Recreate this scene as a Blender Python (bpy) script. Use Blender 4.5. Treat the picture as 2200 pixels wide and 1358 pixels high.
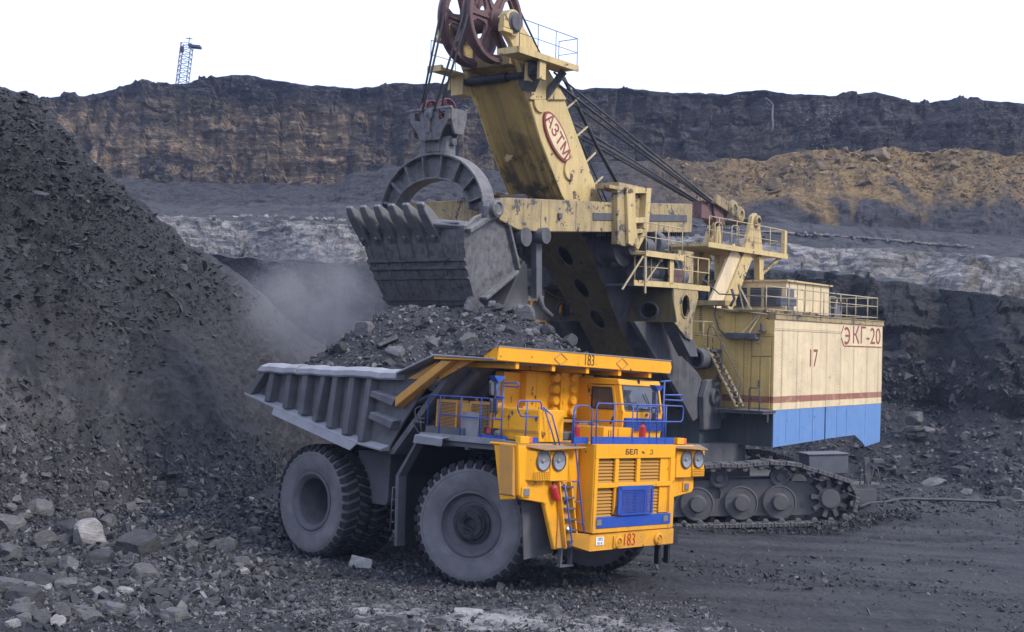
import bpy, bmesh, math, random
import numpy as np
from mathutils import Vector, Matrix, noise as mnoise

# ------------------------------------------------------------------ scene, camera, light
S = bpy.context.scene
for o in list(bpy.data.objects): bpy.data.objects.remove(o)
COL = S.collection
rad = math.radians
CAM_F, CAM_PITCH, CAM_ROLL, CAM_H = 2750.0, rad(3.2), rad(2.95), 4.8
cam = bpy.data.cameras.new('camera'); cam_o = bpy.data.objects.new('camera', cam); COL.objects.link(cam_o)
cam.sensor_fit = 'HORIZONTAL'; cam.sensor_width = 36.0; cam.lens = CAM_F/2200*36; cam.clip_start = .1; cam.clip_end = 4000
cam_o.matrix_world = Matrix.Translation((0, 0, CAM_H)) @ Matrix.Rotation(math.pi/2+CAM_PITCH, 4, 'X') @ Matrix.Rotation(CAM_ROLL, 4, 'Z')
S.camera = cam_o
SUN_DIR = Vector((.80, -.52, .80)).normalized()          # towards the sun
W = bpy.data.worlds.new('World'); S.world = W; W.use_nodes = True
nt = W.node_tree; nt.nodes.clear()
out = nt.nodes.new('ShaderNodeOutputWorld'); bg = nt.nodes.new('ShaderNodeBackground')
sky = nt.nodes.new('ShaderNodeTexSky'); sky.sky_type = 'NISHITA'; sky.sun_disc = False
sky.sun_elevation = math.asin(SUN_DIR.z); sky.sun_rotation = math.atan2(SUN_DIR.x, SUN_DIR.y)
mixn = nt.nodes.new('ShaderNodeMix'); mixn.data_type = 'RGBA'
mixn.inputs[0].default_value = .9                         # overcast: a bright even cloud layer over the clear sky
mixn.inputs[7].default_value = (8.7, 9.9, 13.6, 1)
nt.links.new(sky.outputs[0], mixn.inputs[6]); nt.links.new(mixn.outputs[2], bg.inputs[0])
bg.inputs[1].default_value = .1
nt.links.new(bg.outputs[0], out.inputs[0])
sun = bpy.data.lights.new('sun', 'SUN'); sun.energy = 2.3; sun.angle = rad(14); sun.color = (1, .92, .78)
sun_o = bpy.data.objects.new('sun', sun); COL.objects.link(sun_o)
sun_o.rotation_euler = SUN_DIR.to_track_quat('Z', 'Y').to_euler(); sun_o.location = (40, -20, 60)
S.view_settings.view_transform = 'Standard'; S.view_settings.look = 'None'
S.view_settings.exposure = .45; S.view_settings.gamma = 1; S.view_settings.use_curve_mapping = False
S.cycles.volume_step_rate = 2; S.cycles.volume_max_steps = 128; S.cycles.max_bounces = 6; S.cycles.volume_bounces = 0
S.cycles.use_denoising = True

# ------------------------------------------------------------------ helpers: objects
def link(o, parent=None):
    COL.objects.link(o)
    if parent is not None: o.parent = parent
    return o
def tag(o, label=None, category=None, group=None, kind=None):
    if label: o['label'] = label
    if category: o['category'] = category
    if group: o['group'] = group
    if kind: o['kind'] = kind
    return o
def empty(name, loc=(0, 0, 0), rot=(0, 0, 0), parent=None):
    o = bpy.data.objects.new(name, None); link(o, parent); o.location = loc; o.rotation_euler = rot; o.empty_display_size = .2
    return o
def mesh_np(name, verts, faces, mat, parent=None, smooth=False, quads=None):
    """verts (n,3), faces (m,3) or (m,4) int array"""
    me = bpy.data.meshes.new(name)
    verts = np.asarray(verts, np.float32); faces = np.asarray(faces, np.int32)
    k = faces.shape[1]
    me.vertices.add(len(verts)); me.vertices.foreach_set('co', verts.ravel())
    me.loops.add(faces.size); me.loops.foreach_set('vertex_index', faces.ravel())
    me.polygons.add(len(faces))
    me.polygons.foreach_set('loop_start', np.arange(0, faces.size, k, dtype=np.int32))
    try: me.polygons.foreach_set('loop_total', np.full(len(faces), k, np.int32))
    except Exception: pass
    me.polygons.foreach_set('use_smooth', np.full(len(faces), smooth, bool))
    me.update(calc_edges=True); me.validate()
    if mat: me.materials.append(mat)
    o = bpy.data.objects.new(name, me); link(o, parent)
    return o

def perp(d):
    d = Vector(d).normalized(); a = Vector((0, 0, 1)) if abs(d.z) < .9 else Vector((1, 0, 0))
    x = d.cross(a).normalized(); return x, d.cross(x).normalized()

class MB:
    """collects shapes of ONE part"""
    def __init__(s): s.v = []; s.f = []; s.sm = []
    def add(s, vs, fs, smooth=False):
        n = len(s.v); s.v += [tuple(p) for p in vs]; s.f += [tuple(i+n for i in f) for f in fs]; s.sm += [smooth]*len(fs); return s
    def box(s, x0, x1, y0, y1, z0, z1):
        vs = [(x, y, z) for z in (z0, z1) for y in (y0, y1) for x in (x0, x1)]
        return s.add(vs, [(0, 2, 3, 1), (4, 5, 7, 6), (0, 1, 5, 4), (2, 6, 7, 3), (0, 4, 6, 2), (1, 3, 7, 5)])
    def obox(s, c, size, R):
        vs = [Vector(c)+R @ Vector((x*size[0]/2, y*size[1]/2, z*size[2]/2)) for z in (-1, 1) for y in (-1, 1) for x in (-1, 1)]
        return s.add(vs, [(0, 2, 3, 1), (4, 5, 7, 6), (0, 1, 5, 4), (2, 6, 7, 3), (0, 4, 6, 2), (1, 3, 7, 5)])
    def prism(s, poly, axis, a, b):
        f = {'x': lambda p, t: (t, p[0], p[1]), 'y': lambda p, t: (p[0], t, p[1]), 'z': lambda p, t: (p[0], p[1], t)}[axis]
        n = len(poly); vs = [f(p, a) for p in poly]+[f(p, b) for p in poly]
        return s.add(vs, [tuple(range(n))[::-1], tuple(range(n, 2*n))]+[(i, (i+1) % n, n+(i+1) % n, n+i) for i in range(n)])
    def sheet(s, pts, t):
        """planar 3D polygon thickened by t against its normal"""
        P = [Vector(p) for p in pts]; n = Vector((0, 0, 0))
        for i in range(len(P)): n += P[i].cross(P[(i+1) % len(P)])
        n.normalize(); k = len(P); Q = [p-n*t for p in P]
        return s.add(P+Q, [tuple(range(k)), tuple(range(k, 2*k))[::-1]]+[(i, k+i, k+(i+1) % k, (i+1) % k) for i in range(k)])
    def beam(s, p0, p1, w, h, up=(0, 0, 1)):
        p0, p1 = Vector(p0), Vector(p1); d = (p1-p0).normalized(); x = d.cross(Vector(up))
        if x.length < 1e-4: x = d.cross(Vector((1, 0, 0)))
        x.normalize(); y = x.cross(d).normalized()
        vs = [p+x*a*w/2+y*b*h/2 for p in (p0, p1) for a, b in ((-1, -1), (1, -1), (1, 1), (-1, 1))]
        return s.add(vs, [(0, 1, 2, 3), (7, 6, 5, 4), (0, 4, 5, 1), (1, 5, 6, 2), (2, 6, 7, 3), (3, 7, 4, 0)])
    def tube(s, path, r, n=8, closed=False, caps=True):
        P = [Vector(p) for p in path]; m = len(P); vs = []; x = None
        for i, p in enumerate(P):
            if closed: d = (P[(i+1) % m]-P[i-1])
            else: d = (P[min(i+1, m-1)]-P[max(i-1, 0)])
            d.normalize()
            if x is None: x = perp(d)[0]
            else:
                x = (x-d*x.dot(d))
                x = x.normalized() if x.length > 1e-5 else perp(d)[0]
            y = d.cross(x)
            rr = r[i] if isinstance(r, (list, tuple)) else r
            vs += [p+x*math.cos(a)*rr+y*math.sin(a)*rr for a in [2*math.pi*k/n for k in range(n)]]
        fs = [(i*n+k, i*n+(k+1) % n, ((i+1) % m)*n+(k+1) % n, ((i+1) % m)*n+k) for i in range(m if closed else m-1) for k in range(n)]
        s.add(vs, fs, True)
        if caps and not closed:
            b = len(s.v)-m*n
            s.f += [tuple(b+k for k in range(n))[::-1], tuple(b+(m-1)*n+k for k in range(n))]; s.sm += [False, False]
        return s
    def cyl(s, p0, p1, r, r1=None, n=20, caps=True):
        return s.lathe([(r, 0), (r if r1 is None else r1, 1)], p0, p1, n, caps, smooth=True)
    def lathe(s, prof, p0, p1, n=24, caps=True, smooth=True, unit=True, sharp=()):
        """profile (radius, t) along p0->p1; unit: t in 0..1, else t in metres. each band has its own vertices (sharp rims)"""
        p0, p1 = Vector(p0), Vector(p1); ax = p1-p0; L = ax.length; d = ax.normalized(); x, y = perp(d)
        if unit: prof = [(r, t*L) for r, t in prof]
        ring = lambda r, t: [p0+d*t+(x*math.cos(2*math.pi*k/n)+y*math.sin(2*math.pi*k/n))*r for k in range(n)]
        for (r0, t0), (r1, t1) in zip(prof[:-1], prof[1:]):
            s.add(ring(r0, t0)+ring(r1, t1), [(k, (k+1) % n, n+(k+1) % n, n+k) for k in range(n)], smooth)
        if caps:
            if prof[0][0] > 1e-4: s.add(ring(*prof[0]), [tuple(range(n))[::-1]])
            if prof[-1][0] > 1e-4: s.add(ring(*prof[-1]), [tuple(range(n))])
        return s
    def holed(s, outer, holes, axis, a, b):
        """plate with holes: polygon lists in the plane, extruded a..b along axis"""
        f = {'x': lambda p, t: (t, p[0], p[1]), 'y': lambda p, t: (p[0], t, p[1]), 'z': lambda p, t: (p[0], p[1], t)}[axis]
        bm = bmesh.new(); loops = [outer]+list(holes)
        for lp in loops:
            vv = [bm.verts.new((p[0], p[1], 0)) for p in lp]
            for i in range(len(vv)): bm.edges.new((vv[i], vv[(i+1) % len(vv)]))
        bmesh.ops.triangle_fill(bm, use_beauty=True, use_dissolve=False, edges=bm.edges[:], normal=(0, 0, 1))
        bm.verts.index_update(); vs = [(v.co.x, v.co.y) for v in bm.verts]; fs = [tuple(v.index for v in q.verts) for q in bm.faces]; bm.free()
        n = len(vs)
        s.add([f(p, a) for p in vs]+[f(p, b) for p in vs], [q[::-1] for q in fs]+[tuple(i+n for i in q) for q in fs])
        for lp in loops:
            k = len(lp); s.add([f(p, a) for p in lp]+[f(p, b) for p in lp], [(i, (i+1) % k, k+(i+1) % k, k+i) for i in range(k)])
        return s
    def mirror_y(s, c=0.0):
        """adds a copy mirrored about y=c"""
        n = len(s.v); s.v += [(x, 2*c-y, z) for x, y, z in s.v]; s.f += [tuple(i+n for i in f)[::-1] for f in s.f]; s.sm += s.sm; return s
    def build(s, name, mat, parent=None, bevel=0, seg=1, fix=True):
        me = bpy.data.meshes.new(name); me.from_pydata([tuple(v) for v in s.v], [], s.f)
        me.polygons.foreach_set('use_smooth', s.sm)
        if fix:
            bm = bmesh.new(); bm.from_mesh(me); bmesh.ops.remove_doubles(bm, verts=bm.verts[:], dist=1e-5) if not any(s.sm) else None
            bmesh.ops.recalc_face_normals(bm, faces=bm.faces[:]); bm.to_mesh(me); bm.free()
        for m in (mat if isinstance(mat, (list, tuple)) else [mat]): me.materials.append(m)
        o = bpy.data.objects.new(name, me); link(o, parent)
        if bevel:
            md = o.modifiers.new('bevel', 'BEVEL'); md.width = bevel; md.segments = seg; md.limit_method = 'ANGLE'; md.angle_limit = rad(40)
        return o
def copy_obj(o, parent, loc=None, rot=None):
    c = o.copy(); COL.objects.link(c); c.parent = parent
    if loc is not None: c.location = loc
    if rot is not None: c.rotation_euler = rot
    return c
def arc(c, r, a0, a1, n):
    return [(c[0]+r*math.cos(rad(a0+(a1-a0)*i/n)), c[1]+r*math.sin(rad(a0+(a1-a0)*i/n))) for i in range(n+1)]
def ell(cx, cy, rx, ry, n=20, rot=0):
    c, s_ = math.cos(rot), math.sin(rot); P = []
    for i in range(n):
        a = 2*math.pi*i/n; x, y = rx*math.cos(a), ry*math.sin(a); P.append((cx+x*c-y*s_, cy+x*s_+y*c))
    return P
def text_mesh(txt, size, depth, sx=1.0, bold=0.0):
    cu = bpy.data.curves.new('lettering', 'FONT'); cu.body = txt; cu.size = size; cu.align_x = 'CENTER'; cu.align_y = 'CENTER'
    cu.extrude = depth; cu.offset = bold; cu.resolution_u = 3
    tmp = bpy.data.objects.new('lettering', cu); COL.objects.link(tmp); bpy.context.view_layer.update()
    me = bpy.data.meshes.new_from_object(tmp.evaluated_get(bpy.context.evaluated_depsgraph_get()))
    bpy.data.objects.remove(tmp); bpy.data.curves.remove(cu)
    for v in me.vertices: v.co.x *= sx
    return me
def lettering(name, txt, size, mat, parent, loc, xdir, ydir, depth=.006, sx=1.0, bold=0.0):
    me = text_mesh(txt, size, depth, sx, bold); me.materials.append(mat)
    o = bpy.data.objects.new(name, me); link(o, parent)
    x = Vector(xdir).normalized(); y = Vector(ydir); y = (y-x*y.dot(x)).normalized(); z = x.cross(y)
    o.matrix_local = Matrix.Translation(loc) @ Matrix((x, y, z)).transposed().to_4x4()
    return o

# ------------------------------------------------------------------ helpers: materials
class NT:
    def __init__(s, name):
        s.m = bpy.data.materials.new(name); s.m.use_nodes = True; s.t = s.m.node_tree
        s.b = s.t.nodes['Principled BSDF']; s.co = None
    def n(s, typ, **kw):
        x = s.t.nodes.new('ShaderNode'+typ)
        for k, v in kw.items(): setattr(x, k, v)
        return x
    def l(s, a, b): s.t.links.new(a, b)
    def coord(s, scale=(1, 1, 1), rot=(0, 0, 0), world=False):
        mp = s.n('Mapping'); mp.inputs['Scale'].default_value = scale; mp.inputs['Rotation'].default_value = rot
        if world: s.l(s.n('NewGeometry').outputs['Position'], mp.inputs[0])
        else: s.l(s.n('TexCoord').outputs['Object'], mp.inputs[0])
        return mp.outputs[0]
    def noise(s, scale, detail=4, rough=.55, co=None, dist=0):
        x = s.n('TexNoise'); x.inputs['Scale'].default_value = scale; x.inputs['Detail'].default_value = detail
        x.inputs['Roughness'].default_value = rough; x.inputs['Distortion'].default_value = dist
        if co is not None: s.l(co, x.inputs['Vector'])
        return x.outputs['Fac']
    def voro(s, scale, co=None, feature='F1', out='Distance', rnd=1):
        x = s.n('TexVoronoi'); x.feature = feature; x.inputs['Scale'].default_value = scale; x.inputs['Randomness'].default_value = rnd
        if co is not None: s.l(co, x.inputs['Vector'])
        return x.outputs[out]
    def ramp(s, fac, stops, interp='LINEAR'):
        x = s.n('ValToRGB'); cr = x.color_ramp; cr.interpolation = interp
        while len(cr.elements) < len(stops): cr.elements.new(.5)
        for e, (p, c) in zip(cr.elements, stops):
            e.position = p; e.color = (c, c, c, 1) if isinstance(c, (int, float)) else (*c, 1)
        s.l(fac, x.inputs[0]); return x.outputs[0]
    def math(s, op, a, b=None, clamp=False):
        x = s.n('Math', operation=op, use_clamp=clamp)
        for i, v in enumerate((a, b)):
            if v is None: continue
            if isinstance(v, (int, float)): x.inputs[i].default_value = v
            else: s.l(v, x.inputs[i])
        return x.outputs[0]
    def mix(s, fac, a, b, mode='MIX'):
        x = s.n('Mix', data_type='RGBA', blend_type=mode)
        for i, v in ((0, fac), (6, a), (7, b)):
            if isinstance(v, (int, float)): x.inputs[i].default_value = v if i == 0 else (v, v, v, 1)
            elif isinstance(v, tuple): x.inputs[i].default_value = (*v, 1)
            else: s.l(v, x.inputs[i])
        return x.outputs[2]
    def bump(s, h, strength=.3, dist=.05, normal=None):
        x = s.n('Bump'); x.inputs['Strength'].default_value = strength; x.inputs['Distance'].default_value = dist
        s.l(h, x.inputs['Height'])
        if normal is not None: s.l(normal, x.inputs['Normal'])
        return x.outputs[0]
    def up(s):
        """0..1 how far the surface faces up (dust settles there)"""
        x = s.n('SeparateXYZ'); s.l(s.n('NewGeometry').outputs['Normal'], x.inputs[0])
        return s.math('MAXIMUM', x.outputs[2], 0.0)
    def sep(s, world=False):
        x = s.n('SeparateXYZ')
        s.l(s.n('NewGeometry').outputs['Position'] if world else s.n('TexCoord').outputs['Object'], x.inputs[0]); return x.outputs
    def set(s, **kw):
        for k, v in kw.items():
            i = s.b.inputs[k.replace('_', ' ')]
            if isinstance(v, (int, float)): i.default_value = v
            elif isinstance(v, tuple): i.default_value = (*v, 1) if len(v) == 3 else v
            else: s.l(v, i)
        return s
DUST = (.135, .135, .15)
def paint(name, col, dust=.35, top=.6, rough=.42, var=.12, chips=0.0, chipcol=(.10, .035, .02), streak=.0, soot=0.0, dustcol=DUST, scale=1.0, metal=0.0, mud=0.0, spec=.4):
    """weathered paint: colour variation, dust that settles on upward faces, chips down to primer, streaks, soot"""
    k = NT(name); co = k.coord()
    c = k.mix(k.math('MULTIPLY', k.noise(1.3*scale, 5, .6, co), 1.0), tuple(x*(1-var) for x in col), tuple(min(1, x*(1+var)) for x in col))
    if streak:
        sc = k.coord((2.5*scale, 2.5*scale, .12*scale))
        f = k.ramp(k.noise(2.2, 5, .65, sc), [(.47, 0), (.75, 1)])
        c = k.mix(k.math('MULTIPLY', f, streak), c, tuple(x*.28 for x in col))
    if soot:
        f = k.ramp(k.noise(.55*scale, 6, .65, co, .6), [(.5-.4*soot, 0), (.72-.3*soot, 1)])
        c = k.mix(k.math('MULTIPLY', f, min(1, .55+.4*soot)), c, (.022, .02, .019))
    if chips:
        f = k.ramp(k.noise(2.1*scale, 7, .72, co, .3), [(.66-chips*.16, 0), (.675-chips*.16, 1)])
        c = k.mix(f, c, chipcol)
        f2 = k.ramp(k.noise(9*scale, 4, .7, co), [(.70-chips*.1, 0), (.72-chips*.1, 1)]); c = k.mix(f2, c, tuple(x*.5 for x in chipcol))
    dn = k.ramp(k.noise(2.6*scale, 6, .6, co), [(.3, 0), (.78, 1)])
    d = k.math('MULTIPLY', dn, dust)
    d = k.math('ADD', d, k.math('MULTIPLY', k.up(), top), True)
    c = k.mix(d, c, dustcol)
    if mud:                                                # thrown mud and dust, thickest near the ground
        mz = k.math('DIVIDE', k.math('SUBTRACT', 3.1, k.sep()[2]), 2.6)
        mz = k.math('ADD', mz, k.math('MULTIPLY', k.math('SUBTRACT', k.noise(1.7, 7, .7, co, .4), .5), 1.7))
        mf = k.ramp(mz, [(.28, 0), (.95, 1)]); c = k.mix(k.math('MULTIPLY', mf, mud), c, (.125, .105, .085)); d = k.math('MAXIMUM', d, mf)
        run = k.ramp(k.noise(1.5, 6, .7, k.coord((3, 3, .15))), [(.56, 0), (.72, 1)]); c = k.mix(k.math('MULTIPLY', run, mud*.6), c, (.16, .085, .03))
    r = k.math('ADD', k.math('MULTIPLY', d, .4), rough, True)
    b = k.bump(k.noise(14*scale, 4, .6, co), .12, .02)
    k.set(Base_Color=c, Roughness=r, Metallic=metal, Normal=b, Specular_IOR_Level=spec)
    return k.m
def plain(name, col, rough=.6, metal=0.0, var=.15, dust=.2, top=.3):
    return paint(name, col, dust, top, rough, var, metal=metal)
# ------------------------------------------------------------------ numpy noise
RS = np.random.RandomState(7)
PERM = RS.permutation(65536).astype(np.int64); RND = RS.rand(65536)
def hsh(i, j, k=0):
    i = np.asarray(i, np.int64); j = np.asarray(j, np.int64); k = np.asarray(k, np.int64)
    return RND[(PERM[(PERM[(PERM[i & 65535]+j) & 65535]+k) & 65535])]
def vnoise(x, y, z):
    xi, yi, zi = np.floor(x), np.floor(y), np.floor(z); fx, fy, fz = x-xi, y-yi, z-zi
    u, v, w = [t*t*(3-2*t) for t in (fx, fy, fz)]
    xi, yi, zi = xi.astype(np.int64), yi.astype(np.int64), zi.astype(np.int64)
    L = lambda a, b, t: a+(b-a)*t
    return L(L(L(hsh(xi, yi, zi), hsh(xi+1, yi, zi), u), L(hsh(xi, yi+1, zi), hsh(xi+1, yi+1, zi), u), v),
             L(L(hsh(xi, yi, zi+1), hsh(xi+1, yi, zi+1), u), L(hsh(xi, yi+1, zi+1), hsh(xi+1, yi+1, zi+1), u), v), w)*2-1
def fbm(x, y, z=0.0, oct=5, gain=.5):
    z = np.zeros_like(x)+z; s = 0; a = 1; f = 1
    for o in range(oct): s = s+a*vnoise(x*f+17.3*o, y*f+5.1*o, z*f+9.7*o); a *= gain; f *= 2.03
    return s
def cellstep(u, v):
    """blocky rock: random constant per irregular brick cell"""
    row = np.floor(v); off = hsh(row.astype(np.int64), 11)*7.0; wid = .6+hsh(row.astype(np.int64), 23)*1.2
    return hsh(np.floor(u*wid+off).astype(np.int64), row.astype(np.int64), 3)*2-1
def smooth(a, b, x):
    t = np.clip((x-a)/(b-a), 0, 1); return t*t*(3-2*t)

# ------------------------------------------------------------------ places along a line of sight (used to survey the walls)
_cr, _sr, _cp, _sp = math.cos(CAM_ROLL), math.sin(CAM_ROLL), math.cos(CAM_PITCH), math.sin(CAM_PITCH)
def at(px, py, Y):
    x = np.asarray(px, float)-1100; y = np.asarray(py, float)-679
    a = x*_cr+y*_sr; b = -x*_sr+y*_cr
    dx, dy, dz = a/CAM_F, _cp+b/CAM_F*_sp, _sp-b/CAM_F*_cp
    return np.stack([dx/dy*Y, np.zeros_like(dx)+Y, CAM_H+dz/dy*Y], -1)
def at_z(px, Y, z):
    py = np.full(np.shape(px), 900.0)
    for i in range(12):
        p = at(px, py, Y); py = py+(p[..., 2]-z)*CAM_F/Y
    return at(px, py, Y)
def curve(keys, xs):
    k = np.array(keys, float); return np.interp(xs, k[:, 0], k[:, 1])

# ------------------------------------------------------------------ rock materials
def rock_mat(name, base, alt, contrast=.5, scale=1.0, rough=.75, strata=0.0, bump=.6, crack=0.0, tint=None, spec=.4):
    k = NT(name); co = k.coord(world=True); st = k.coord((.35, .35, 3.2), world=True)
    n1 = k.noise(.23*scale, 6, .62, co); n2 = k.noise(1.7*scale, 6, .65, co)
    f = k.ramp(k.math('ADD', k.math('MULTIPLY', n1, .55), k.math('MULTIPLY', n2, .45)), [(.5-.24*contrast, 0), (.5+.2*contrast, 1)])
    if strata:
        sn = k.ramp(k.noise(.55*scale, 5, .6, st, .25), [(.40, 0), (.62, 1)])
        f = k.mix(strata, f, sn)
    c = k.mix(f, base, alt)
    if tint:
        tf = k.ramp(k.noise(.09*scale, 5, .6, co), [(.52, 0), (.66, 1)]); c = k.mix(k.math('MULTIPLY', tf, tint[1]), c, tint[0])
    h = k.math('ADD', k.math('MULTIPLY', k.noise(2.6*scale, 8, .7, co), 1.0), k.math('MULTIPLY', k.voro(1.5*scale, co), .5))
    if crack:
        v = k.ramp(k.voro(.8*scale, k.coord((1, 1, 1.6), world=True), 'DISTANCE_TO_EDGE'), [(.0, 0), (.06, 1)])
        c = k.mix(k.math('MULTIPLY', k.math('SUBTRACT', 1.0, v), crack), c, tuple(x*.3 for x in base)); h = k.math('ADD', h, k.math('MULTIPLY', v, .3))
    k.set(Base_Color=c, Roughness=rough, Specular_IOR_Level=spec, Normal=k.bump(h, bump, .25/scale)); return k.m
M = {}
def slope_mat():
    k = NT('dark shale'); co = k.coord(world=True); p = k.sep(True)
    n = k.math('ADD', k.math('MULTIPLY', k.noise(.28, 6, .62, co), .5), k.math('MULTIPLY', k.noise(2.2, 6, .66, co), .5))
    c = k.mix(k.ramp(n, [(.34, 0), (.64, 1)]), (.015, .015, .018), (.048, .047, .053))
    run = k.ramp(k.noise(.7, 6, .66, k.coord((1.4, 1.4, .13), (0, rad(-35), 0), world=True), .4), [(.42, 0), (.64, 1)]); c = k.mix(k.math('MULTIPLY', run, .45), c, (.066, .064, .070))
    # a pocket of pale weathered stone low on the left
    dx = k.math('DIVIDE', k.math('ADD', p[0], 16.5), 3.2); dz = k.math('DIVIDE', k.math('SUBTRACT', p[2], 3.2), 2.0)
    g = k.math('SUBTRACT', 1.0, k.math('SQRT', k.math('ADD', k.math('MULTIPLY', dx, dx), k.math('MULTIPLY', dz, dz))))
    g = k.math('ADD', g, k.math('MULTIPLY', k.math('SUBTRACT', k.noise(.7, 7, .7, co), .5), 2.2))
    c = k.mix(k.math('MULTIPLY', k.ramp(g, [(.1, 0), (.8, 1)]), .8), c, (.17, .158, .15))
    h = k.math('ADD', k.noise(2.6, 9, .74, co), k.math('MULTIPLY', k.voro(2.4, co), .5))
    k.set(Base_Color=c, Roughness=.72, Specular_IOR_Level=.4, Normal=k.bump(h, 1.0, .2)); return k.m
def limestone_mat():
    k = NT('pale limestone'); co = k.coord(world=True); st = k.coord((.5, .5, 1.6), (0, .12, 0), world=True)
    c = k.mix(k.ramp(k.noise(1.1, 7, .68, st, .4), [(.34, 0), (.64, 1)]), (.10, .097, .098), (.37, .35, .335))
    dk = k.ramp(k.noise(.30, 6, .7, co, .5), [(.53, 0), (.66, 1)]); c = k.mix(k.math('MULTIPLY', dk, .8), c, (.035, .034, .038))
    ck = k.ramp(k.noise(1.9, 6, .72, co, 1.2), [(.47, 0), (.50, 1), (.53, 0)]); c = k.mix(k.math('MULTIPLY', ck, .7), c, (.03, .03, .034))
    tn = k.ramp(k.noise(.16, 4, .6, k.coord((1, 1, .25), world=True)), [(.66, 0), (.70, 1)]); c = k.mix(k.math('MULTIPLY', tn, .35), c, (.20, .155, .075))
    h = k.math('ADD', k.noise(2.4, 8, .72, st), k.math('MULTIPLY', k.noise(.9, 6, .7, co, 1.0), 1.2))
    k.set(Base_Color=c, Roughness=.85, Specular_IOR_Level=.3, Normal=k.bump(h, 1.0, .3)); return k.m
M['coal'] = rock_mat('coal', (.0055, .0058, .007), (.024, .024, .0275), .9, 1.0, .55, .6, 1.0)
M['coal_rubble'] = rock_mat('coal rubble', (.018, .018, .021), (.050, .048, .053), .8, 1.4, .68, 0, .9)
M['limestone'] = limestone_mat()
M['spoil'] = rock_mat('ochre spoil', (.105, .072, .042), (.21, .145, .08), .8, 1.3, .85, 0, .8, 0, ((.05, .048, .05), .75))
M['overburden'] = rock_mat('dark overburden', (.022, .021, .025), (.060, .056, .059), .8, .7, .8, .5, .9)
M['slope'] = slope_mat()
M['far'] = rock_mat('far rock', (.036, .034, .039), (.085, .078, .080), .8, .7, .8, .5, .9)

def highwall_mat():
    k = NT('layered highwall'); co = k.coord(world=True); st = k.coord((.22, .22, 1.7), world=True)
    dark = k.mix(k.ramp(k.noise(.5, 6, .65, st, .3), [(.36, 0), (.66, 1)]), (.024, .024, .029), (.078, .073, .078))
    dark = k.mix(k.ramp(k.noise(.35, 7, .7, co), [(.60, 0), (.68, 1)]), dark, (.17, .155, .15))
    tan = k.mix(k.ramp(k.noise(.45, 6, .65, st, .5), [(.38, 0), (.60, 1)]), (.11, .083, .066), (.38, .275, .17))
    ln = k.ramp(k.noise(1.0, 5, .62, k.coord((.10, .10, 3.4), (0, .02, 0), world=True), .25), [(.455, 0), (.485, 1), (.515, 0)])
    dark = k.mix(k.math('MULTIPLY', ln, .75), dark, (.012, .012, .015)); tan = k.mix(k.math('MULTIPLY', ln, .7), tan, (.028, .024, .022))
    lt = k.ramp(k.noise(.8, 6, .68, k.coord((.22, .22, 2.2), world=True), .3), [(.60, 0), (.70, 1)]); dark = k.mix(k.math('MULTIPLY', lt, .5), dark, (.15, .14, .14))
    jt = k.ramp(k.noise(.33, 5, .6, k.coord((1.6, 1.6, .12), world=True), .5), [(.40, 0), (.52, 1)])
    tan = k.mix(jt, (.05, .042, .04), tan)
    p = k.sep(True)
    edge = k.math('ADD', p[2], k.math('MULTIPLY', k.math('SUBTRACT', k.noise(.08, 5, .6, co), .5), 10.0))
    zt = k.ramp(k.math('DIVIDE', k.math('SUBTRACT', edge, 33.0), 16.0), [(0.0, 1), (.50, 1), (.66, 0), (1, 0)])
    xr = k.ramp(k.math('DIVIDE', k.math('ADD', p[0], 70.0), 110.0), [(.0, .9), (.42, .9), (.75, .3), (1.0, .06)])
    pat = k.ramp(k.noise(.06, 5, .62, co), [(.36, .3), (.56, 1)])
    c = k.mix(k.math('MULTIPLY', k.math('MULTIPLY', zt, xr), pat), dark, tan)
    h = k.math('ADD', k.noise(1.4, 8, .7, co), k.math('MULTIPLY', k.noise(.8, 6, .7, st), .9))
    k.set(Base_Color=c, Roughness=.85, Specular_IOR_Level=.3, Normal=k.bump(h, .9, .5)); return k.m
M['highwall'] = highwall_mat()
def spoil_mat():
    k = NT('ochre spoil bank'); co = k.coord(world=True)
    och = k.mix(k.ramp(k.noise(1.1, 7, .68, co), [(.36, 0), (.66, 1)]), (.085, .057, .026), (.25, .165, .068))
    drk = k.mix(k.ramp(k.noise(.9, 6, .65, co), [(.38, 0), (.64, 1)]), (.018, .0175, .021), (.050, .047, .050))
    p = k.sep(True)
    # ochre spills down in tongues from the crest, dark shale shows lower and to the left
    tong = k.noise(.16, 4, .6, k.coord((1, .4, .35), rot=(0, rad(-18), 0), world=True), .8)
    lvl = k.math('ADD', k.math('DIVIDE', k.math('SUBTRACT', p[2], 22.0), 12.0), k.math('MULTIPLY', k.math('SUBTRACT', tong, .5), 2.0))
    side = k.ramp(k.math('DIVIDE', k.math('ADD', p[0], -2.0), 30.0), [(.25, 0), (.52, .35), (.80, .95), (1, 1)])
    f = k.math('MULTIPLY', k.ramp(lvl, [(.18, 0), (.48, 1)]), side)
    c = k.mix(f, drk, och)
    h = k.math('ADD', k.noise(1.6, 8, .7, co), k.math('MULTIPLY', k.voro(.9, co), .6))
    k.set(Base_Color=c, Roughness=.88, Specular_IOR_Level=.3, Normal=k.bump(h, .8, .35)); return k.m
M['spoilbank'] = spoil_mat()
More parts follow.
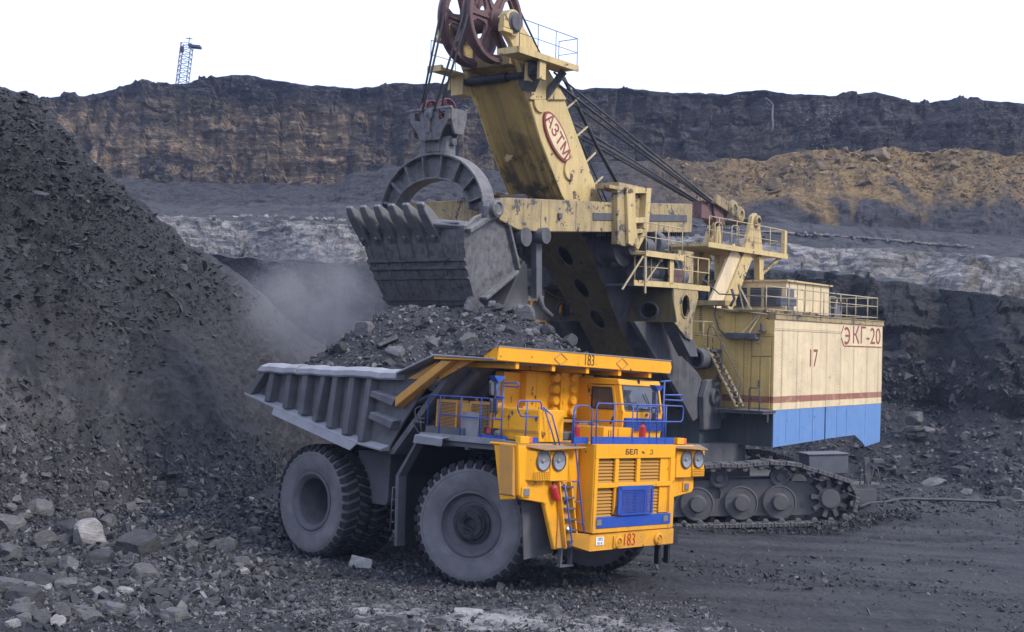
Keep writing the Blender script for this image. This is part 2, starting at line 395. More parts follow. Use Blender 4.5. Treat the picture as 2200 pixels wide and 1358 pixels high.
def ground_mat():
    k = NT('mine floor'); co = k.coord(world=True); tr = k.coord((.07, 1.1, 1), rot=(0, 0, rad(-6)), world=True)
    n = k.math('ADD', k.math('MULTIPLY', k.noise(.35, 6, .62, co), .5), k.math('MULTIPLY', k.noise(4.5, 6, .7, co), .5))
    c = k.mix(k.ramp(n, [(.36, 0), (.64, 1)]), (.011, .0112, .014), (.036, .0355, .041))
    t = k.ramp(k.noise(.9, 7, .68, tr, .3), [(.42, 0), (.62, 1)]); c = k.mix(k.math('MULTIPLY', t, .6), c, (.066, .064, .069))
    # crushed pale stone ground into the road
    p = k.sep(True)
    dx = k.math('DIVIDE', k.math('SUBTRACT', p[0], .2), 6.0); dy = k.math('DIVIDE', k.math('SUBTRACT', p[1], 26.4), 2.5)
    g = k.math('SUBTRACT', 1.0, k.math('SQRT', k.math('ADD', k.math('MULTIPLY', dx, dx), k.math('MULTIPLY', dy, dy))))
    g = k.math('ADD', g, k.math('MULTIPLY', k.math('SUBTRACT', k.noise(1.3, 7, .7, co), .5), 3.4))
    c = k.mix(k.math('MULTIPLY', k.ramp(g, [(.35, 0), (1.15, 1)]), .85), c, (.34, .325, .32))
    pale = k.ramp(k.noise(2.4, 7, .75, co), [(.70, 0), (.76, 1)]); c = k.mix(k.math('MULTIPLY', pale, .5), c, (.25, .235, .23))
    h = k.math('ADD', k.noise(3.5, 9, .72, co), k.math('MULTIPLY', k.voro(5.5, co), .45))
    k.set(Base_Color=c, Roughness=.8, Specular_IOR_Level=.35, Normal=k.bump(h, .9, .12)); return k.m
M['ground'] = ground_mat()

# ------------------------------------------------------------------ ground: one sheet to the horizon
def gheight(x, y):
    z = .16*fbm(x*.12, y*.12, 3.1, 4)+.05*fbm(x*.8, y*.8, 1.7, 4)
    # ruts of the haul road, running past the truck to the right
    d = (x*math.sin(rad(6))-y*math.cos(rad(6)))
    z = z+.045*np.sin(d*1.9+1.3*fbm(x*.1, y*.1, 8.0, 3))*smooth(2, 9, x)+.02*np.sin(d*5.1)*smooth(4, 10, x)
    flat = np.exp(-(((x+1.2)/6.0)**2+((y-34.5)/5.0)**2)**2); z = z*(1-.85*flat)
    z = z+.9*smooth(-7, -17, x)*smooth(60, 40, y)*(.6+.5*fbm(x*.2, y*.2, 5, 3))           # rubble rises to the left
    z = z+.8*np.exp(-(((x+8.2)/2.2)**2+((y-38.5)/4)**2))*(1+.4*fbm(x*.5, y*.5, 2, 3))      # heap against the rear wheel
    m = smooth(9.0, 14.5, x)*smooth(43, 52, y)*(1-smooth(75, 90, y)); z = z+m*(.55+.35*fbm(x*.25, y*.25, 6, 3))
    m2 = smooth(2, 6, x)*smooth(45.8, 46.9, y)*(1-smooth(47.0, 48.0, y))
    return z
def make_ground():
    def axis(lo, hi, fine0, fine1, step, grow=1.22):
        a = list(np.arange(fine0, fine1+1e-6, step)); s = step
        while a[-1] < hi: s *= grow; a.append(a[-1]+s)
        s = step; b = [a[0]]
        while b[-1] > lo: s *= grow; b.append(b[-1]-s)
        return np.array(b[:0:-1]+a)
    xs = axis(-500, 500, -19, 28, .115); ys = axis(-200, 700, 21, 60, .115)
    X, Y = np.meshgrid(xs, ys); Z = gheight(X, Y)
    fade = 1-smooth(90, 140, np.hypot(X, Y-30)); Z = Z*fade-.5*(1-fade)
    fine = ((X > -19) & (X < 28) & (Y > 21) & (Y < 60))
    rough = 1-.72*smooth(3, 6.5, X)*(1-smooth(44, 50, Y)*smooth(11, 15, X))
    Z = Z+fine*rough*(.045*fbm(X*2.4, Y*2.4, 4.4, 3)+.035*np.abs(fbm(X*4.4, Y*4.4, 2.2, 2)))
    Z = Z+fine*(1-rough)*.05*np.sin((X*math.sin(rad(6))-Y*math.cos(rad(6)))*6.0+2.2*fbm(X*.12, Y*.3, 1, 3))*(fbm(X*.25, Y*.25, 6, 3) > -.1)
    n, m = X.shape; idx = np.arange(n*m).reshape(n, m)
    f = np.stack([idx[:-1, :-1], idx[:-1, 1:], idx[1:, 1:], idx[1:, :-1]], -1).reshape(-1, 4)
    o = mesh_np('ground', np.stack([X, Y, Z], -1).reshape(-1, 3), f, M['ground'], smooth=True)
    return tag(o, 'dark churned mine floor of crushed coal and stone', kind='structure')
make_ground()

# ------------------------------------------------------------------ benched pit wall
PX = np.linspace(-700, 3100, 1000)
cY0 = curve([(-700, 97), (0, 92), (500, 88), (800, 84), (1100, 80), (1400, 76), (1650, 72), (1900, 67), (2200, 63), (2600, 59), (3100, 54)], PX)
wob = 1.6*fbm(PX*.006, PX*0+3.3, 0, 4)
C = {}
C[0] = at_z(PX, cY0+wob, -.3)
C[1] = at_z(PX, cY0+12+1.3*wob, 4.6+1.3*fbm(PX*.008, PX*0, 4, 4))
Y2 = cY0+17.5+1.1*wob
C[2] = at(PX, curve([(-700, 470), (0, 510), (400, 545), (640, 562), (800, 566), (1100, 574), (1400, 576), (1600, 574), (1750, 584), (1900, 600), (2050, 626), (2200, 640), (2600, 690), (3100, 760)], PX)+3.5*fbm(PX*.03, PX*0+8, 0, 5), Y2)
C[3] = C[2]+np.array([0, 13.5, .35])
C[4] = at(PX, curve([(-700, 395), (0, 430), (370, 466), (500, 472), (640, 478), (800, 485), (1100, 495), (1400, 502), (1600, 528), (1650, 523), (1750, 532), (1900, 536), (2050, 547), (2200, 554), (2600, 590), (3100, 640)], PX)+4*fbm(PX*.02, PX*0+5, 0, 4), Y2+17)
C[5] = at(PX, curve([(-700, 370), (0, 405), (370, 442), (640, 444), (800, 440), (1100, 448), (1400, 462), (1650, 478), (1900, 490), (2050, 500), (2200, 512), (2600, 545), (3100, 590)], PX), Y2+37)
C[6] = at(PX, curve([(-700, 330), (0, 360), (250, 392), (700, 398), (760, 372), (900, 352), (1100, 372), (1300, 352), (1500, 346), (1650, 344), (1700, 331), (1800, 322), (1850, 326), (1920, 316), (1960, 328), (2080, 321), (2200, 336), (2600, 360), (3100, 395)], PX)+4*fbm(PX*.025, PX*0+1, 0, 4), Y2+57)
C[7] = C[6]+np.array([0, 11.0, .5])
C[8] = at(PX, curve([(-700, 130), (-300, 175), (60, 206), (92, 211), (180, 206), (240, 195), (285, 180), (305, 169), (340, 180), (400, 178), (440, 170), (480, 164), (515, 160), (560, 166), (600, 174), (650, 182), (700, 184), (760, 190), (800, 186), (850, 178), (900, 182), (940, 178), (1000, 188), (1100, 194), (1250, 191), (1300, 187), (1380, 192), (1440, 200), (1500, 199), (1560, 202), (1600, 196), (1640, 192), (1690, 201), (1780, 206), (1840, 202), (1880, 197), (1920, 207), (1960, 219), (2000, 222), (2030, 215), (2080, 212), (2120, 216), (2160, 219), (2200, 222), (2600, 246), (3100, 280)], PX)+1.6*fbm(PX*.06, PX*0+2, 0, 4), Y2+74)
C[9] = C[8]+np.array([0, 55, 1.5]); C[10] = C[8]*np.array([1.15, 1, 1])+np.array([0, 330, 2.0])

def wall(name, sections, mat, label, layered=False):
    """sections: list of (lower curve, upper curve, rows, rock amplitude, block size w, h, fbm amp, bulge)"""
    rows = []; nrm = np.array([0, -1, 0.0])
    for si, (a, b, n, amp, bw, bh, fa, bulge) in enumerate(sections):
        A, B = C[a], C[b]
        for i in range(n+(1 if si == len(sections)-1 else 0)):
            t = i/n; P = A+(B-A)*t
            P = P+np.stack([0*PX, 0*PX, 0*PX], -1)
            d = B-A; steep = np.abs(d[:, 2])/(np.linalg.norm(d, axis=1)+1e-6)
            N = np.stack([0*PX, -steep, np.sqrt(np.clip(1-steep**2, 0, 1))+.15], -1)
            x, y, z = P[:, 0], P[:, 1], P[:, 2]
            env = min(1, 22*t*(1-t))
            disp = fa*fbm(x*.11, z*.16, si*3.0, 6, .55)
            if amp:
                wx = x+2.0*fbm(x*.15, z*.15, 7.0, 3); wz = z+.5*fbm(x*.07, z*.3, 2.0, 3)
                disp = disp+amp*(.55*cellstep(wx/bw, wz/bh)+.35*cellstep(wx/bw*2.3+9, wz/bh*2.1+5)+.5*cellstep(wx/(bw*3.5), wz/(bh*3)))
            if layered and amp:
                wx_ = x+.8*fbm(x*.2, z*.1, 7.0, 3)
                zz = z+.25*fbm(x*.05, z*.1, 9.0, 3)+.012*x
                zz = zz+.5*fbm(x*.12, z*.25, 4.0, 4); q1 = zz/1.5; q2 = zz/.5; lay = (.3+hsh(np.floor(q1).astype(np.int64), np.floor(wx_/6.0).astype(np.int64), 5))*(q1-np.floor(q1))**1.5*.75+(.3+hsh(np.floor(q2).astype(np.int64), np.floor(wx_/2.2).astype(np.int64), 9))*(q2-np.floor(q2))**1.5*.32-.4
                wx = x+.8*fbm(x*.2, z*.1, 7.0, 3)
                jo = .75*cellstep(wx/3.2, zz/3.4)+.45*cellstep(wx/1.3, zz/1.25)+.9*fbm(x*.035, z*.02, 3.0, 3)+.6*np.minimum(0, np.abs(fbm(x*.16, z*.015, 5.0, 2))-.18)*4
                disp = amp*(lay+jo)+fa*.75*fbm(x*.35, z*.45, 2.0, 5, .6)
            disp = disp*env+bulge*math.sin(math.pi*t)
            P = P+N*disp[:, None]; rows.append(P)
    V = np.array(rows); n, m = V.shape[:2]; idx = np.arange(n*m).reshape(n, m)
    f = np.stack([idx[:-1, :-1], idx[:-1, 1:], idx[1:, 1:], idx[1:, :-1]], -1).reshape(-1, 4)
    o = mesh_np(name, V.reshape(-1, 3), f, mat, smooth=False)
    tag(o, label, kind='structure'); return V
V_coal = wall('coal_face', [(0, 1, 34, 0, 1, 1, .45, -.35), (1, 2, 80, .50, 1.5, .62, .5, .2), (2, 3, 8, 0, 1, 1, .3, 0)], M['coal'], 'black coal seam face with rubble at its foot', True)
V_lime = wall('limestone_face', [(3, 4, 40, .42, 1.5, .8, .5, .2)], M['limestone'], 'pale grey limestone bench')
V_shale = wall('shale_bench', [(4, 5, 40, .3, 2.2, .9, .6, -.5)], M['overburden'], 'dark shale slope above the limestone bench')
V_spoil = wall('spoil_bank', [(5, 6, 60, .25, 1.2, .6, .8, -.6), (6, 7, 6, 0, 1, 1, .4, 0)], M['spoilbank'], 'ochre and grey spoil bank below the high wall')
V_high = wall('high_wall', [(7, 8, 112, .8, 2.6, 1.0, .7, .0), (8, 9, 8, 0, 1, 1, .5, 0), (9, 10, 4, 0, 1, 1, 0, 0)], M['highwall'], 'layered high wall of the open pit, tan bands in grey rock', True)

# ------------------------------------------------------------------ the near slope of blasted shale on the left
SX = np.linspace(-420, 860, 600)
crest = at(SX, curve([(-420, -90), (-250, 40), (-60, 160), (0, 184), (40, 196), (80, 202), (95, 222), (130, 266), (165, 300), (200, 338), (250, 386), (320, 446), (400, 520), (470, 566), (540, 612), (600, 668), (660, 720), (740, 770), (860, 850)], SX)+5*fbm(SX*.035, SX*0+4, 0, 5),
           curve([(-420, 41), (0, 45), (90, 47), (250, 50), (400, 54), (600, 61), (700, 65), (860, 71)], SX))
footY = curve([(-420, 24), (0, 34), (100, 36), (250, 39), (400, 44), (520, 49), (600, 54), (700, 60), (860, 69)], SX)+1.0*fbm(SX*.012, SX*0+9, 0, 4)
foot = at_z(SX, footY, -.5)
def slope_sheet():
    rows = []; NR = 250
    for i in range(NR+1):
        t = i/NR; tt = t**1.0
        P = foot+(crest-foot)*tt; P[:, 2] -= 1.15*math.sin(math.pi*t)*(1-.3*t)        # slightly hollow
        x, y, z = P[:, 0], P[:, 1], P[:, 2]
        along = x*.5+y*.85
        env = min(1, 6*t*(1-t)+.08)
        d = .55*fbm(along*.16, z*.22, 1.0, 6, .55)
        rib = np.abs(fbm(along*.33+z*.12, z*.05, 4.0, 4))                               # gullies running down
        d = d+.5*rib*smooth(.25, .6, np.full_like(x, t))
        wx = along+.6*z+1.2*fbm(x*.2, z*.2, 7, 3); wz = z+.35*along*.2+.5*fbm(x*.15, z*.4, 2, 3)
        up = smooth(.46, .62, t+.22*fbm(along*.12, z*.12, 6, 3))
        up = up*(1-.8*smooth(.42, .80, np.linspace(0, 1, len(SX))+.35*(.75-t)+.16*fbm(along*.15, z*.15, 2, 4)))
        def ledge(h, w, seed):          # beds that jut out at their top edge and are undercut below
            q = wz/h+seed; row = np.floor(q); fr = q-row; cel = np.floor(wx/w+hsh(row.astype(np.int64), seed)*9)
            return (.25+hsh(cel.astype(np.int64), row.astype(np.int64), seed))*fr**1.6
        d = d+up*(.42*ledge(.85, 2.4, 3)+.26*ledge(.42, 1.1, 8)+.10*cellstep(wx/.5+7, wz/.25))
        N = np.array([.62, -.42, .62])
        rows.append(P+N*(d*env)[:, None])
    V = np.array(rows)
    back = V[-1]+np.array([-3.0, 6.0, -.4]); back2 = back+np.array([-10.0, 18.0, -9.0]); back3 = back2+np.array([-2, 6, -20.0])
    VV = np.concatenate([V, back[None], back2[None], back3[None]])
    n, m = VV.shape[:2]; idx = np.arange(n*m).reshape(n, m)
    f = np.stack([idx[:-1, :-1], idx[:-1, 1:], idx[1:, 1:], idx[1:, :-1]], -1).reshape(-1, 4)
    o = mesh_np('shale_slope', VV.reshape(-1, 3), f, M['slope'], smooth=False)
    tag(o, 'steep dark slope of blasted shale', kind='structure'); return V
V_slope = slope_sheet()

# ------------------------------------------------------------------ loose rock
def rock_bases(n, k, flat=.7, seed=1):
    r = random.Random(seed); out = []
    for i in range(n):
        bm = bmesh.new()
        ax = (1, r.uniform(.6, .95), r.uniform(.35, .8)*flat/.7)
        for j in range(k):
            p = Vector((r.gauss(0, 1), r.gauss(0, 1), r.gauss(0, 1))).normalized()*r.uniform(.8, 1.0); bm.verts.new((p.x*ax[0], p.y*ax[1], p.z*ax[2]))
        bmesh.ops.convex_hull(bm, input=bm.verts[:])
        bmesh.ops.delete(bm, geom=[v for v in bm.verts if not v.link_faces], context='VERTS')
        bmesh.ops.triangulate(bm, faces=bm.faces[:]); bmesh.ops.recalc_face_normals(bm, faces=bm.faces[:])
        bm.verts.index_update()
        out.append((np.array([v.co[:] for v in bm.verts]), np.array([[v.index for v in f.verts] for f in bm.faces]))); bm.free()
    return out
BASE_S = rock_bases(18, 7, .7, 3); BASE_M = rock_bases(14, 16, .75, 5)
def scatter(name, P, size, mat, bases, label, seed=1, sink=.25, parent=None, lay=.45, flatten=1.0):
    """many rocks joined into one heap of loose stone; P (n,3) points, size (n,)"""
    r = np.random.RandomState(seed); vs = []; fs = []; off = 0; n = len(P)
    which = r.randint(0, len(bases), n)
    for b in range(len(bases)):
        I = np.where(which == b)[0]
        if not len(I): continue
        bv, bf = bases[b]
        q = r.normal(size=(len(I), 4)); q[:, 1:3] *= lay; q /= np.linalg.norm(q, axis=1)[:, None]
        w, x, y, z = q.T
        R = np.stack([1-2*(y*y+z*z), 2*(x*y-z*w), 2*(x*z+y*w), 2*(x*y+z*w), 1-2*(x*x+z*z), 2*(y*z-x*w), 2*(x*z-y*w), 2*(y*z+x*w), 1-2*(x*x+y*y)], -1).reshape(-1, 3, 3)
        sc = r.uniform(.75, 1.25, (len(I), 1, 3))*np.array([1, 1, flatten])
        V = np.einsum('nij,nkj->nki', R, bv[None]*sc)*size[I][:, None, None]*.5
        V = V+P[I][:, None, :]
        V[:, :, 2] += (size[I]*(.25-sink))[:, None]
        vs.append(V.reshape(-1, 3)); fs.append((bf[None]+(np.arange(len(I))*len(bv))[:, None, None]+off).reshape(-1, 3)); off += len(I)*len(bv)
    o = mesh_np(name, np.concatenate(vs), np.concatenate(fs), mat, parent)
    return tag(o, label, kind='stuff')
def rock_tone(name, lo, hi, rough=.75):
    """loose stone, each stone its own shade"""
    k = NT(name); co = k.coord(world=False)
    g = k.n('NewGeometry'); rnd = g.outputs['Random Per Island']
    c = k.mix(k.ramp(rnd, [(0, 0), (.6, .35), (.9, .7), (1, 1)]), lo, hi)
    c = k.mix(k.ramp(k.noise(5, 5, .65, co), [(.35, .0), (.75, .55)]), c, tuple(x*.55 for x in lo))
    k.set(Base_Color=c, Roughness=rough, Specular_IOR_Level=.4, Normal=k.bump(k.noise(14, 6, .7, co), .5, .04)); return k.m
M['stone_dark'] = rock_tone('dark loose stone', (.022, .022, .026), (.092, .090, .097), .62)
M['stone_grey'] = rock_tone('grey loose stone', (.055, .054, .059), (.25, .24, .24))
M['stone_pale'] = rock_tone('pale loose stone', (.15, .145, .14), (.38, .36, .34))
M['stone_ochre'] = rock_tone('ochre loose stone', (.09, .065, .04), (.27, .185, .10))
M['shale_slab'] = rock_tone('loose shale slab', (.016, .0165, .0195), (.078, .078, .086), .6)
R0 = np.random.RandomState(21)
def gpts(n, x0, x1, y0, y1, dens=None):
    x = R0.uniform(x0, x1, n); y = R0.uniform(y0, y1, n)
    if dens is not None:
        k = R0.rand(n) < dens(x, y); x, y = x[k], y[k]
    inview = np.abs(x) < y*.43+2; x, y = x[inview], y[inview]
    return np.stack([x, y, gheight(x, y)], -1)
def sizes(n, lo, hi, p=2.2):
    u = R0.rand(n); return (lo**(-p)+u*(hi**(-p)-lo**(-p)))**(-1/p)
patch = lambda x, y: np.exp(-(((x-.6)/4.2)**2+((y-26.2)/1.7)**2))
road = lambda x, y: (1-.85*patch(x, y))*np.where(x > 3.0, .05+.30*(fbm(x*.35+y*.2, y*.5, 9, 3) > .42), 1.0)
p = gpts(52000, -14, 15, 22.5, 40, road); scatter('gravel', p, sizes(len(p), .065, .30, 2.0), M['stone_dark'], BASE_S, 'crushed dark stone strewn over the mine floor', 2, .08)
p = gpts(26000, -14, 16, 22.5, 42, lambda x, y: np.where(x > 3.0, .05, 1.0)*(.35+.65*(fbm(x*.3, y*.3, 2, 3) > .0))); scatter('gravel', p, sizes(len(p), .06, .26, 2.1), M['stone_grey'], BASE_S, 'grey stone chips strewn over the mine floor', 3, .08)
p = gpts(3200, -14, 15, 22.5, 40, lambda x, y: np.where(x > 4, .12, .8)); scatter('gravel', p, sizes(len(p), .04, .16, 2.2), M['stone_pale'], BASE_S, 'pale stone chips strewn over the mine floor', 4)
p = gpts(20000, -12, 5, 22.5, 30.5, lambda x, y: (1-.6*patch(x, y))*(.3+.7*(fbm(x*.4, y*.6, 12, 3) > -.1))); scatter('gravel', p, sizes(len(p), .05, .2, 2.2), M['stone_grey'], BASE_S, 'grey stone chips on the near edge of the floor', 15, .08)
p = gpts(5200, -6, 7, 22.5, 30.5, lambda x, y: .03+.97*patch(x, y)*(fbm(x*.6, y*.9, 14, 3) > -.1)); scatter('gravel', p, sizes(len(p), .04, .2, 2.3), M['stone_pale'], BASE_S, 'pale crushed stone on the road before the truck', 16, .2)
def on_sheet(V, n, tlo, thi, slo=0, shi=1, bias=1.0):
    a = (tlo+(thi-tlo)*R0.rand(n)**bias)*(V.shape[0]-2); b = (slo+(shi-slo)*R0.rand(n))*(V.shape[1]-2)
    i, j = a.astype(int), b.astype(int); fa, fb = (a-i)[:, None], (b-j)[:, None]
    return (V[i, j]*(1-fa)+V[i+1, j]*fa)*(1-fb)+(V[i, j+1]*(1-fa)+V[i+1, j+1]*fa)*fb
p = on_sheet(V_slope, 15000, 0.0, .40, .22, .95, 1.6); scatter('rubble', p, sizes(len(p), .09, .6, 2.0), M['stone_dark'], BASE_S, 'dark rubble at the foot of the shale slope', 5)
p = on_sheet(V_slope, 8000, 0.0, .30, .22, .95, 1.3); scatter('rubble', p, sizes(len(p), .08, .5, 2.0), M['stone_grey'], BASE_S, 'grey rubble at the foot of the shale slope', 6)
a = .42+.58*R0.rand(13000)**.8; b_ = .22+.62*R0.rand(13000); k = R0.rand(13000) < smooth(.80, .44, b_+.35*(.75-a)+.10*fbm(a*9, b_*14, 3, 3))*smooth(.40, .62, a+.08*fbm(a*7, b_*9, 8, 3))
p = V_slope[(a[k]*(V_slope.shape[0]-2)).astype(int), (b_[k]*(V_slope.shape[1]-2)).astype(int)]; scatter('rubble', p, sizes(len(p), .12, .85, 2.1), M['shale_slab'], BASE_S, 'loose slabs on the upper shale slope', 7, .2, lay=.17, flatten=.42)
p = gpts(12000, -18, -4.5, 26, 50, None); scatter('rubble', p, sizes(len(p), .11, .6, 1.8), M['stone_dark'], BASE_S, 'dark rubble between the slope and the truck', 8, .1)
p = gpts(6500, -18, -4.5, 25, 48, None); scatter('rubble', p, sizes(len(p), .10, .55, 1.8), M['stone_grey'], BASE_S, 'grey rubble between the slope and the truck', 9, .1)
p = on_sheet(V_coal, 17000, 0.0, .52, .50, .92, 1.7); scatter('rubble', p, sizes(len(p), .18, 1.1, 1.8), M['stone_dark'], BASE_S, 'coal rubble at the foot of the seam', 10)
p = on_sheet(V_coal, 1500, 0.0, .28, .50, .92, 1.2); scatter('rubble', p, sizes(len(p), .15, .8, 1.8), M['stone_grey'], BASE_S, 'grey rubble at the foot of the seam', 11)
x = R0.uniform(6, 30, 18000); y = R0.uniform(43, 70, 18000); k = (x < y*.44) & (y > 43.5+.0*x) & ~((x > 2) & (x < 14.5) & (y > 47) & (y < 58))
p = np.stack([x[k], y[k], gheight(x[k], y[k])], -1); scatter('rubble', p, sizes(len(p), .12, .7, 1.9)*(.35+.65*smooth(44, 54, p[:, 1])*smooth(6, 14, p[:, 0])), M['stone_dark'], BASE_S, 'coal rubble beside the crawler', 12)
x = R0.uniform(4, 16, 2600); y = R0.uniform(45.9, 47.6, 2600)+np.maximum(0, x-12.4)*.9; k = R0.rand(2600) < smooth(4, 12, x)*.9+.1; p = np.stack([x[k], y[k], gheight(x[k], y[k])+.22*smooth(9.5, 12, x[k])*R0.rand(k.sum())], -1); scatter('rubble', p, sizes(len(p), .07, .42, 1.9), M['stone_dark'], BASE_S, 'broken coal pushed up along the crawler', 17, .1)
p = on_sheet(V_spoil, 6000, .30, .93, .56, .98, .5); scatter('rubble', p, sizes(len(p), .25, 1.9, 1.9), M['stone_ochre'], BASE_S, 'ochre boulders spilled along the spoil bank', 13)
p = on_sheet(V_lime, 500, .0, .2, .2, .95); scatter('rubble', p, sizes(len(p), .3, 1.4, 2), M['stone_grey'], BASE_S, 'fallen limestone blocks', 14)
# ------------------------------------------------------------------ machine materials
M['yellow'] = paint('truck yellow', (.84, .375, .010), .12, .40, .40, .12, chips=.16, chipcol=(.10, .04, .02), streak=.10, dustcol=(.26, .18, .09), mud=.42, spec=.22)
M['yellow_dusty'] = paint('dusty yellow', (.62, .29, .035), .55, .6, .55, .15, chips=.2, streak=.2, dustcol=(.17, .15, .14))
M['blue'] = paint('truck blue', (.008, .060, .36), .18, .40, .38, .1, chips=.1, chipcol=(.05, .04, .04), dustcol=(.16, .17, .21))
M['blue_rail'] = paint('rail blue', (.014, .072, .36), .22, .45, .4, .1, dustcol=(.20, .20, .24))
M['body_grey'] = paint('dust covered body steel', (.085, .085, .092), .5, .62, .55, .2, chips=.12, streak=.5, chipcol=(.05, .035, .03), dustcol=(.20, .20, .215))
M['body_light'] = paint('dust covered rail', (.18, .18, .19), .55, .7, .6, .15, streak=.15, dustcol=(.31, .31, .34))
M['chassis'] = paint('oily shaded chassis', (.014, .014, .016), .25, .35, .5, .2, dustcol=(.06, .06, .068))  # near black, so the shade of the wheel wells is partly in the colour
M['chassis_grey'] = paint('dusty grey steel', (.075, .075, .084), .55, .5, .62, .15, dustcol=(.14, .14, .158))
def rubber_mat(name, c, d, scale=2.0):
    k = NT(name); co = k.coord(); n = k.noise(scale, 6, .65, co)
    cc = k.mix(k.ramp(n, [(.3, 0), (.75, 1)]), c, d)
    k.set(Base_Color=cc, Roughness=.85, Specular_IOR_Level=.25, Normal=k.bump(k.noise(20, 5, .6, co), .2, .02)); return k.m
M['sidewall'] = rubber_mat('dusty sidewall', (.095, .094, .100), (.195, .192, .205), 1.3)
M['tread'] = rubber_mat('tread rubber', (.011, .011, .0125), (.032, .032, .036), 3)
M['rim'] = rubber_mat('dusty rim', (.070, .070, .079), (.125, .125, .14), 2)
M['hub'] = rubber_mat('greasy hub', (.012, .012, .014), (.060, .060, .068), 5)
M['flap'] = rubber_mat('mudflap rubber', (.075, .075, .084), (.13, .13, .145), 1.5)
M['black'] = plain('black paint', (.012, .012, .013), .5, 0, .2, .2, .3)
M['darkred'] = plain('dark red lettering', (.42, .022, .012), .5, 0, .15, .15, .1)
M['red'] = paint('extinguisher red', (.50, .018, .016), .2, .4, .4, .12, dustcol=(.25, .14, .14))
M['white'] = plain('white plate', (.75, .75, .76), .4, 0, .05, .08, .1)
M['orange'] = plain('orange lens', (.70, .13, .02), .3, 0, .05, .1, .1)
def glass_mat(name, col, rough=.05, spec=.8):
    k = NT(name); n = k.noise(3, 5, .6, k.coord())
    k.set(Base_Color=k.mix(k.ramp(n, [(.3, 0), (.8, .5)]), col, (.12, .12, .13)), Roughness=rough, Specular_IOR_Level=spec, Coat_Weight=.6, Coat_Roughness=.03); return k.m
M['glass'] = glass_mat('dusty dark glass', (.022, .026, .032), .08)
M['lamp_glass'] = glass_mat('lamp glass', (.20, .205, .22), .10, 1.0)
M['chrome'] = plain('lamp reflector', (.62, .63, .66), .22, .85, .05, .15, .1)
M['mirror'] = glass_mat('mirror back', (.03, .032, .036), .25)
M['brass'] = plain('copper pipe', (.30, .13, .06), .4, .5, .2, .25, .2)

# ------------------------------------------------------------------ the dump truck (x forward, y to its left, z up; origin under the front axle)
truck = empty('dump_truck', (0.981, 32.96, -.03), (0, 0, rad(-43.0)))
tag(truck, 'yellow quarry dump truck with grey body heaped full of rock, number 183 on its visor', 'dump truck')
T = truck
# --- wheels (axle along y, outer face at -y)
def tyre_prof():
    return [(.735, .36), (.80, .415), (1.0, .452), (1.18, .462), (1.31, .450), (1.37, .425), (1.44, .36), (1.455, .2), (1.458, 0)]
def make_tyre(parent):
    b = MB(); pr = tyre_prof(); full = [(r, -y) for r, y in pr]+[(r, y) for r, y in pr[:-1][::-1]]
    n = 72; vs = []; m = len(full)
    for k in range(n):
        a = 2*math.pi*k/n
        for r, y in full: vs.append((r*math.cos(a), y, r*math.sin(a)))
    fs = [(k*m+i, k*m+i+1, ((k+1) % n)*m+i+1, ((k+1) % n)*m+i) for k in range(n) for i in range(m-1)]
    b.add(vs, fs, True)
    for r in (1.26, .86):                                   # moulded rings on the sidewall
        for s in (-1, 1): b.tube([(r*math.cos(a), s*(.459 if r > 1 else .428), r*math.sin(a)) for a in [2*math.pi*k/60 for k in range(60)]], .008, 5, True)
    ty = b.build('tyre', M['sidewall'], parent)
    t = MB(); N = 38; pitch = 2*math.pi/N
    for s in (-1, 1):
        for k in range(N):
            a0 = pitch*(k+(.5 if s > 0 else 0))
            sec = [(.03, 1.44, .30), (.03, 1.53, .30), (.20, 1.535, .20), (.385, 1.515, 0), (.455, 1.425, 0), (.468, 1.335, .02), (.40, 1.33, .02), (.34, 1.40, 0)]
            vs = []
            for e in (-.5, .5):
                for y, r, sk in sec:
                    a = a0+pitch*(e*(.62 if y > .3 else .52)+sk*1.5); vs.append((r*math.cos(a), s*y, r*math.sin(a)))
            q = len(sec); t.add(vs, [tuple(range(q)), tuple(range(q, 2*q))[::-1]]+[(i, (i+1) % q, q+(i+1) % q, q+i) for i in range(q)])
    t.build('tread', M['tread'], parent)
def front_wheel():
    b = MB()
    b.lathe([(.775, -.40), (.79, -.43), (.745, -.45), (.735, -.40), (.69, -.33), (.66, -.30), (.52, -.285), (.50, -.26)], (0, 0, 0), (0, 1, 0), 56, False, unit=False)
    b.lathe([(.50, -.26), (.001, -.26)], (0, 0, 0), (0, 1, 0), 40, False, unit=False)
    b.lathe([(.735, -.40), (.735, .40), (.79, .43)], (0, 0, 0), (0, 1, 0), 40, False, unit=False)
    w = b.build('wheel', M['rim'], T)
    make_tyre(w)
    h = MB()
    h.lathe([(.46, -.26), (.46, -.33), (.40, -.35), (.36, -.42), (.33, -.43), (.30, -.43)], (0, 0, 0), (0, 1, 0), 40, False, unit=False)
    h.lathe([(.30, -.43), (.30, -.455), (.17, -.465), (.155, -.40), (.14, -.38), (.001, -.38)], (0, 0, 0), (0, 1, 0), 32, False, unit=False)
    for k in range(26):
        a = 2*math.pi*k/26; c, s = math.cos(a), math.sin(a); h.lathe([(.030, 0), (.026, .06)], (.555*c, -.27, .555*s), (.555*c, -.345, .555*s), 6)
    for k in range(22):
        a = 2*math.pi*k/22; c, s = math.cos(a), math.sin(a); h.lathe([(.02, 0), (.018, .05)], (.39*c, -.35, .39*s), (.39*c, -.40, .39*s), 6)
    for a0 in (35, 140, 250):                                # grease caked brackets of the brake
        for k in range(7):
            a = rad(a0+k*9); h.obox((.27*math.cos(a), -.46, .27*math.sin(a)), (.075, .05+.02*(k % 2), .06), Matrix.Rotation(-a, 3, 'Y'))
    h.box(-.16, .12, -.475, -.44, -.13, -.06)
    h.build('hub', M['hub'], w); return w
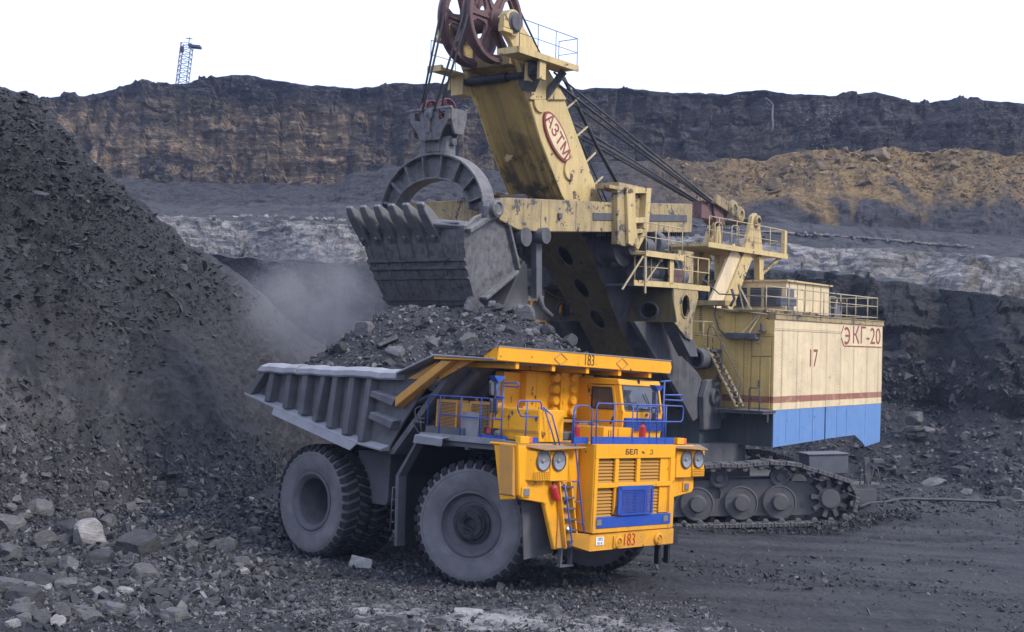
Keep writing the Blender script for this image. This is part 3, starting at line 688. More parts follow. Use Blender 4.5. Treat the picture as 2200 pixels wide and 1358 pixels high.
def rear_wheel():
    b = MB()
    b.lathe([(.765, -.39), (.79, -.43), (.745, -.452), (.70, -.43), (.645, -.37), (.62, -.34), (.60, .62), (.585, .66)], (0, 0, 0), (0, 1, 0), 56, False, unit=False)
    b.lathe([(.735, -.39), (.735, .40), (.79, .43)], (0, 0, 0), (0, 1, 0), 40, False, unit=False)
    w = b.build('wheel', M['rim'], T)
    make_tyre(w)
    h = MB(); h.lathe([(.60, .62), (.44, .60), (.42, .46), (.38, .42), (.001, .42)], (0, 0, 0), (0, 1, 0), 40, False, unit=False)
    for k in range(10):
        a = 2*math.pi*k/10; h.lathe([(.035, 0), (.03, .05)], (.33*math.cos(a), .42, .33*math.sin(a)), (.33*math.cos(a), .37, .33*math.sin(a)), 6)
    for k in range(6):
        a = 2*math.pi*k/6+.3; h.obox((.50*math.cos(a), .57, .50*math.sin(a)), (.07, .07, .05), Matrix.Rotation(-a, 3, 'Y'))
    h.build('hub', M['rim'], w); return w
def copy_wheel(w, loc, rz):
    c = copy_obj(w, T, loc, (0, 0, rz))
    for ch in w.children: copy_obj(ch, c)
    return c
fw = front_wheel(); fw.location = (.12, -2.41, 1.53); fw.rotation_euler = (0, rad(20), rad(21))
bpy.context.view_layer.update()
c = copy_wheel(fw, (-.12, 2.41, 1.53), 0); c.rotation_euler = (0, rad(70), rad(180+21))
rw = rear_wheel(); rw.location = (-5.4, -2.685, 1.53); rw.rotation_euler = (0, rad(48), 0)
c = copy_wheel(rw, (-5.4, -1.70, 1.53), 0); c.rotation_euler = (0, rad(10), 0)
for y in (1.70, 2.685): copy_wheel(rw, (-5.4, y, 1.53), rad(180))

# --- chassis
b = MB()
for s in (-1, 1): b.box(-8.0, 2.6, s*.75-.18, s*.75+.18, 1.55, 2.45)
b.box(-7.6, -7.2, -.9, .9, 1.5, 2.4); b.box(-3.0, -2.5, -.9, .9, 1.5, 2.6); b.box(1.9, 2.5, -1.2, 1.2, 1.2, 2.3)
b.build('frame', M['chassis'], T, .02)
b = MB(); b.cyl((-5.4, -1.3, 1.53), (-5.4, 1.3, 1.53), .62, n=24); b.cyl((-5.4, -.4, 1.53), (-5.4, .4, 1.53), .8, n=24); b.box(-5.3, -2.6, -.35, .35, 1.4, 1.95)
b.build('rear_axle', M['chassis'], T)
b = MB(); b.box(-.35, .35, -1.9, 1.9, 1.3, 1.75)
for s in (-1, 1): b.cyl((0, s*1.7, 1.0), (0, s*1.7, 3.1), .19, n=16); b.lathe([(.30, 0), (.30, .55), (.16, .62), (.16, .95)], (0, s*1.55, 1.15), (0, s*1.55, 3.2), 18, unit=True)
b.build('front_axle', M['chassis'], T)
b = MB(); b.lathe([(.25, 0), (.25, .55), (.16, .58), (.16, 1)], (-2.55, -1.25, 1.6), (-3.3, -1.25, 3.15), 18); hc = b.build('hoist_cylinder', M['chassis'], T); copy_obj(hc, T, (0, 2.5, 0))
b = MB(); b.prism([(-4.45, 1.72), (-4.38, 1.62), (-3.36, 1.60), (-3.28, 1.70), (-3.25, 3.0), (-4.55, 2.96)], 'y', -2.30, -1.2)
b.box(-4.47, -3.25, -2.31, -2.2, 2.28, 2.31)
b.build('fuel_tank', M['chassis_grey'], T, .06, 2)

# --- dump body
body_side = [(-8.30, 4.30), (-7.00, 3.98), (-3.45, 3.22), (-2.52, 3.14), (-2.0, 3.88), (-1.3, 4.72), (-.42, 5.44), (1.25, 5.44), (1.25, 5.48), (-.70, 5.48), (-2.06, 5.02), (-7.65, 5.05)]
b = MB()
for s in (-1, 1): b.prism(body_side, 'y', s*2.98, s*3.04)
b.prism([(-8.34, 4.16), (-3.5, 3.10), (-2.40, 3.00), (-2.45, 3.12), (-3.45, 3.22), (-8.30, 4.28)], 'y', -2.98, 2.98)
b.prism([(-2.40, 3.00), (-.18, 5.38), (-.30, 5.46), (-2.52, 3.10)], 'y', -2.98, 2.98); b.box(-.25, 1.30, -2.98, 2.98, 5.38, 5.45)
body = b.build('dump_body', M['body_grey'], T)
for s in (-1, 1):                                            # side ribs
    ribs = [(-7.22, -7.40, 4.12, .28), (-6.46, -6.58, 3.98, .25), (-5.76, -5.87, 3.85, .27), (-4.99, -5.26, 3.71, .22), (-4.49, -4.65, 3.56, .26), (-3.81, -4.0, 3.42, .27), (-3.13, -3.36, 3.28, .25)]
    for ut, ub, zb, w in ribs:
        d = MB(); h = w/2
        P = lambda u, v, z: (u, s*v, z)
        d.add([P(ut-h, 3.04, 4.92), P(ut+h, 3.04, 4.92), P(ut+h*.8, 3.30, 4.92), P(ut-h*.8, 3.30, 4.92), P(ub-h, 3.04, zb-.05), P(ub+h, 3.04, zb-.05), P(ub+h*.8, 3.30, zb-.02), P(ub-h*.8, 3.30, zb-.02)],
              [(0, 1, 2, 3), (4, 7, 6, 5), (0, 4, 5, 1), (1, 5, 6, 2), (2, 6, 7, 3), (3, 7, 4, 0)])
        d.build('side_rib', M['body_grey'], body, .012)
    d = MB(); d.add([P(u, s_v, z) for u, s_v, z in [(-7.80, 3.04, 4.92), (-7.52, 3.04, 4.92), (-7.52, 3.30, 4.92), (-7.80, 3.30, 4.92), (-8.46, 3.04, 4.30), (-8.15, 3.04, 4.25), (-8.15, 3.30, 4.25), (-8.46, 3.30, 4.32)]],
                    [(0, 1, 2, 3), (4, 7, 6, 5), (0, 4, 5, 1), (1, 5, 6, 2), (2, 6, 7, 3), (3, 7, 4, 0)])
    d.build('side_rib', M['body_grey'], body, .012)
    # ledge plates between the ribs at the foot, where dust lies
    d = MB()
    for (u0, z0), (u1, z1) in [((-8.45, 4.30), (-7.0, 3.96)), ((-7.0, 3.96), (-3.42, 3.22)), ((-3.42, 3.22), (-2.5, 3.12))]:
        d.add([P(u0, 3.02, z0+.10), P(u1, 3.02, z1+.10), P(u1, 3.32, z1), P(u0, 3.32, z0), P(u0, 3.02, z0-.04), P(u1, 3.02, z1-.04), P(u1, 3.32, z1-.04), P(u0, 3.32, z0-.04)],
              [(0, 1, 2, 3), (4, 7, 6, 5), (0, 4, 5, 1), (1, 5, 6, 2), (2, 6, 7, 3), (3, 7, 4, 0)])
    d.build('bottom_ledge', M['body_light'], body)
    d = MB(); d.sheet([P(-7.02, 3.33, 3.95), P(-3.42, 3.33, 3.21), P(-3.62, 3.40, 3.02), P(-6.98, 3.40, 3.76)], .03*s)
    d.build('skirt_plate', M['body_light'], body)
    # top rail: three lengths, slightly bent
    d = MB()
    q = lambda u, v, z, dz=0: P(u, v, z+dz)
    segs = [(-7.84, -6.10, .0, .01), (-6.09, -4.05, -.015, .0), (-4.04, -2.06, .0, -.015)]
    for u0, u1, a0, a1 in segs:
        n = 6; prof = [(2.94, 4.90), (3.34, 4.885), (3.37, 4.93), (3.33, 5.06), (3.20, 5.15), (2.94, 5.17)]
        vs = []
        for i in range(n+1):
            t = i/n; u = u0+(u1-u0)*t; wv = .012*math.sin(u*3.1)+.01*math.sin(u*7.7)+a0+(a1-a0)*t
            for v, z in prof: vs.append(P(u+(0 if u0 > -7 or i else (.28 if z > 5.1 else (.12 if z > 5 else 0))), v+wv*.8*(v > 3), z+wv))
        k = len(prof); fs = [tuple(range(k)), tuple(range(n*k, n*k+k))[::-1]]+[(i*k+j, i*k+(j+1) % k, (i+1)*k+(j+1) % k, (i+1)*k+j) for i in range(n) for j in range(k)]
        d.add(vs, fs)
    d.build('top_rail', M['body_light'], body, .01)
    # sloped rail up to the visor, and the shelf
    d = MB(); d.beam(P(-2.06, 3.16, 5.04), P(-.72, 3.22, 5.50), .40, .05, (0, 0, 1)); d.build('sloped_rail', M['body_light'], body, .01)
    d = MB(); d.beam(P(-.73, 3.20, 5.515), P(1.34, 3.20, 5.47), .44, .05, (0, 0, 1)); d.build('shelf_rail', M['body_light'], body, .01)
    d = MB(); d.add([P(-1.9, 3.05, 4.92), P(-.72, 3.05, 5.44), P(.4, 3.05, 5.44), P(-.80, 3.05, 4.92), P(-1.9, 3.10, 4.92), P(-.72, 3.10, 5.44), P(.4, 3.10, 5.44), P(-.80, 3.10, 4.92)],
                    [(0, 1, 2, 3), (4, 7, 6, 5), (0, 4, 5, 1), (1, 5, 6, 2), (2, 6, 7, 3), (3, 7, 4, 0)]); d.build('gusset_plate', M['yellow_dusty'], body)
    d = MB(); d.beam(P(-.79, 3.10, 5.46), P(-.79, 3.10, 4.95), .12, .07, (1, 0, 0)); d.build('gusset_post', M['chassis_grey'], body)
    # box channels: one climbs to the visor in dusty yellow, two run level
    d = MB(); d.add([P(-2.10, 3.04, 4.42), P(-2.06, 3.04, 4.17), P(-.12, 3.04, 5.42), P(-.55, 3.04, 5.42), P(-2.10, 3.32, 4.43), P(-2.07, 3.32, 4.20), P(-.12, 3.32, 5.40), P(-.50, 3.32, 5.40)],
                    [(0, 1, 2, 3), (4, 7, 6, 5), (0, 4, 5, 1), (1, 5, 6, 2), (2, 6, 7, 3), (3, 7, 4, 0)]); d.build('sloped_channel', M['yellow_dusty'], body, .015)
    for z0, z1, zb0, zb1, ue in ((4.60, 4.44, 4.40, 4.19, -2.10), (4.06, 3.88, 3.84, 3.62, -2.12)):
        d = MB(); d.add([P(-3.02, 3.04, z0), P(ue, 3.04, z1), P(ue-.1, 3.04, zb1), P(-3.10, 3.04, zb0), P(-3.02, 3.30, z0-.03), P(ue, 3.30, z1-.03), P(ue-.12, 3.30, zb1+.03), P(-3.10, 3.30, zb0+.03)],
                        [(0, 1, 2, 3), (4, 7, 6, 5), (0, 4, 5, 1), (1, 5, 6, 2), (2, 6, 7, 3), (3, 7, 4, 0)]); d.build('side_channel', M['body_grey'], body, .015)
for v in (-2.4, -1.5, -.5, .5, 1.5, 2.4):                    # ribs under the sloping front wall
    d = MB(); d.beam((-2.28, v, 2.98), (-.22, v, 5.20), .22, .20, (0, 1, 0)); d.build('front_rib', M['body_grey'], body, .01)
for s in (-1, 1):
    d = MB(); d.beam((-8.2, s*1.4, 3.98), (-2.3, s*1.4, 2.85), .3, .3); d.build('floor_beam', M['chassis_grey'], body)
# visor
b = MB(); b.box(-.70, 1.36, -3.38, 3.38, 5.43, 5.49)
for v in (-2.6, -1.3, 0, 1.3, 2.6): b.box(-.5, 1.34, v-.06, v+.06, 5.28, 5.43)
visor = b.build('visor', M['yellow'], T)
b = MB(); b.add([(1.42, -3.38, 5.44), (1.42, 3.40, 5.42), (1.42, 3.46, 5.60), (1.42, 3.40, 5.75), (1.42, -3.34, 5.77), (1.37, -3.38, 5.44), (1.37, 3.40, 5.42), (1.37, 3.46, 5.60), (1.37, 3.40, 5.75), (1.37, -3.34, 5.77)],
                [(0, 1, 2, 3, 4), (9, 8, 7, 6, 5), (0, 5, 6, 1), (1, 6, 7, 2), (2, 7, 8, 3), (3, 8, 9, 4), (4, 9, 5, 0)])
b.add([(1.37, -3.36, 5.77), (.95, -3.36, 5.53), (.95, -3.33, 5.49), (1.37, -3.33, 5.49)], [(0, 1, 2, 3)])
b.build('visor_front', M['yellow'], visor, .012)
b = MB(); b.box(1.30, 1.435, -3.36, 3.42, 5.757, 5.785); b.build('visor_lip', M['body_light'], visor)
for v in (-1.14, 1.28):
    d = MB(); zc = 5.585; P4 = [(1.426, v-.24, zc), (1.426, v, zc+.145), (1.426, v+.24, zc), (1.426, v, zc-.145)]
    for i in range(4): d.beam(P4[i], P4[(i+1) % 4], .028, .022, (1, 0, 0))
    d.build('diamond_mark', M['yellow_dusty'], visor)
lettering('number_lettering', '183', .40, M['black'], visor, (1.427, -.06, 5.60), (0, 1, -.004), (0, 0, 1), .003, .74, -.004)

# --- hood with radiator grille
b = MB(); b.prism([(1.55, 3.60), (2.955, 3.60), (2.955, 1.57), (1.9, 1.57)], 'y', -1.56, -1.40); b.prism([(1.55, 3.60), (2.955, 3.60), (2.955, 1.57), (1.9, 1.57)], 'y', 1.40, 1.62)
b.box(1.55, 2.955, -1.56, 1.62, 3.56, 3.61); b.box(1.4, 1.6, -1.5, 1.6, 1.6, 3.56)
b.box(2.90, 2.955, -1.40, 1.42, 1.55, 1.68)
hood = b.build('hood', M['yellow'], T, .012)
b = MB(); b.prism([(1.56, 3.62), (2.985, 3.62), (2.985, 3.30), (2.93, 3.28), (2.93, 3.58)], 'y', -1.54, 1.60)
b.box(2.93, 2.985, -1.54, -1.42, 1.56, 3.30); b.box(2.93, 2.985, 1.42, 1.62, 1.56, 3.30)
b.box(2.93, 2.985, -1.42, 1.42, 2.60, 2.72); b.box(2.93, 2.98, -1.42, 1.42, 1.56, 1.655)
for v in (-.70, .14): b.box(2.90, 2.965, v-.07, v+.07, 2.72, 3.30)
for v in (-.70,): b.box(2.90, 2.965, v-.06, v+.06, 1.96, 2.60)
b.build('grille_frame', M['yellow'], hood, .008)
b = MB(); b.box(2.62, 2.66, -1.4, 1.42, 1.9, 3.32); b.build('radiator_core', M['chassis'], hood)
slat_me = {}
def slat(w):
    if w not in slat_me:
        d = MB(); d.add([(0, 0, .045), (.085, 0, -.045), (.085, 0, -.062), (0, 0, .028), (0, w, .045), (.085, w, -.045), (.085, w, -.062), (0, w, .028)],
                        [(0, 1, 2, 3), (7, 6, 5, 4), (0, 4, 5, 1), (1, 5, 6, 2), (2, 6, 7, 3), (3, 7, 4, 0)])
        slat_me[w] = d.build('louvre_slat', M['yellow'], hood); slat_me[w].location = (2.80, -9, 0); return slat_me[w]
    return copy_obj(slat_me[w], hood)
for v0, w in ((-1.41, .64), (-.62, .69), (.22, .82)):
    for i in range(7): slat(w).location = (2.82, v0, 2.775+.0785*i)
for v0, w in ((-1.41, .64), (-.62, .69), (.22, .82)):
    for i in range(8): slat(w).location = (2.82, v0, 1.985+.0785*i)
b = MB(); b.box(2.60, 2.93, 1.06, 1.40, 1.95, 3.30); b.build('grille_side_panel', M['yellow'], hood)
b = MB(); b.box(2.90, 2.99, -1.42, 1.50, 1.665, 1.93); bp = b.build('lower_panel', M['blue'], hood, .008)
for v in (-1.33, 1.28):
    b = MB(); b.box(2.985, 3.002, v-.11, v+.11, 1.725, 1.885); b.build('lamp_bezel', M['chassis_grey'], hood)
    b = MB(); b.box(3.0, 3.008, v-.085, v+.085, 1.745, 1.865); b.build('position_lamp', M['lamp_glass'], hood, .01)
# blue wire screen hanging over the grille
b = MB(); u = 3.03
b.box(u-.02, u+.02, -.68, .66, 2.54, 2.64); b.box(u-.02, u+.02, -.68, .62, 1.95, 1.985); b.box(u-.02, u+.02, -.70, -.58, 1.95, 2.62); b.box(u-.02, u+.02, .60, .665, 1.96, 2.62); b.box(u-.02, u+.02, .33, .36, 1.96, 2.6)
for i in range(21): v = -.58+i*.0562; b.box(u-.006, u+.006, v-.009, v+.009, 1.97, 2.56)
for i in range(17): z = 1.985+i*.0345; b.box(u-.004, u+.008, -.60, .62, z-.007, z+.007)
b.build('guard_screen', M['blue'], hood)
b = MB(); b.tube([(2.96, -.75, 1.95), (2.985, -.70, 2.2), (2.985, -.66, 2.62)], .017, 6); b.build('copper_pipe', M['brass'], hood)
lettering('badge_lettering', 'БЕЛ', .17, M['black'], hood, (2.987, -.20, 3.435), (0, 1, 0), (0, 0, 1), .003, 1.45, .004)
lettering('badge_lettering', 'З', .17, M['black'], hood, (2.987, .60, 3.43), (0, 1, 0), (0, 0, 1), .003, 1.45, .0)
b = MB(); b.beam((2.988, .21, 3.45), (2.988, .31, 3.41), .035, .008, (1, 0, 0)); b.build('badge_mark', M['black'], hood)
# bumper
b = MB(); b.prism([(1.9, 1.54), (2.995, 1.54), (2.995, 1.16), (1.9, 1.14)], 'y', -1.62, 1.66)
b.add([(2.995, -1.62, 1.54), (2.995, -1.62, 1.16), (2.50, -2.0, 1.30), (2.50, -2.0, 1.56), (2.3, -1.62, 1.54), (2.3, -1.62, 1.16)], [(0, 1, 2, 3), (0, 3, 4), (1, 5, 2), (4, 3, 2, 5)])
bumper = b.build('bumper', M['yellow'], T, .015)
lettering('number_lettering', '183', .42, M['darkred'], bumper, (2.998, -.155, 1.345), (0, 1, -.02), (0, 0, 1), .003, .82, -.003)
b = MB(); b.box(2.996, 3.006, -1.42, -1.13, 1.285, 1.475); b.build('licence_plate', M['white'], bumper)
lettering('plate_lettering', '1093', .105, M['black'], bumper, (3.008, -1.275, 1.42), (0, 1, 0), (0, 0, 1), .001, .95, .001)
lettering('plate_lettering', 'КК 42', .075, M['black'], bumper, (3.008, -1.275, 1.325), (0, 1, 0), (0, 0, 1), .001, .95, .001)
for v, r in ((-.60, .16), (.99, .17)):
    b = MB(); b.lathe([(r, 0), (r*.9, .05), (r*.55, .07), (r*.45, .03), (.001, .03)], (2.995, v, 1.33), (3.06, v, 1.33), 20, False, unit=False)
    b.prism([(v-.17, 1.2), (v+.02, 1.17), (v+.1, 1.25), (v-.1, 1.46), (v-.17, 1.47)], 'x', 2.995, 3.025) if v < 0 else b.tube([(3.04, v-.06, 1.40), (3.08, v, 1.32), (3.07, v-.05, 1.22), (3.05, v-.1, 1.28)], .022, 8)
    b.build('tow_eye', M['yellow'], bumper, .006)
b = MB(); b.tube([(2.56, -1.98, 1.52), (2.60, -2.02, 1.45), (2.60, -2.02, 1.36), (2.52, -2.06, 1.30)], .022, 8); b.build('tow_hook', M['black'], bumper)

# --- fenders with lamps
def fender(s):
    P = lambda u, v, z: (u, s*v, z)
    b = MB()
    out = [(-3.72, 3.56), (-3.60, 2.45), (-3.50, 2.36), (-2.75, 2.25), (-2.31, 1.18), (-1.60, 1.18), (-1.60, 3.56)] if s < 0 else [(3.05, 3.56), (3.13, 2.46), (3.05, 2.36), (2.30, 2.25), (1.64, 2.25), (1.64, 3.56)]
    b.prism(out, 'x', 2.40, 2.52)
    if s < 0: b.prism([(2.40, 3.56), (2.40, 2.36), (1.98, 2.30), (1.70, 3.56)], 'y', -3.66, -3.56); b.box(1.6, 2.5, -3.70, -1.56, 3.53, 3.585)
    else: b.prism([(2.40, 3.56), (2.40, 2.36), (1.98, 2.30), (1.70, 3.56)], 'y', 3.03, 3.11); b.box(1.6, 2.5, 1.62, 3.1, 3.53, 3.585)
    f = b.build('fender', M['yellow'], T, .02)
    b = MB(); lo, hi = (2.15, 3.28) if s < 0 else (2.10, 3.32)
    # twin lamp box: the outer corner is cut back, the inner lamp sits a little lower and forward
    b.add([P(u, v, z) for z in (2.78, 3.45) for u, v in ((2.53, 2.80), (2.68, 2.80), (2.68, hi), (2.44, hi+.24), (2.40, hi+.24))], [(0, 1, 2, 3, 4), (9, 8, 7, 6, 5)]+[(i, (i+1) % 5, 5+(i+1) % 5, 5+i) for i in range(5)])
    b.add([P(u, v, z) for z in (2.76, 3.43) for u, v in ((2.53, lo), (2.67, lo), (2.67, 2.765), (2.53, 2.765))], [(0, 1, 2, 3), (7, 6, 5, 4)]+[(i, (i+1) % 4, 4+(i+1) % 4, 4+i) for i in range(4)])
    lb = b.build('lamp_box', M['yellow'], T, .012)
    for v, u in (((3.05, 2.685), (2.50, 2.675)) if s < 0 else ((3.04, 2.685), (2.51, 2.675))):
        d = MB(); d.lathe([(.20, 0), (.235, .015), (.235, .035), (.205, .045)], P(u, v, 3.225), P(u+.05, v, 3.225), 28, False, unit=False); d.build('headlamp_ring', M['chassis_grey'], lb)
        d = MB(); d.lathe([(.205, .03), (.15, .012), (.06, .0), (.045, .03), (.001, .035)], P(u, v, 3.225), P(u+.05, v, 3.225), 28, False, unit=False); d.build('headlamp', M['lamp_glass'], lb)
    # perforated grille below the outer lamp
    d = MB()
    for i in range(9): v = 2.84+i*.058; d.box(2.68, 2.695, min(s*(v-.010), s*(v+.010)), max(s*(v-.010), s*(v+.010)), 2.79, 2.985)
    for i in range(5): z = 2.80+i*.044; d.box(2.68, 2.70, min(s*2.81, s*hi), max(s*2.81, s*hi), z-.008, z+.008)
    d.build('lamp_grille', M['yellow'], lb)
    d = MB(); d.box(2.672, 2.682, min(s*2.82, s*(hi-.01)), max(s*2.82, s*(hi-.01)), 2.79, 2.985); d.build('lamp_opening', M['black'], lb)
    v = 3.42 if s < 0 else 2.74
    d = MB(); d.box(2.52, 2.56, s*v-.14, s*v+.14, 2.40, 2.64); d.build('lamp_bezel', M['yellow'], f, .015)
    d = MB(); d.box(2.55, 2.585, s*v-.095, s*v+.095, 2.435, 2.605); d.build('corner_lamp', M['lamp_glass'], f, .012)
    # peak over the lamps
    d = MB(); d.sheet([P(2.30, 1.75, 3.585), P(2.86, 1.75, 3.55), P(2.86, 3.2, 3.50), P(2.30, 3.62, 3.585)][::s], .025); d.build('lamp_peak', M['yellow_dusty'], f)
    return f
fr = fender(-1); fl = fender(1)
b = MB(); b.box(2.47, 2.51, -3.74, -1.55, 3.57, 3.60); b.build('fender_edge', M['yellow_dusty'], T)
b = MB(); b.prism([(-3.72, 2.45), (-3.62, 2.40), (-3.66, 3.50), (-3.78, 3.55)], 'x', 2.0, 2.42); b.build('fender_flange', M['yellow_dusty'], T, .01)
b = MB(); b.sheet([(2.15, -3.12, 2.28), (2.15, -2.42, 2.20), (2.02, -1.78, 1.03), (1.92, -2.70, .91)], .03); b.build('mudflap', M['flap'], T)
b = MB(); b.sheet([(2.15, 3.0, 2.28), (2.15, 2.42, 2.20), (2.02, 1.9, 1.03), (1.92, 2.70, .91)], .03); b.build('mudflap', M['flap'], T)
# marker lamps
for v, u in ((-3.45, 2.42), (2.55, 2.40)):
    b = MB(); b.box(u-.06, u+.10, v-.20, v+.10, 3.60, 3.76); ml = b.build('marker_lamp', M['yellow'], T, .01)
    b = MB(); b.box(u-.05, u+.09, v+.10, v+.22, 3.61, 3.75); b.build('lamp_lens', M['orange'], ml, .01)

# --- ladder up the front right fender
b = MB(); b.box(2.525, 2.56, -2.28, -1.70, 1.22, 2.72); lad = b.build('ladder', M['yellow_dusty'], T)
for s_, (v0, v1) in ((0, (-2.40, -2.05)), (1, (-1.98, -1.62))):
    b = MB(); b.beam((2.60, v0 if not s_ else -2.0, 2.74 if not s_ else 2.74), (2.60, v1, 1.20), .045, .13, (1, 0, 0)); b.build('stringer', M['yellow'], lad, .005)
for i in range(6):
    t = (i+.4)/6; z = 2.72-1.5*t; v = -2.36+.32*t
    b = MB(); b.box(2.545, 2.69, v, v+.40, z-.018, z+.018); b.build('rung', M['chassis_grey'], lad)
for z in (2.62, 2.25, 1.36):
    v = -2.36+.32*(2.72-z)/1.5+.20; b = MB(); b.cyl((2.556, v, z), (2.566, v, z), .055, n=16); b.build('toe_hole', M['black'], lad)
b = MB(); b.lathe([(.07, 0), (.07, .6), (.04, 1)], (2.57, -1.95, 1.62), (2.63, -1.95, 1.62), 16); b.build('step_lamp', M['chrome'], lad)
b = MB(); b.tube([(2.74, -2.33, 2.70), (2.76, -2.24, 2.3), (2.76, -2.0, 1.42), (2.74, -1.98, 1.27), (2.66, -2.05, 1.22)], .020, 8); b.build('ladder_rail', M['blue_rail'], lad)
b = MB(); b.tube([(2.62, -1.86, 4.46), (2.70, -2.02, 4.44), (2.74, -2.10, 4.30), (2.74, -2.10, 3.90), (2.66, -1.98, 3.84), (2.74, -2.02, 3.6), (2.76, -1.52, 1.34), (2.74, -1.46, 1.22), (2.64, -1.48, 1.20)], .020, 8); b.build('ladder_rail', M['blue_rail'], lad)
for z in (2.75, 2.28, 1.80):
    v = -2.02+.5*(3.6-z)/2.26; b = MB(); b.tube([(2.76, v, z), (2.60, v-.15, z-.01)], .016, 6); b.build('rail_bracket', M['blue_rail'], lad)
for v0 in (-2.02, -1.66):
    b = MB(); b.beam((2.45, v0, 1.20), (2.42, v0+.02, .78), .10, .06, (0, 1, 0)); b.build('hanging_step', M['chassis_grey'], lad)
b = MB(); b.box(2.36, 2.50, -2.06, -1.58, .755, .80); b.build('hanging_step', M['chassis_grey'], lad)
for v0 in (1.95, 2.35):
    b = MB(); b.beam((2.3, v0, 1.5), (2.28, v0+.05, .55), .14, .09, (0, 1, 0)); b.build('hanging_step', M['chassis'], T)
b = MB(); b.box(2.15, 2.5, 1.75, 2.55, 1.05, 1.5); b.build('step_bracket', M['chassis'], T)

# --- deck
b = MB(); b.box(-1.30, 1.60, -3.08, 3.12, 3.54, 3.61); b.box(1.55, 2.42, -3.5, -1.50, 3.54, 3.605); b.box(1.55, 2.42, 1.55, 3.0, 3.54, 3.605)
b.box(-1.3, 1.55, -3.04, -2.9, 3.36, 3.54); b.box(-1.3, 1.55, 2.9, 3.04, 3.36, 3.54)
for u in (-.8, .2, 1.2): b.box(u-.06, u+.06, -3.0, 3.0, 3.3, 3.54)
deck = b.build('deck', M['chassis_grey'], T)
b = MB(); b.box(-1.32, 1.52, -3.125, -3.08, 3.49, 3.63); b.build('deck_edge', M['body_light'], deck)
b = MB(); b.box(-1.2, .10, -3.05, -2.98, 3.61, 3.80); b.build('kick_plate', M['chassis_grey'], deck)
b = MB(); b.box(.60, 1.50, -3.05, -2.98, 3.60, 3.70); b.build('kick_plate', M['blue'], deck)
b = MB(); b.prism([(-1.28, 3.56), (-.30, 3.53), (-.32, 3.34), (-1.33, 3.36)], 'y', -3.34, -3.31)
b.add([(-1.28, -3.1, 3.60), (-.30, -3.1, 3.56), (-.30, -3.33, 3.53), (-1.28, -3.33, 3.56)], [(0, 1, 2, 3)]); b.build('side_flap', M['body_light'], T, .01)
# guard behind the front wheel: a light edge strip, and a sheet coloured dark for its shade
b = MB(); b.prism([(-1.37, 3.52), (-1.30, 3.52), (-2.0, 2.49), (-1.93, .77), (-2.02, .77), (-2.12, 2.49)], 'y', -3.12, -2.86); b.build('guard_edge', M['chassis_grey'], T)
b = MB(); b.prism([(-1.32, 3.50), (-2.06, 2.49), (-1.98, .80), (-2.02, .80), (-2.10, 2.50), (-1.36, 3.52)], 'y', -2.86, -1.0); b.build('wheel_guard', M['chassis'], T)
b = MB()
for z in (2.19, 1.9, 1.62, 1.34): b.tube([(-2.12, -3.10, z), (-2.22, -3.10, z), (-2.22, -2.86, z), (-2.12, -2.86, z)], .015, 6)
b.tube([(-2.22, -3.10, 2.19), (-2.22, -3.10, 1.1)], .015, 6); b.tube([(-2.22, -2.86, 2.19), (-2.22, -2.86, 1.1)], .015, 6); b.build('rear_ladder', M['chassis_grey'], T)

# --- radiator boxes and engine cover on the right deck
def louvre_box(u0, u1, v, z0, z1):
    b = MB(); b.box(u0, u1, v, v+.35, z0, z1); 
    for u in (u0+.04, u1-.04): b.tube([(u-.03, v+.15, z1), (u-.03, v+.15, z1+.05), (u, v+.15, z1+.08), (u+.03, v+.15, z1+.05), (u+.03, v+.15, z1)], .012, 6)
    o = b.build('louvre_box', M['yellow_dusty'], T)
    d = MB(); d.box(u0+.07, u1-.05, v-.012, v+.005, z0+.03, z1-.07); d.build('louvre_back', M['black'], o)
    for uu in (u0, u1-.05):
        d = MB(); d.box(uu, uu+.055, v-.035, v, z0, z1); d.build('louvre_frame', M['yellow_dusty'], o, .004)
    n = int((z1-z0-.09)/.034); first = None
    for i in range(n):
        if first is None: d = MB(); d.box(u0+.06, u1-.05, -.03, -.008, -.007, .007); first = d.build('louvre_slat', M['yellow_dusty'], o); q = first
        else: q = copy_obj(first, o)
        q.location = (0, v, z0+.05+i*.034)
louvre_box(-1.02, -.30, -2.86, 3.66, 4.46); louvre_box(.12, .86, -2.86, 3.66, 4.46)
b = MB(); b.box(-.28, .12, -2.80, -2.2, 3.61, 4.42); b.build('engine_cover', M['yellow_dusty'], T, .01)
b = MB(); b.box(.88, 2.35, -2.84, -2.0, 3.62, 4.36); ec = b.build('engine_cover', M['yellow'], T, .015)
for u0, u1 in ((.90, 1.38), (1.40, 2.33)):
    d = MB(); d.box(u0, u1, -2.862, -2.84, 3.86, 4.34); d.build('cover_panel', M['yellow'], ec, .004)
d = MB(); d.box(.9, 2.33, -2.875, -2.84, 3.82, 3.845); d.build('cover_ledge', M['yellow_dusty'], ec)
for u, z in ((1.0, 4.26), (1.5, 4.26), (1.95, 4.26), (1.4, 4.15), (2.25, 4.15)):
    d = MB(); d.box(u-.012, u+.012, -2.88, -2.862, z-.07, z+.05); d.box(u-.05, u+.05, -2.885, -2.862, z-.012, z+.012); d.build('cover_latch', M['chassis_grey'], ec)
for u in (.95, 1.6, 2.1, 2.25):
    d = MB(); d.cyl((u, -2.6, 4.36), (u, -2.6, 4.42), .04, n=10); d.build('lifting_eye', M['yellow_dusty'], ec)
b = MB(); b.box(-.02, .52, -2.98, -2.95, 3.62, 4.20); b.build('deck_shield', M['body_light'], T)
b = MB(); b.box(.72, 1.1, -2.98, -2.90, 3.72, 3.86); tl = b.build('tail_lamp', M['chassis'], T); b = MB(); b.box(.82, .95, -2.992, -2.98, 3.73, 3.85); b.build('lamp_lens', M['red'], tl)
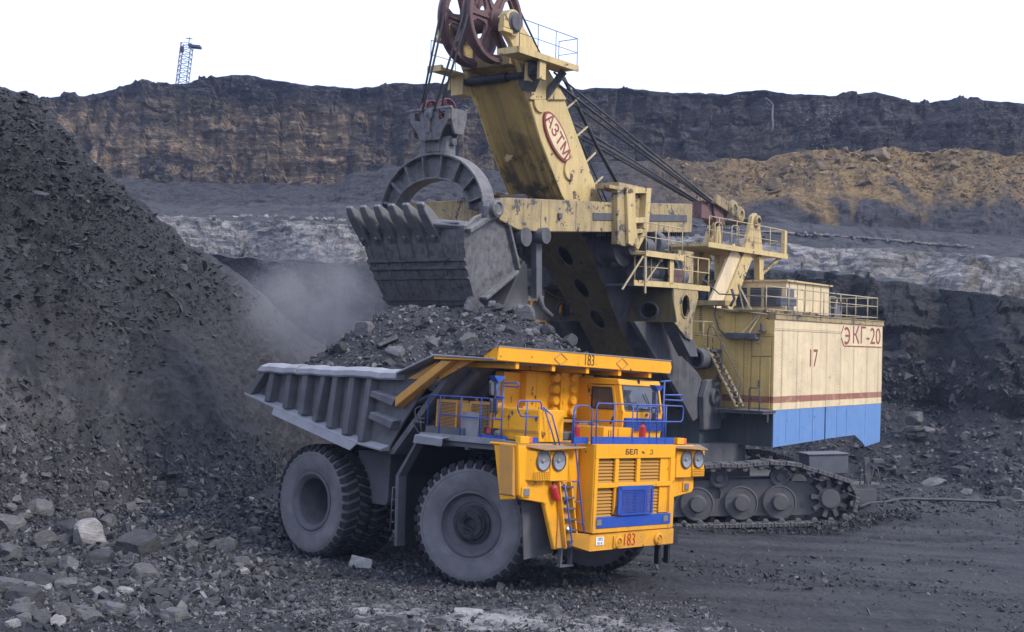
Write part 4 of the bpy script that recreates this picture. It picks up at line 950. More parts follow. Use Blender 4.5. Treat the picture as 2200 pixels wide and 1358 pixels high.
b = MB(); b.lathe([(.001, 0), (.07, .03), (.10, .09), (.095, .15), (.05, .20), (.001, .21)], (1.18, -2.98, 3.62), (1.18, -2.98, 3.83), 16, False, unit=False); b.build('horn', M['chassis_grey'], T)

# --- control cabinet with brake-grid blower under the visor
b = MB(); b.box(-.28, .28, -1.10, 1.30, 3.98, 5.27); b.box(-.9, .28, -1.85, -1.10, 3.9, 5.0) if False else b.box(-.20, .10, -1.72, -1.10, 3.98, 5.22); b.box(-1.0, .22, -1.6, 1.2, 3.61, 3.98)
cab_ = b.build('control_cabinet', M['yellow'], T, .012)
for v0, v1 in ((-1.10, -.72), (-.71, -.15)):
    d = MB(); d.box(.28, .30, v0, v1, 4.10, 5.22); dr = d.build('cabinet_door', M['yellow'], cab_, .006)
    d = MB(); d.box(.30, .325, v1-.05, v1-.03, 4.58, 4.66); d.build('door_latch', M['chassis_grey'], cab_)
d = MB(); d.box(.28, .48, .02, .62, 4.14, 5.28); bx = d.build('blower_housing', M['yellow'], T, .01)
for z in (5.16, 4.87, 4.58, 4.29):
    d = MB(); d.lathe([(.115, 0), (.115, .10), (.095, .13), (.001, .13)], (.48, .42, z), (.60, .42, z), 20, False, unit=False); d.build('blower_cap', M['yellow'], bx)
    d = MB(); d.lathe([(.125, 0), (.125, .16), (.10, .20), (.001, .20)], (.30, -.14, z-.02), (.50, -.14, z-.02), 20, False, unit=False); d.build('blower_cap', M['yellow'], bx)
    d = MB(); d.lathe([(.055, 0), (.055, .02), (.04, .025), (.001, .025)], (.48, .13, z-.05), (.52, .13, z-.05), 14, False, unit=False); d.build('blower_cap', M['yellow'], bx)
d = MB(); d.box(.28, .46, .64, .86, 4.12, 5.26); d.build('cabinet_door', M['yellow'], cab_, .008)
d = MB(); d.box(.28, .50, .92, 1.28, 4.10, 5.26); d.build('cabinet_door', M['yellow'], cab_, .008)
d = MB(); d.box(.24, .50, -.3, .9, 4.02, 4.10); d.build('cabinet_sill', M['yellow_dusty'], cab_)
b = MB(); b.box(.3, 1.3, -1.7, 1.0, 3.61, 3.80); b.build('deck_trunk', M['chassis_grey'], T, .02)
b = MB(); b.tube([(.7, .3, 3.9), (.9, .55, 4.0), (1.2, .6, 3.95), (1.4, .5, 3.8)], .10, 10); b.box(1.3, 1.75, .3, .75, 3.62, 3.85); b.build('intake_elbow', M['yellow_dusty'], T)

# --- driver's cab
b = MB()
prof = [(-.35, 3.62), (1.86, 3.62), (1.92, 4.30), (1.74, 5.16), (-.35, 5.20)]
cv0, cv1 = .76, 2.46
b.prism([(-.35, 3.62), (1.86, 3.62), (1.915, 4.36), (-.35, 4.36)], 'y', cv0, cv1)                      # lower body
b.prism([(-.35, 4.36), (.85, 4.36), (.85, 5.05), (-.35, 5.05)], 'y', cv0, cv0+.08); b.prism([(-.35, 4.36), (-.27, 4.36), (-.27, 5.05), (-.35, 5.05)], 'y', cv0, cv1)
b.prism([(-.35, 4.36), (1.2, 4.36), (1.2, 5.05), (-.35, 5.05)], 'y', cv1-.08, cv1)
for v in (cv0, cv1-.14): b.prism([(1.915, 4.36), (1.77, 5.05), (1.60, 5.05), (1.745, 4.36)], 'y', v, v+.14)
b.prism([(1.915, 4.36), (1.905, 4.42), (1.82, 4.42), (1.83, 4.36)], 'y', cv0, cv1)
b.prism([(-.42, 5.04), (1.80, 5.04), (1.74, 5.19), (-.42, 5.23)], 'y', cv0-.03, cv1+.03)
cab = b.build('cab', M['yellow'], T, .015)
b = MB(); b.prism([(1.88, 4.42), (1.765, 5.03), (1.745, 5.03), (1.86, 4.42)], 'y', cv0+.13, cv1-.13); b.build('windscreen', M['glass'], cab)
b = MB()
fr_ = [(1.892, cv0+.11, 4.40), (1.765, cv0+.11, 5.05), (1.765, cv1-.11, 5.05), (1.892, cv1-.11, 4.40)]
for i in range(4): b.beam(fr_[i], fr_[(i+1) % 4], .05, .03, (1, 0, .2))
b.build('windscreen_seal', M['black'], cab)
b = MB(); b.tube([(1.90, 1.05, 4.44), (1.92, 1.4, 4.47), (1.89, 2.0, 4.44)], .012, 5); b.tube([(1.91, 2.0, 4.42), (1.84, 1.75, 4.85)], .012, 5); b.build('wiper', M['black'], cab)
b = MB(); b.prism([(.86, 3.66), (1.74, 3.66), (1.76, 4.36), (1.62, 5.02), (.86, 5.02)], 'y', cv0-.035, cv0+.02); dr = b.build('cab_door', M['yellow'], T, .008)
b = MB(); b.prism([(.94, 4.42), (1.66, 4.42), (1.55, 4.96), (.94, 4.96)], 'y', cv0-.05, cv0-.03); b.build('door_window', M['glass'], dr)
b = MB()
dw = [(.94, cv0-.05, 4.42), (1.66, cv0-.05, 4.42), (1.55, cv0-.05, 4.96), (.94, cv0-.05, 4.96)]
for i in range(4): b.beam(dw[i], dw[(i+1) % 4], .03, .04, (0, 1, 0))
b.build('window_seal', M['black'], dr)
b = MB(); b.beam((1.58, cv0-.06, 4.05), (1.68, cv0-.06, 4.24), .03, .05, (0, 1, 0)); b.build('door_handle', M['black'], dr)
b = MB(); b.beam((.95, cv0-.045, 4.10), (1.4, cv0-.045, 4.10), .012, .02); b.build('door_pressing', M['yellow_dusty'], dr)
b = MB(); b.box(1.88, 1.935, .84, 2.42, 3.90, 4.22); b.build('vent_panel', M['blue'], cab)
first = None
for i in range(8):
    if first is None: d = MB(); d.box(1.935, 1.965, .86, 2.40, -.012, .012); first = d.build('vent_slat', M['blue'], cab); q = first
    else: q = copy_obj(first, cab)
    q.location = (0, 0, 3.925+i*.039)
for v in (1.75, 2.15):
    d = MB(); d.cyl((1.91, v, 4.31), (1.94, v, 4.31), .045, n=10); d.build('washer_nozzle', M['chassis_grey'], cab)
b = MB(); b.tube([(1.72, 1.0, 5.19), (1.78, 1.6, 5.2), (1.72, 2.3, 5.19)], .012, 5); b.cyl((1.77, 1.55, 5.1), (1.77, 1.55, 5.22), .035, n=8); b.build('roof_lamp', M['chassis'], cab)
for (u0, v0) in ((.6, 1.9),): 
    b = MB(); b.lathe([(.001, 0), (.09, .04), (.09, .12), (.001, .16)], (u0, v0, 5.24), (u0, v0, 5.4), 12, False, unit=False); b.build('beacon', M['chassis_grey'], cab)
# box in front of the door with three slots
b = MB(); b.box(1.45, 2.36, -.52, .66, 3.62, 3.99); bb = b.build('battery_box', M['yellow'], T, .012)
for v in (-.33, -.24, -.15): d = MB(); d.box(2.36, 2.366, v-.012, v+.012, 3.74, 3.92); d.build('box_slot', M['black'], bb)
d = MB(); d.box(2.36, 2.372, .03, .05, 3.63, 3.98); d.build('box_seam', M['yellow_dusty'], bb)

# --- fire extinguishers fixed to the truck
def extinguisher(p, top, r):
    b = MB(); p = Vector(p); q = Vector(top); L = (q-p).length
    b.lathe([(r*.9, 0), (r, .03), (r, L*.78), (r*.6, L*.88), (r*.3, L*.92), (r*.3, L)], p, q, 16, True, unit=False); e = b.build('fire_extinguisher', M['red'], T)
    d = MB(); d.cyl(q, q+Vector((0, 0, .05)), r*.35, n=8); d.tube([q+Vector((0, 0, .04)), q+Vector((r*1.2, 0, .05))], .012, 5); d.build('valve', M['black'], e)
extinguisher((2.62, -2.44, 2.34), (2.62, -2.60, 2.70), .085); extinguisher((2.25, -2.72, 3.66), (2.25, -2.72, 4.12), .085); extinguisher((2.62, .68, 3.66), (2.62, .68, 4.12), .085); extinguisher((2.45, -1.62, 3.66), (2.45, -1.62, 4.08), .07)

# --- blue handrails
def rail(paths, posts, r=.0175, mat='blue_rail'):
    b = MB()
    for p in paths: b.tube(p, r, 8)
    o = b.build('handrail', M[mat], T)
    for p in posts: d = MB(); d.tube(p, r, 8); d.build('rail_post', M[mat], o)
    return o
v = -3.06
rail([[(-1.14, v, 3.8), (-1.14, v, 4.48), (-1.08, v, 4.55), (1.36, v, 4.55)], [(-.73, v, 4.09), (1.36, v, 4.08)]], [[(u, v, 3.5), (u, v, 4.55)] for u in (-.72, .0, .68)]+[[(1.36, v, 3.5), (1.36, v, 4.93)]])
rail([[(1.36, v, 4.93), (1.80, v, 4.95), (1.84, v, 4.92), (1.84, v, 4.88), (1.80, v, 4.85), (1.40, v, 4.86)]], [])
u = 2.30
rail([[(u, -3.50, 4.28), (u, -3.56, 4.36), (u, -3.56, 4.48), (u, -3.50, 4.55), (u, -2.82, 4.55), (u, -2.76, 4.48), (u, -2.74, 3.62)], [(u, -3.50, 4.28), (u, -3.44, 4.20), (u, -2.76, 4.19)]], [[(u, -3.26, 3.58), (u, -3.24, 4.55)]])
rail([[(2.30, -2.74, 4.38), (2.42, -2.76, 4.34), (2.52, -2.62, 3.9), (2.55, -2.50, 3.58)], [(2.30, -2.70, 4.42), (2.46, -2.56, 4.25), (2.6, -2.40, 3.58)]], [], .018)
u = 2.86
rail([[(u, -1.42, 3.63), (u, -1.44, 4.50), (u, -1.38, 4.57), (u, .78, 4.58), (u, 1.98, 4.58), (u, 2.03, 4.52), (u, 2.02, 4.26), (u, 1.95, 4.19), (u, -1.42, 4.15)]], [[(u, x, 3.62), (u, x, 4.57)] for x in (-.78, -.05, .64, 1.30)])
rail([[(u, .12, 4.16), (u, .12, 4.46), (u, .18, 4.54), (u, .86, 4.54), (u, .94, 4.46), (u, .94, 3.62)]], [])
rail([[(2.72, -2.12, 3.62), (2.72, -2.10, 4.40), (2.72, -2.02, 4.50), (2.78, -1.68, 4.50), (2.84, -1.58, 4.42), (2.84, -1.56, 3.62)], [(2.74, -2.10, 4.12), (2.82, -1.58, 4.12)]], [])
rail([[(2.55, 1.60, 3.62), (2.55, 1.60, 5.18)], [(2.55, 1.42, 5.17), (2.55, 1.86, 5.21)], [(2.55, 1.62, 4.84), (2.55, 2.36, 4.86), (2.55, 2.42, 4.80), (2.55, 2.36, 4.72), (2.55, 1.62, 4.72)]], [], .022)
rail([[(2.50, 1.98, 4.57), (1.6, 2.95, 4.57), (-.9, 2.98, 4.57)], [(2.5, 1.98, 4.15), (1.6, 2.95, 4.15), (-.9, 2.98, 4.15)]], [[(1.6, 2.95, 3.6), (1.6, 2.95, 4.57)], [(.3, 2.97, 3.6), (.3, 2.97, 4.57)], [(-.9, 2.98, 3.6), (-.9, 2.98, 4.57)]])
b = MB(); b.box(2.83, 2.87, -1.56, 1.66, 3.62, 3.79); b.build('toe_board', M['blue'], T)
b = MB(); b.box(2.72, 2.76, -2.1, -1.58, 3.62, 3.77); b.build('toe_board', M['blue'], T)
b = MB(); b.box(2.28, 2.32, -3.2, -2.78, 3.60, 3.73); b.build('toe_board', M['blue'], T)
# rails behind the deck, left bare metal
rail([[(-1.30, -2.6, 4.24), (-1.55, -3.0, 4.24), (-1.64, -3.02, 4.18), (-1.64, -3.02, 4.02), (-1.56, -3.02, 3.96), (-1.30, -3.0, 3.96)], [(-1.30, -3.0, 3.86), (-1.66, -3.0, 3.86), (-1.70, -3.0, 3.82), (-1.44, -3.05, 3.60)], [(-1.52, -3.0, 4.1), (-1.38, -3.0, 3.62)]], [], .018, 'chassis_grey')
# --- mirrors
def mirror(u, v, z0, z1, zm, w):
    b = MB(); b.tube([(u, v, z0), (u, v, z1)], .018, 8); b.prism([(v-.18, z1+.02), (v+.22, z1+.02), (v+.06, z1-.12), (v-.04, z1-.12)], 'x', u-.10, u+.08); m = b.build('mirror_arm', M['blue_rail'], T)
    for za, zb, ww in zm:
        d = MB(); d.prism([(v-ww*.9, za+.05), (v-ww*.8, za), (v+ww*.8, za), (v+ww, za+.05), (v+ww*1.05, zb-.05), (v+ww*.9, zb), (v-ww*.9, zb), (v-ww*1.05, zb-.05)], 'x', u-.10, u-.03); d.build('mirror_head', M['mirror'], m, .012)
mirror(1.16, -3.08, 4.12, 5.07, ((4.62, 4.98, .16), (4.22, 4.56, .11)), 0)
b = MB(); b.tube([(1.16, -3.08, 4.60), (1.38, -3.06, 4.60)], .03, 6); b.tube([(1.16, -3.08, 4.14), (1.22, -3.08, 4.08), (1.36, -3.06, 4.08)], .014, 6); b.build('mirror_bracket', M['blue_rail'], T)
mirror(2.30, 1.62, 4.10, 5.06, ((4.5, 4.95, .06), (4.16, 4.4, .06)), 0)
# ------------------------------------------------------------------ excavator materials
def cream_mat(name, col, chips, front=False):
    k = NT(name); co = k.coord(); p = k.sep()
    c = k.mix(k.noise(.9, 5, .6, co), tuple(x*.86 for x in col), tuple(min(1, x*1.1) for x in col))
    st = k.ramp(k.noise(1.6, 6, .65, k.coord((2.6, 2.6, .10))), [(.46, 0), (.74, 1)]); c = k.mix(k.math('MULTIPLY', st, (.45 if front else .36)), c, tuple(x*.45 for x in col))
    # red-brown band near the foot, rubbed thin in places
    wob = k.math('ADD', p[2], k.math('MULTIPLY', k.math('SUBTRACT', k.noise(3, 3, .5, co), .5), .02))
    band = k.math('MULTIPLY', k.math('GREATER_THAN', wob, 4.72), k.math('LESS_THAN', wob, 4.98))
    rub = k.ramp(k.noise(1.6, 6, .7, co), [(.28, .35), (.48, .9)])
    c = k.mix(k.math('MULTIPLY', band, rub), c, (.24, .045, .035))
    f = k.ramp(k.noise(1.5, 8, .72, co, .2), [(.69-chips*.16, 0), (.70-chips*.16, 1)]); c = k.mix(f, c, (.15, .045, .035))
    f = k.ramp(k.noise(6, 5, .7, co), [(.72-chips*.1, 0), (.74-chips*.1, 1)]); c = k.mix(f, c, (.06, .03, .022))
    pv = k.n('ObjectInfo').outputs['Random']; c = k.mix(k.math('MULTIPLY', pv, .22), c, tuple(x*.62 for x in col))
    rr = k.ramp(k.noise(1.1, 6, .7, k.coord((3.2, 3.2, .09)), .2), [(.60, 0), (.70, 1)]); c = k.mix(k.math('MULTIPLY', rr, .45), c, (.19, .085, .045))
    d = k.ramp(k.noise(.7, 6, .65, co), [(.45, 0), (.8, 1)]); c = k.mix(k.math('MULTIPLY', d, .5 if front else .3), c, (.12, .11, .11))
    if front:                                              # soot blown up over the lower front
        lo = k.math('ADD', k.math('DIVIDE', k.math('SUBTRACT', 6.3, p[2]), 2.2), k.math('MULTIPLY', k.math('SUBTRACT', k.noise(.9, 5, .6, co), .5), 1.6), True)
        iny = k.math('DIVIDE', k.math('SUBTRACT', -.9, p[1]), 2.6, True)
        c = k.mix(k.math('MULTIPLY', k.math('MULTIPLY', lo, iny), .85), c, (.045, .043, .045))
    c = k.mix(k.math('MULTIPLY', k.up(), .6), c, DUST)
    k.set(Base_Color=c, Roughness=.62, Specular_IOR_Level=.3, Normal=k.bump(k.noise(1.6, 3, .5, co), .5, .12)); return k.m
def boomfront_mat():
    k = NT('sooty boom front'); co = k.coord(); p = k.sep()
    c = k.mix(k.noise(1.1, 5, .6, co), (.36, .235, .06), (.50, .345, .11))
    # oil and soot run down along the boom, thickest near the handle
    al = k.coord((.10, 2.4, .10)); t = k.ramp(k.noise(1.5, 6, .66, al, .15), [(.40, 0), (.62, 1)])
    lo = k.math('ADD', k.math('DIVIDE', k.math('SUBTRACT', 15.6, p[2]), 4.2), k.math('MULTIPLY', k.math('SUBTRACT', k.noise(.8, 6, .65, co), .5), 1.3), True)
    c = k.mix(k.math('MULTIPLY', t, k.math('ADD', k.math('MULTIPLY', lo, .75), .2)), c, (.035, .03, .026))
    pat = k.ramp(k.noise(.8, 7, .7, co, .3), [(.50, 0), (.56, 1)]); c = k.mix(k.math('MULTIPLY', k.math('MULTIPLY', pat, lo), .9), c, (.024, .022, .02))
    mid = k.math('MULTIPLY', k.math('SUBTRACT', 1.0, k.math('ABSOLUTE', k.math('DIVIDE', k.math('ADD', p[1], 4.2), 1.1))), .55, True)
    c = k.mix(k.math('MULTIPLY', mid, k.noise(1.8, 5, .6, al)), c, (.05, .043, .035))
    k.set(Base_Color=c, Roughness=.65, Specular_IOR_Level=.35, Normal=k.bump(k.noise(8, 5, .6, co), .2, .03)); return k.m
M['cream'] = cream_mat('faded cream panels', (.76, .61, .38), .16)
M['cream_front'] = cream_mat('chipped mustard front', (.66, .46, .15), .5, True)
M['tan'] = paint('faded tan paint', (.62, .46, .19), .32, .4, .6, .15, chips=.4, streak=.5, chipcol=(.10, .06, .04))
M['tan_worn'] = paint('worn tan paint', (.45, .33, .135), .5, .45, .62, .22, chips=.6, streak=.8, soot=.06, chipcol=(.06, .05, .045))
M['boom_front'] = boomfront_mat()
M['boom_low'] = paint('sooty lower boom', (.155, .115, .045), .35, .3, .7, .25, chips=.25, streak=.85, soot=.12, chipcol=(.025, .022, .02), dustcol=(.085, .08, .07))
M['steel'] = paint('dusty grey steel plate', (.072, .071, .076), .55, .45, .6, .25, chips=.25, chipcol=(.03, .026, .024), streak=.75, dustcol=(.15, .15, .165))
M['bucket'] = paint('worn bucket steel', (.105, .102, .104), .6, .5, .48, .35, chips=.75, streak=.9, chipcol=(.045, .042, .043), dustcol=(.235, .228, .235), metal=.15, scale=1.7)
M['bucket_dark'] = paint('sooty bucket steel', (.030, .029, .031), .4, .4, .55, .2, dustcol=(.065, .063, .068), metal=.2)
M['tooth'] = paint('polished tooth steel', (.17, .165, .17), .4, .5, .42, .2, chips=.3, chipcol=(.05, .045, .045), dustcol=(.20, .195, .205), metal=.4)
M['skyblue'] = paint('sky blue skirt', (.105, .235, .50), .30, .3, .55, .1, chips=.18, streak=.3, chipcol=(.07, .07, .08), dustcol=(.26, .30, .38))
M['teal'] = paint('sooty teal bed', (.045, .062, .068), .5, .35, .6, .25, streak=.6, chipcol=(.05, .06, .06), dustcol=(.066, .066, .074))
M['rust'] = paint('rusty sheave', (.135, .072, .066), .3, .3, .6, .25, chips=.3, chipcol=(.05, .03, .03), dustcol=(.15, .115, .12))
M['redpaint'] = paint('faded red letters', (.25, .048, .040), .2, .2, .6, .2, chips=-.1, chipcol=(.5, .4, .25), dustcol=(.3, .2, .16))
M['redsheave'] = paint('red sheave', (.17, .060, .062), .35, .3, .55, .2, dustcol=(.16, .12, .13))
M['rope'] = plain('steel rope', (.045, .043, .045), .55, .3, .2, .2, .2)
M['railing'] = paint('faded railing', (.52, .42, .24), .3, .35, .6, .15, chips=.5, chipcol=(.10, .06, .04))
M['track'] = paint('crawler steel', (.078, .075, .077), .55, .6, .6, .2, chips=.2, dustcol=(.115, .113, .122), chipcol=(.03, .03, .03))
M['track_shoe'] = paint('worn track shoes', (.095, .090, .090), .55, .75, .55, .22, chips=.3, chipcol=(.03, .028, .028), dustcol=(.15, .145, .15))
M['cablegrey'] = plain('grey hose', (.11, .11, .12), .6, 0, .15, .3, .4)
M['motor'] = paint('grey motor housing', (.085, .09, .105), .4, .55, .5, .15, dustcol=(.16, .165, .19))

EM = Matrix.Translation((10.54, 50.49, 0)) @ Matrix.Rotation(rad(-127), 4, 'Z') @ Matrix.Rotation(rad(2.6), 4, 'Y')
exc = empty('mining_shovel', (10.54, 50.49, 0)); exc.rotation_euler = (Matrix.Rotation(rad(-127), 3, 'Z') @ Matrix.Rotation(rad(2.6), 3, 'Y')).to_euler()
tag(exc, 'huge cream and mustard rope shovel numbered 17 tipping its bucket over the truck', 'excavator')
X = exc; CY = -4.2
def mk(name, mat, b, parent=None, bevel=0): return b.build(name, M[mat], parent or X, bevel)

# --- machinery house (front face at x=0, left side at y=0)
b = MB(); b.box(-11.40, -.06, -8.34, -.05, 4.44, 8.02); house = mk('machinery_house', 'cream', b)
b = MB(); b.prism([(-.3, 8.02), (-8.1, 8.02), (-8.1, 8.1), (-4.2, 8.62), (-.3, 8.14)], 'x', -11.35, -.02); mk('roof', 'tan_worn', b, house)
seams = [0, -.72, -2.15, -3.62, -5.10, -6.60, -8.10, -9.62, -11.0, -11.45]
for a, c in zip(seams[:-1], seams[1:]):
    b = MB(); b.box(c+.012, a-.012, -.05, 0, 4.44, 7.58); mk('wall_panel', 'cream', b, house, .008)
b = MB()
for a, c in zip(seams[:-1], seams[1:]): b.box(c+.006, a-.006, -.05, .004, 7.60, 8.02)
mk('upper_band', 'cream', b, house); 
b = MB()
for sx in seams[1:-1]:
    for i in range(22): z = 4.55+i*.14; b.obox((sx+.06, .004, z), (.030, .02, .030), Matrix.Identity(3)); b.obox((sx-.06, .004, z+.07), (.026, .02, .026), Matrix.Identity(3))
for i in range(95): b.obox((-.06-i*.12, .008, 7.66), (.028, .02, .028), Matrix.Identity(3))
o = mk('rivet_heads', 'tan_worn', b, house); o['kind'] = 'stuff'
b = MB(); b.box(-11.50, .02, -.28, .06, 8.02, 8.24); b.box(-11.5, .04, -.32, .10, 8.22, 8.26); mk('roof_trim', 'tan_worn', b, house, .01)
b = MB(); b.box(-11.48, -11.40, -8.38, 0, 4.44, 8.2); mk('rear_wall', 'cream', b, house)
# skirt in three plates with a cut out towards the back
for poly in ([(0, 4.43), (0, 2.98), (-5.02, 3.07), (-5.02, 4.43)], [(-5.16, 4.43), (-5.16, 3.08), (-8.35, 3.10), (-9.3, 2.72), (-9.55, 2.56), (-9.55, 4.43)], [(-9.57, 4.43), (-9.57, 2.52), (-11.40, 2.66), (-11.45, 4.43)]):
    b = MB(); b.prism(poly, 'y', -.06, .0); mk('skirt_plate', 'skyblue', b, house, .008)
for xx in (-1.2, -2.5, -3.8, -6.3, -7.4): b = MB(); b.box(xx-.012, xx+.012, 0, .012, 3.12, 4.42); mk('skirt_seam', 'skyblue', b, house)
b = MB(); b.box(-5.18, -5.0, -.12, -.07, 3.1, 4.4); mk('skirt_gap', 'steel', b, house)
# lettering on the side
lettering('side_lettering', '17', 1.05, M['redpaint'], house, (-3.70, .006, 6.47), (-1, 0, 0), (0, 0, 1), .003, .95, .0)
b = MB(); b.prism([(-6.62, 7.6), (-6.62, 7.35), (-6.85, 7.07), (-11.35, 7.06), (-11.38, 7.93), (-6.85, 7.93)], 'y', .004, .02); sp = mk('name_plate', 'cream', b, house)
lettering('name_lettering', 'КГ-20', 1.06, M['redpaint'], sp, (-9.50, .024, 7.50), (-1, 0, 0), (0, 0, 1), .004, 1.26, .0)
b = MB(); ring = [(-7.16-.40*math.cos(rad(a)), 7.50+.385*math.sin(rad(a))) for a in range(-128, 129, 8)]+[(-7.16-.28*math.cos(rad(a)), 7.50+.275*math.sin(rad(a))) for a in range(128, -129, -8)]
b.prism(ring, 'y', .02, .028); b.box(-7.46, -7.04, .02, .029, 7.455, 7.545); mk('name_lettering', 'redpaint', b, sp)
b = MB()
for p, q in (((-6.95, 7.06), (-11.35, 7.05)), ((-6.63, 7.40), (-6.88, 7.07)), ((-6.63, 7.62), (-6.85, 7.93))): b.beam((p[0], .015, p[1]), (q[0], .015, q[1]), .03, .035, (0, 1, 0))
mk('plate_edge', 'redpaint', b, sp)
# front wall, in panels
def fpanel(y0, y1, z0, z1, mat='cream_front', t=.0, zt=None, name='front_panel'):
    b = MB(); zt0, zt1 = (z1, z1) if zt is None else zt
    b.prism([(y0+.01, z0+.01), (y1-.01, z0+.01), (y1-.01, zt1-.01), (y0+.01, zt0-.01)], 'x', -.05, t); return mk(name, mat, b, house, .006)
fpanel(-3.9, -1.72, 7.33, 8.4, zt=(8.62, 8.36)); fpanel(-1.72, 0, 7.33, 8.2, zt=(8.36, 8.18))
fpanel(-3.9, -2.35, 4.44, 7.32); fpanel(-2.35, -1.32, 4.44, 7.32); fpanel(-1.32, -.98, 4.44, 7.32); fpanel(-.12, 0, 4.44, 7.32)
fpanel(-.98, -.12, 6.55, 7.32, t=.015); fpanel(-8.3, -3.95, 4.44, 8.3, zt=(8.1, 8.6))
b = MB(); b.box(-.03, .03, -.96, -.14, 4.50, 6.52); dr = mk('door', 'cream_front', b, house, .008)
b = MB(); b.box(.03, .045, -.58, -.565, 4.52, 6.50); b.box(.03, .10, -.62, -.60, 5.3, 5.6); mk('door_seam', 'steel', b, dr)
b = MB()
for y in (-2.35, -1.32, -.98, -3.1, -1.72):
    for i in range(20): b.obox((.006, y+.05, 4.6+i*.135), (.02, .028, .028), Matrix.Identity(3))
for i in range(30): b.obox((.006, -.1-i*.125, 7.42), (.02, .028, .028), Matrix.Identity(3))
for i in range(12): b.obox((.012, -3.28, 7.55+i*.085), (.035, .10, .03), Matrix.Identity(3))
o = mk('rivet_heads', 'steel', b, house); o['kind'] = 'stuff'
b = MB(); b.box(0, .42, -1.95, -.62, 7.22, 7.46); mk('door_canopy', 'steel', b, house, .01)
for y0, y1 in ((-1.25, -.68), (-.95, -.60)):
    b = MB(); b.beam((.30, y0, 7.46), (.05, y1, 8.18), .05, .05); mk('canopy_brace', 'railing', b, house)
b = MB(); b.tube([(.06, -2.55, 8.6), (.10, -2.6, 8.2), (.06, -2.4, 7.6), (.10, -1.95, 7.25)], .035, 8); mk('hanging_cable', 'cablegrey', b, house)
b = MB(); b.box(.0, .35, -.55, -.35, 7.52, 7.58); b.cyl((.3, -.42, 7.5), (.3, -.42, 7.85), .06, n=8); mk('door_lamp', 'steel', b, house)
b = MB(); b.box(-.6, .35, -3.6, -2.0, 8.55, 8.75); b.box(-.3, .25, -2.1, -.3, 8.30, 8.38); mk('roof_edge_plates', 'tan_worn', b, house)

# --- revolving bed below the house
b = MB(); b.box(-9.2, -.06, -8.3, -.14, 3.06, 4.42); b.box(-.06, 1.6, -6.6, -2.35, 3.05, 4.40); bed = mk('revolving_bed', 'teal', b)
b = MB(); b.box(-.06, 0, -3.85, -.0, 3.0, 4.43); mk('bed_front', 'teal', b, bed)
for y in (-1.05, -1.75, -2.6): b = MB(); b.box(0, .012, y-.01, y+.01, 3.05, 4.40); mk('bed_seam', 'steel', b, bed)
b = MB(); b.box(.0, .28, -2.35, -2.05, 4.0, 4.26); b.lathe([(.11, 0), (.08, .2), (.03, .3)], (.14, -2.2, 4.0), (.14, -2.2, 3.75), 12); mk('flood_lamp', 'motor', b, bed)
b = MB(); b.cyl((-.1, -4.0, 2.2), (-.1, -4.0, 3.06), 2.5, n=40); b.cyl((-.1, -4.0, 1.5), (-.1, -4.0, 2.2), 3.0, n=40); mk('swing_ring', 'steel', b, bed)
for i in range(7): b = MB() if i == 0 else b; b.obox((.6+.1*(i % 3), -2.7-.16*i, 4.42+.05*(i % 2)), (.5, .25, .16), Matrix.Rotation(.4*i, 3, 'Z'))
mk('spilled_rock', 'steel', b, bed)

# --- stair and landings on the front
st_a, st_b = Vector((.95, -2.42, 6.84)), Vector((.95, -1.10, 4.56))
b = MB(); b.beam(st_a, st_b, .05, .22, (1, 0, 0)); b.beam(st_a+Vector((-.55, 0, 0)), st_b+Vector((-.55, 0, 0)), .05, .20, (1, 0, 0)); stair = mk('stair', 'tan_worn', b)
for i in range(10):
    p = st_a+(st_b-st_a)*((i+.6)/10.2); b = MB(); b.box(.40, .95, p.y-.12, p.y+.13, p.z-.02, p.z+.02); mk('stair_tread', 'steel', b, stair)
hr = [(.98, -2.40, 6.80), (.98, -2.42, 7.50), (.98, -2.34, 7.68), (.98, -2.16, 7.66), (.98, -2.05, 7.48), (.98, -.96, 5.66), (.98, -.92, 5.5), (.98, -1.02, 4.95), (.98, -1.12, 4.6)]
b = MB(); b.tube(hr, .024, 8); mk('stair_rail', 'steel', b, stair)
b = MB(); b.tube([(.98, -1.78, 5.8), (.98, -1.76, 7.0)], .02, 6); b.tube([(.98, -1.84, 5.9), (.98, -1.10, 5.0)], .018, 6); mk('stair_rail', 'steel', b, stair)
b = MB(); b.box(-.0, 1.15, -1.75, .12, 4.32, 4.42); b.box(.1, 1.2, -1.85, .18, 4.42, 4.46); b.cyl((.6, .05, 4.0), (.6, .05, 4.32), .05, n=8); b.cyl((.6, -1.0, 4.15), (.6, -1.0, 4.32), .04, n=8); lp = mk('lower_landing', 'steel', b)
b = MB(); b.tube([(1.05, -.52, 4.46), (1.05, -.52, 5.25), (1.05, -.46, 5.33), (1.05, -.14, 5.33), (1.05, -.08, 5.25), (1.05, -.08, 4.46)], .026, 8); b.tube([(1.05, -.5, 4.9), (1.05, -.1, 4.9)], .018, 6); mk('landing_rail', 'steel', b, lp)
b = MB(); b.box(-.2, 1.0, -5.0, -2.25, 6.70, 6.78); ul = mk('upper_landing', 'steel', b)
b = MB(); b.box(1.0, 1.03, -4.6, -2.9, 6.78, 6.93); mk('toe_board', 'tan', b, ul)
def railing(parent, pts, h, mat='railing', mids=(.5,), r=.022, post_every=1, name='railing'):
    b = MB(); P = [Vector(p) for p in pts]
    b.tube([p+Vector((0, 0, h)) for p in P], r, 7)
    for m_ in mids: b.tube([p+Vector((0, 0, h*m_)) for p in P], r*.8, 6)
    o = mk(name, mat, b, parent)
    for p in P[::post_every]: d = MB(); d.tube([p, p+Vector((0, 0, h))], r, 6); mk('rail_post', mat, d, parent)
    return o
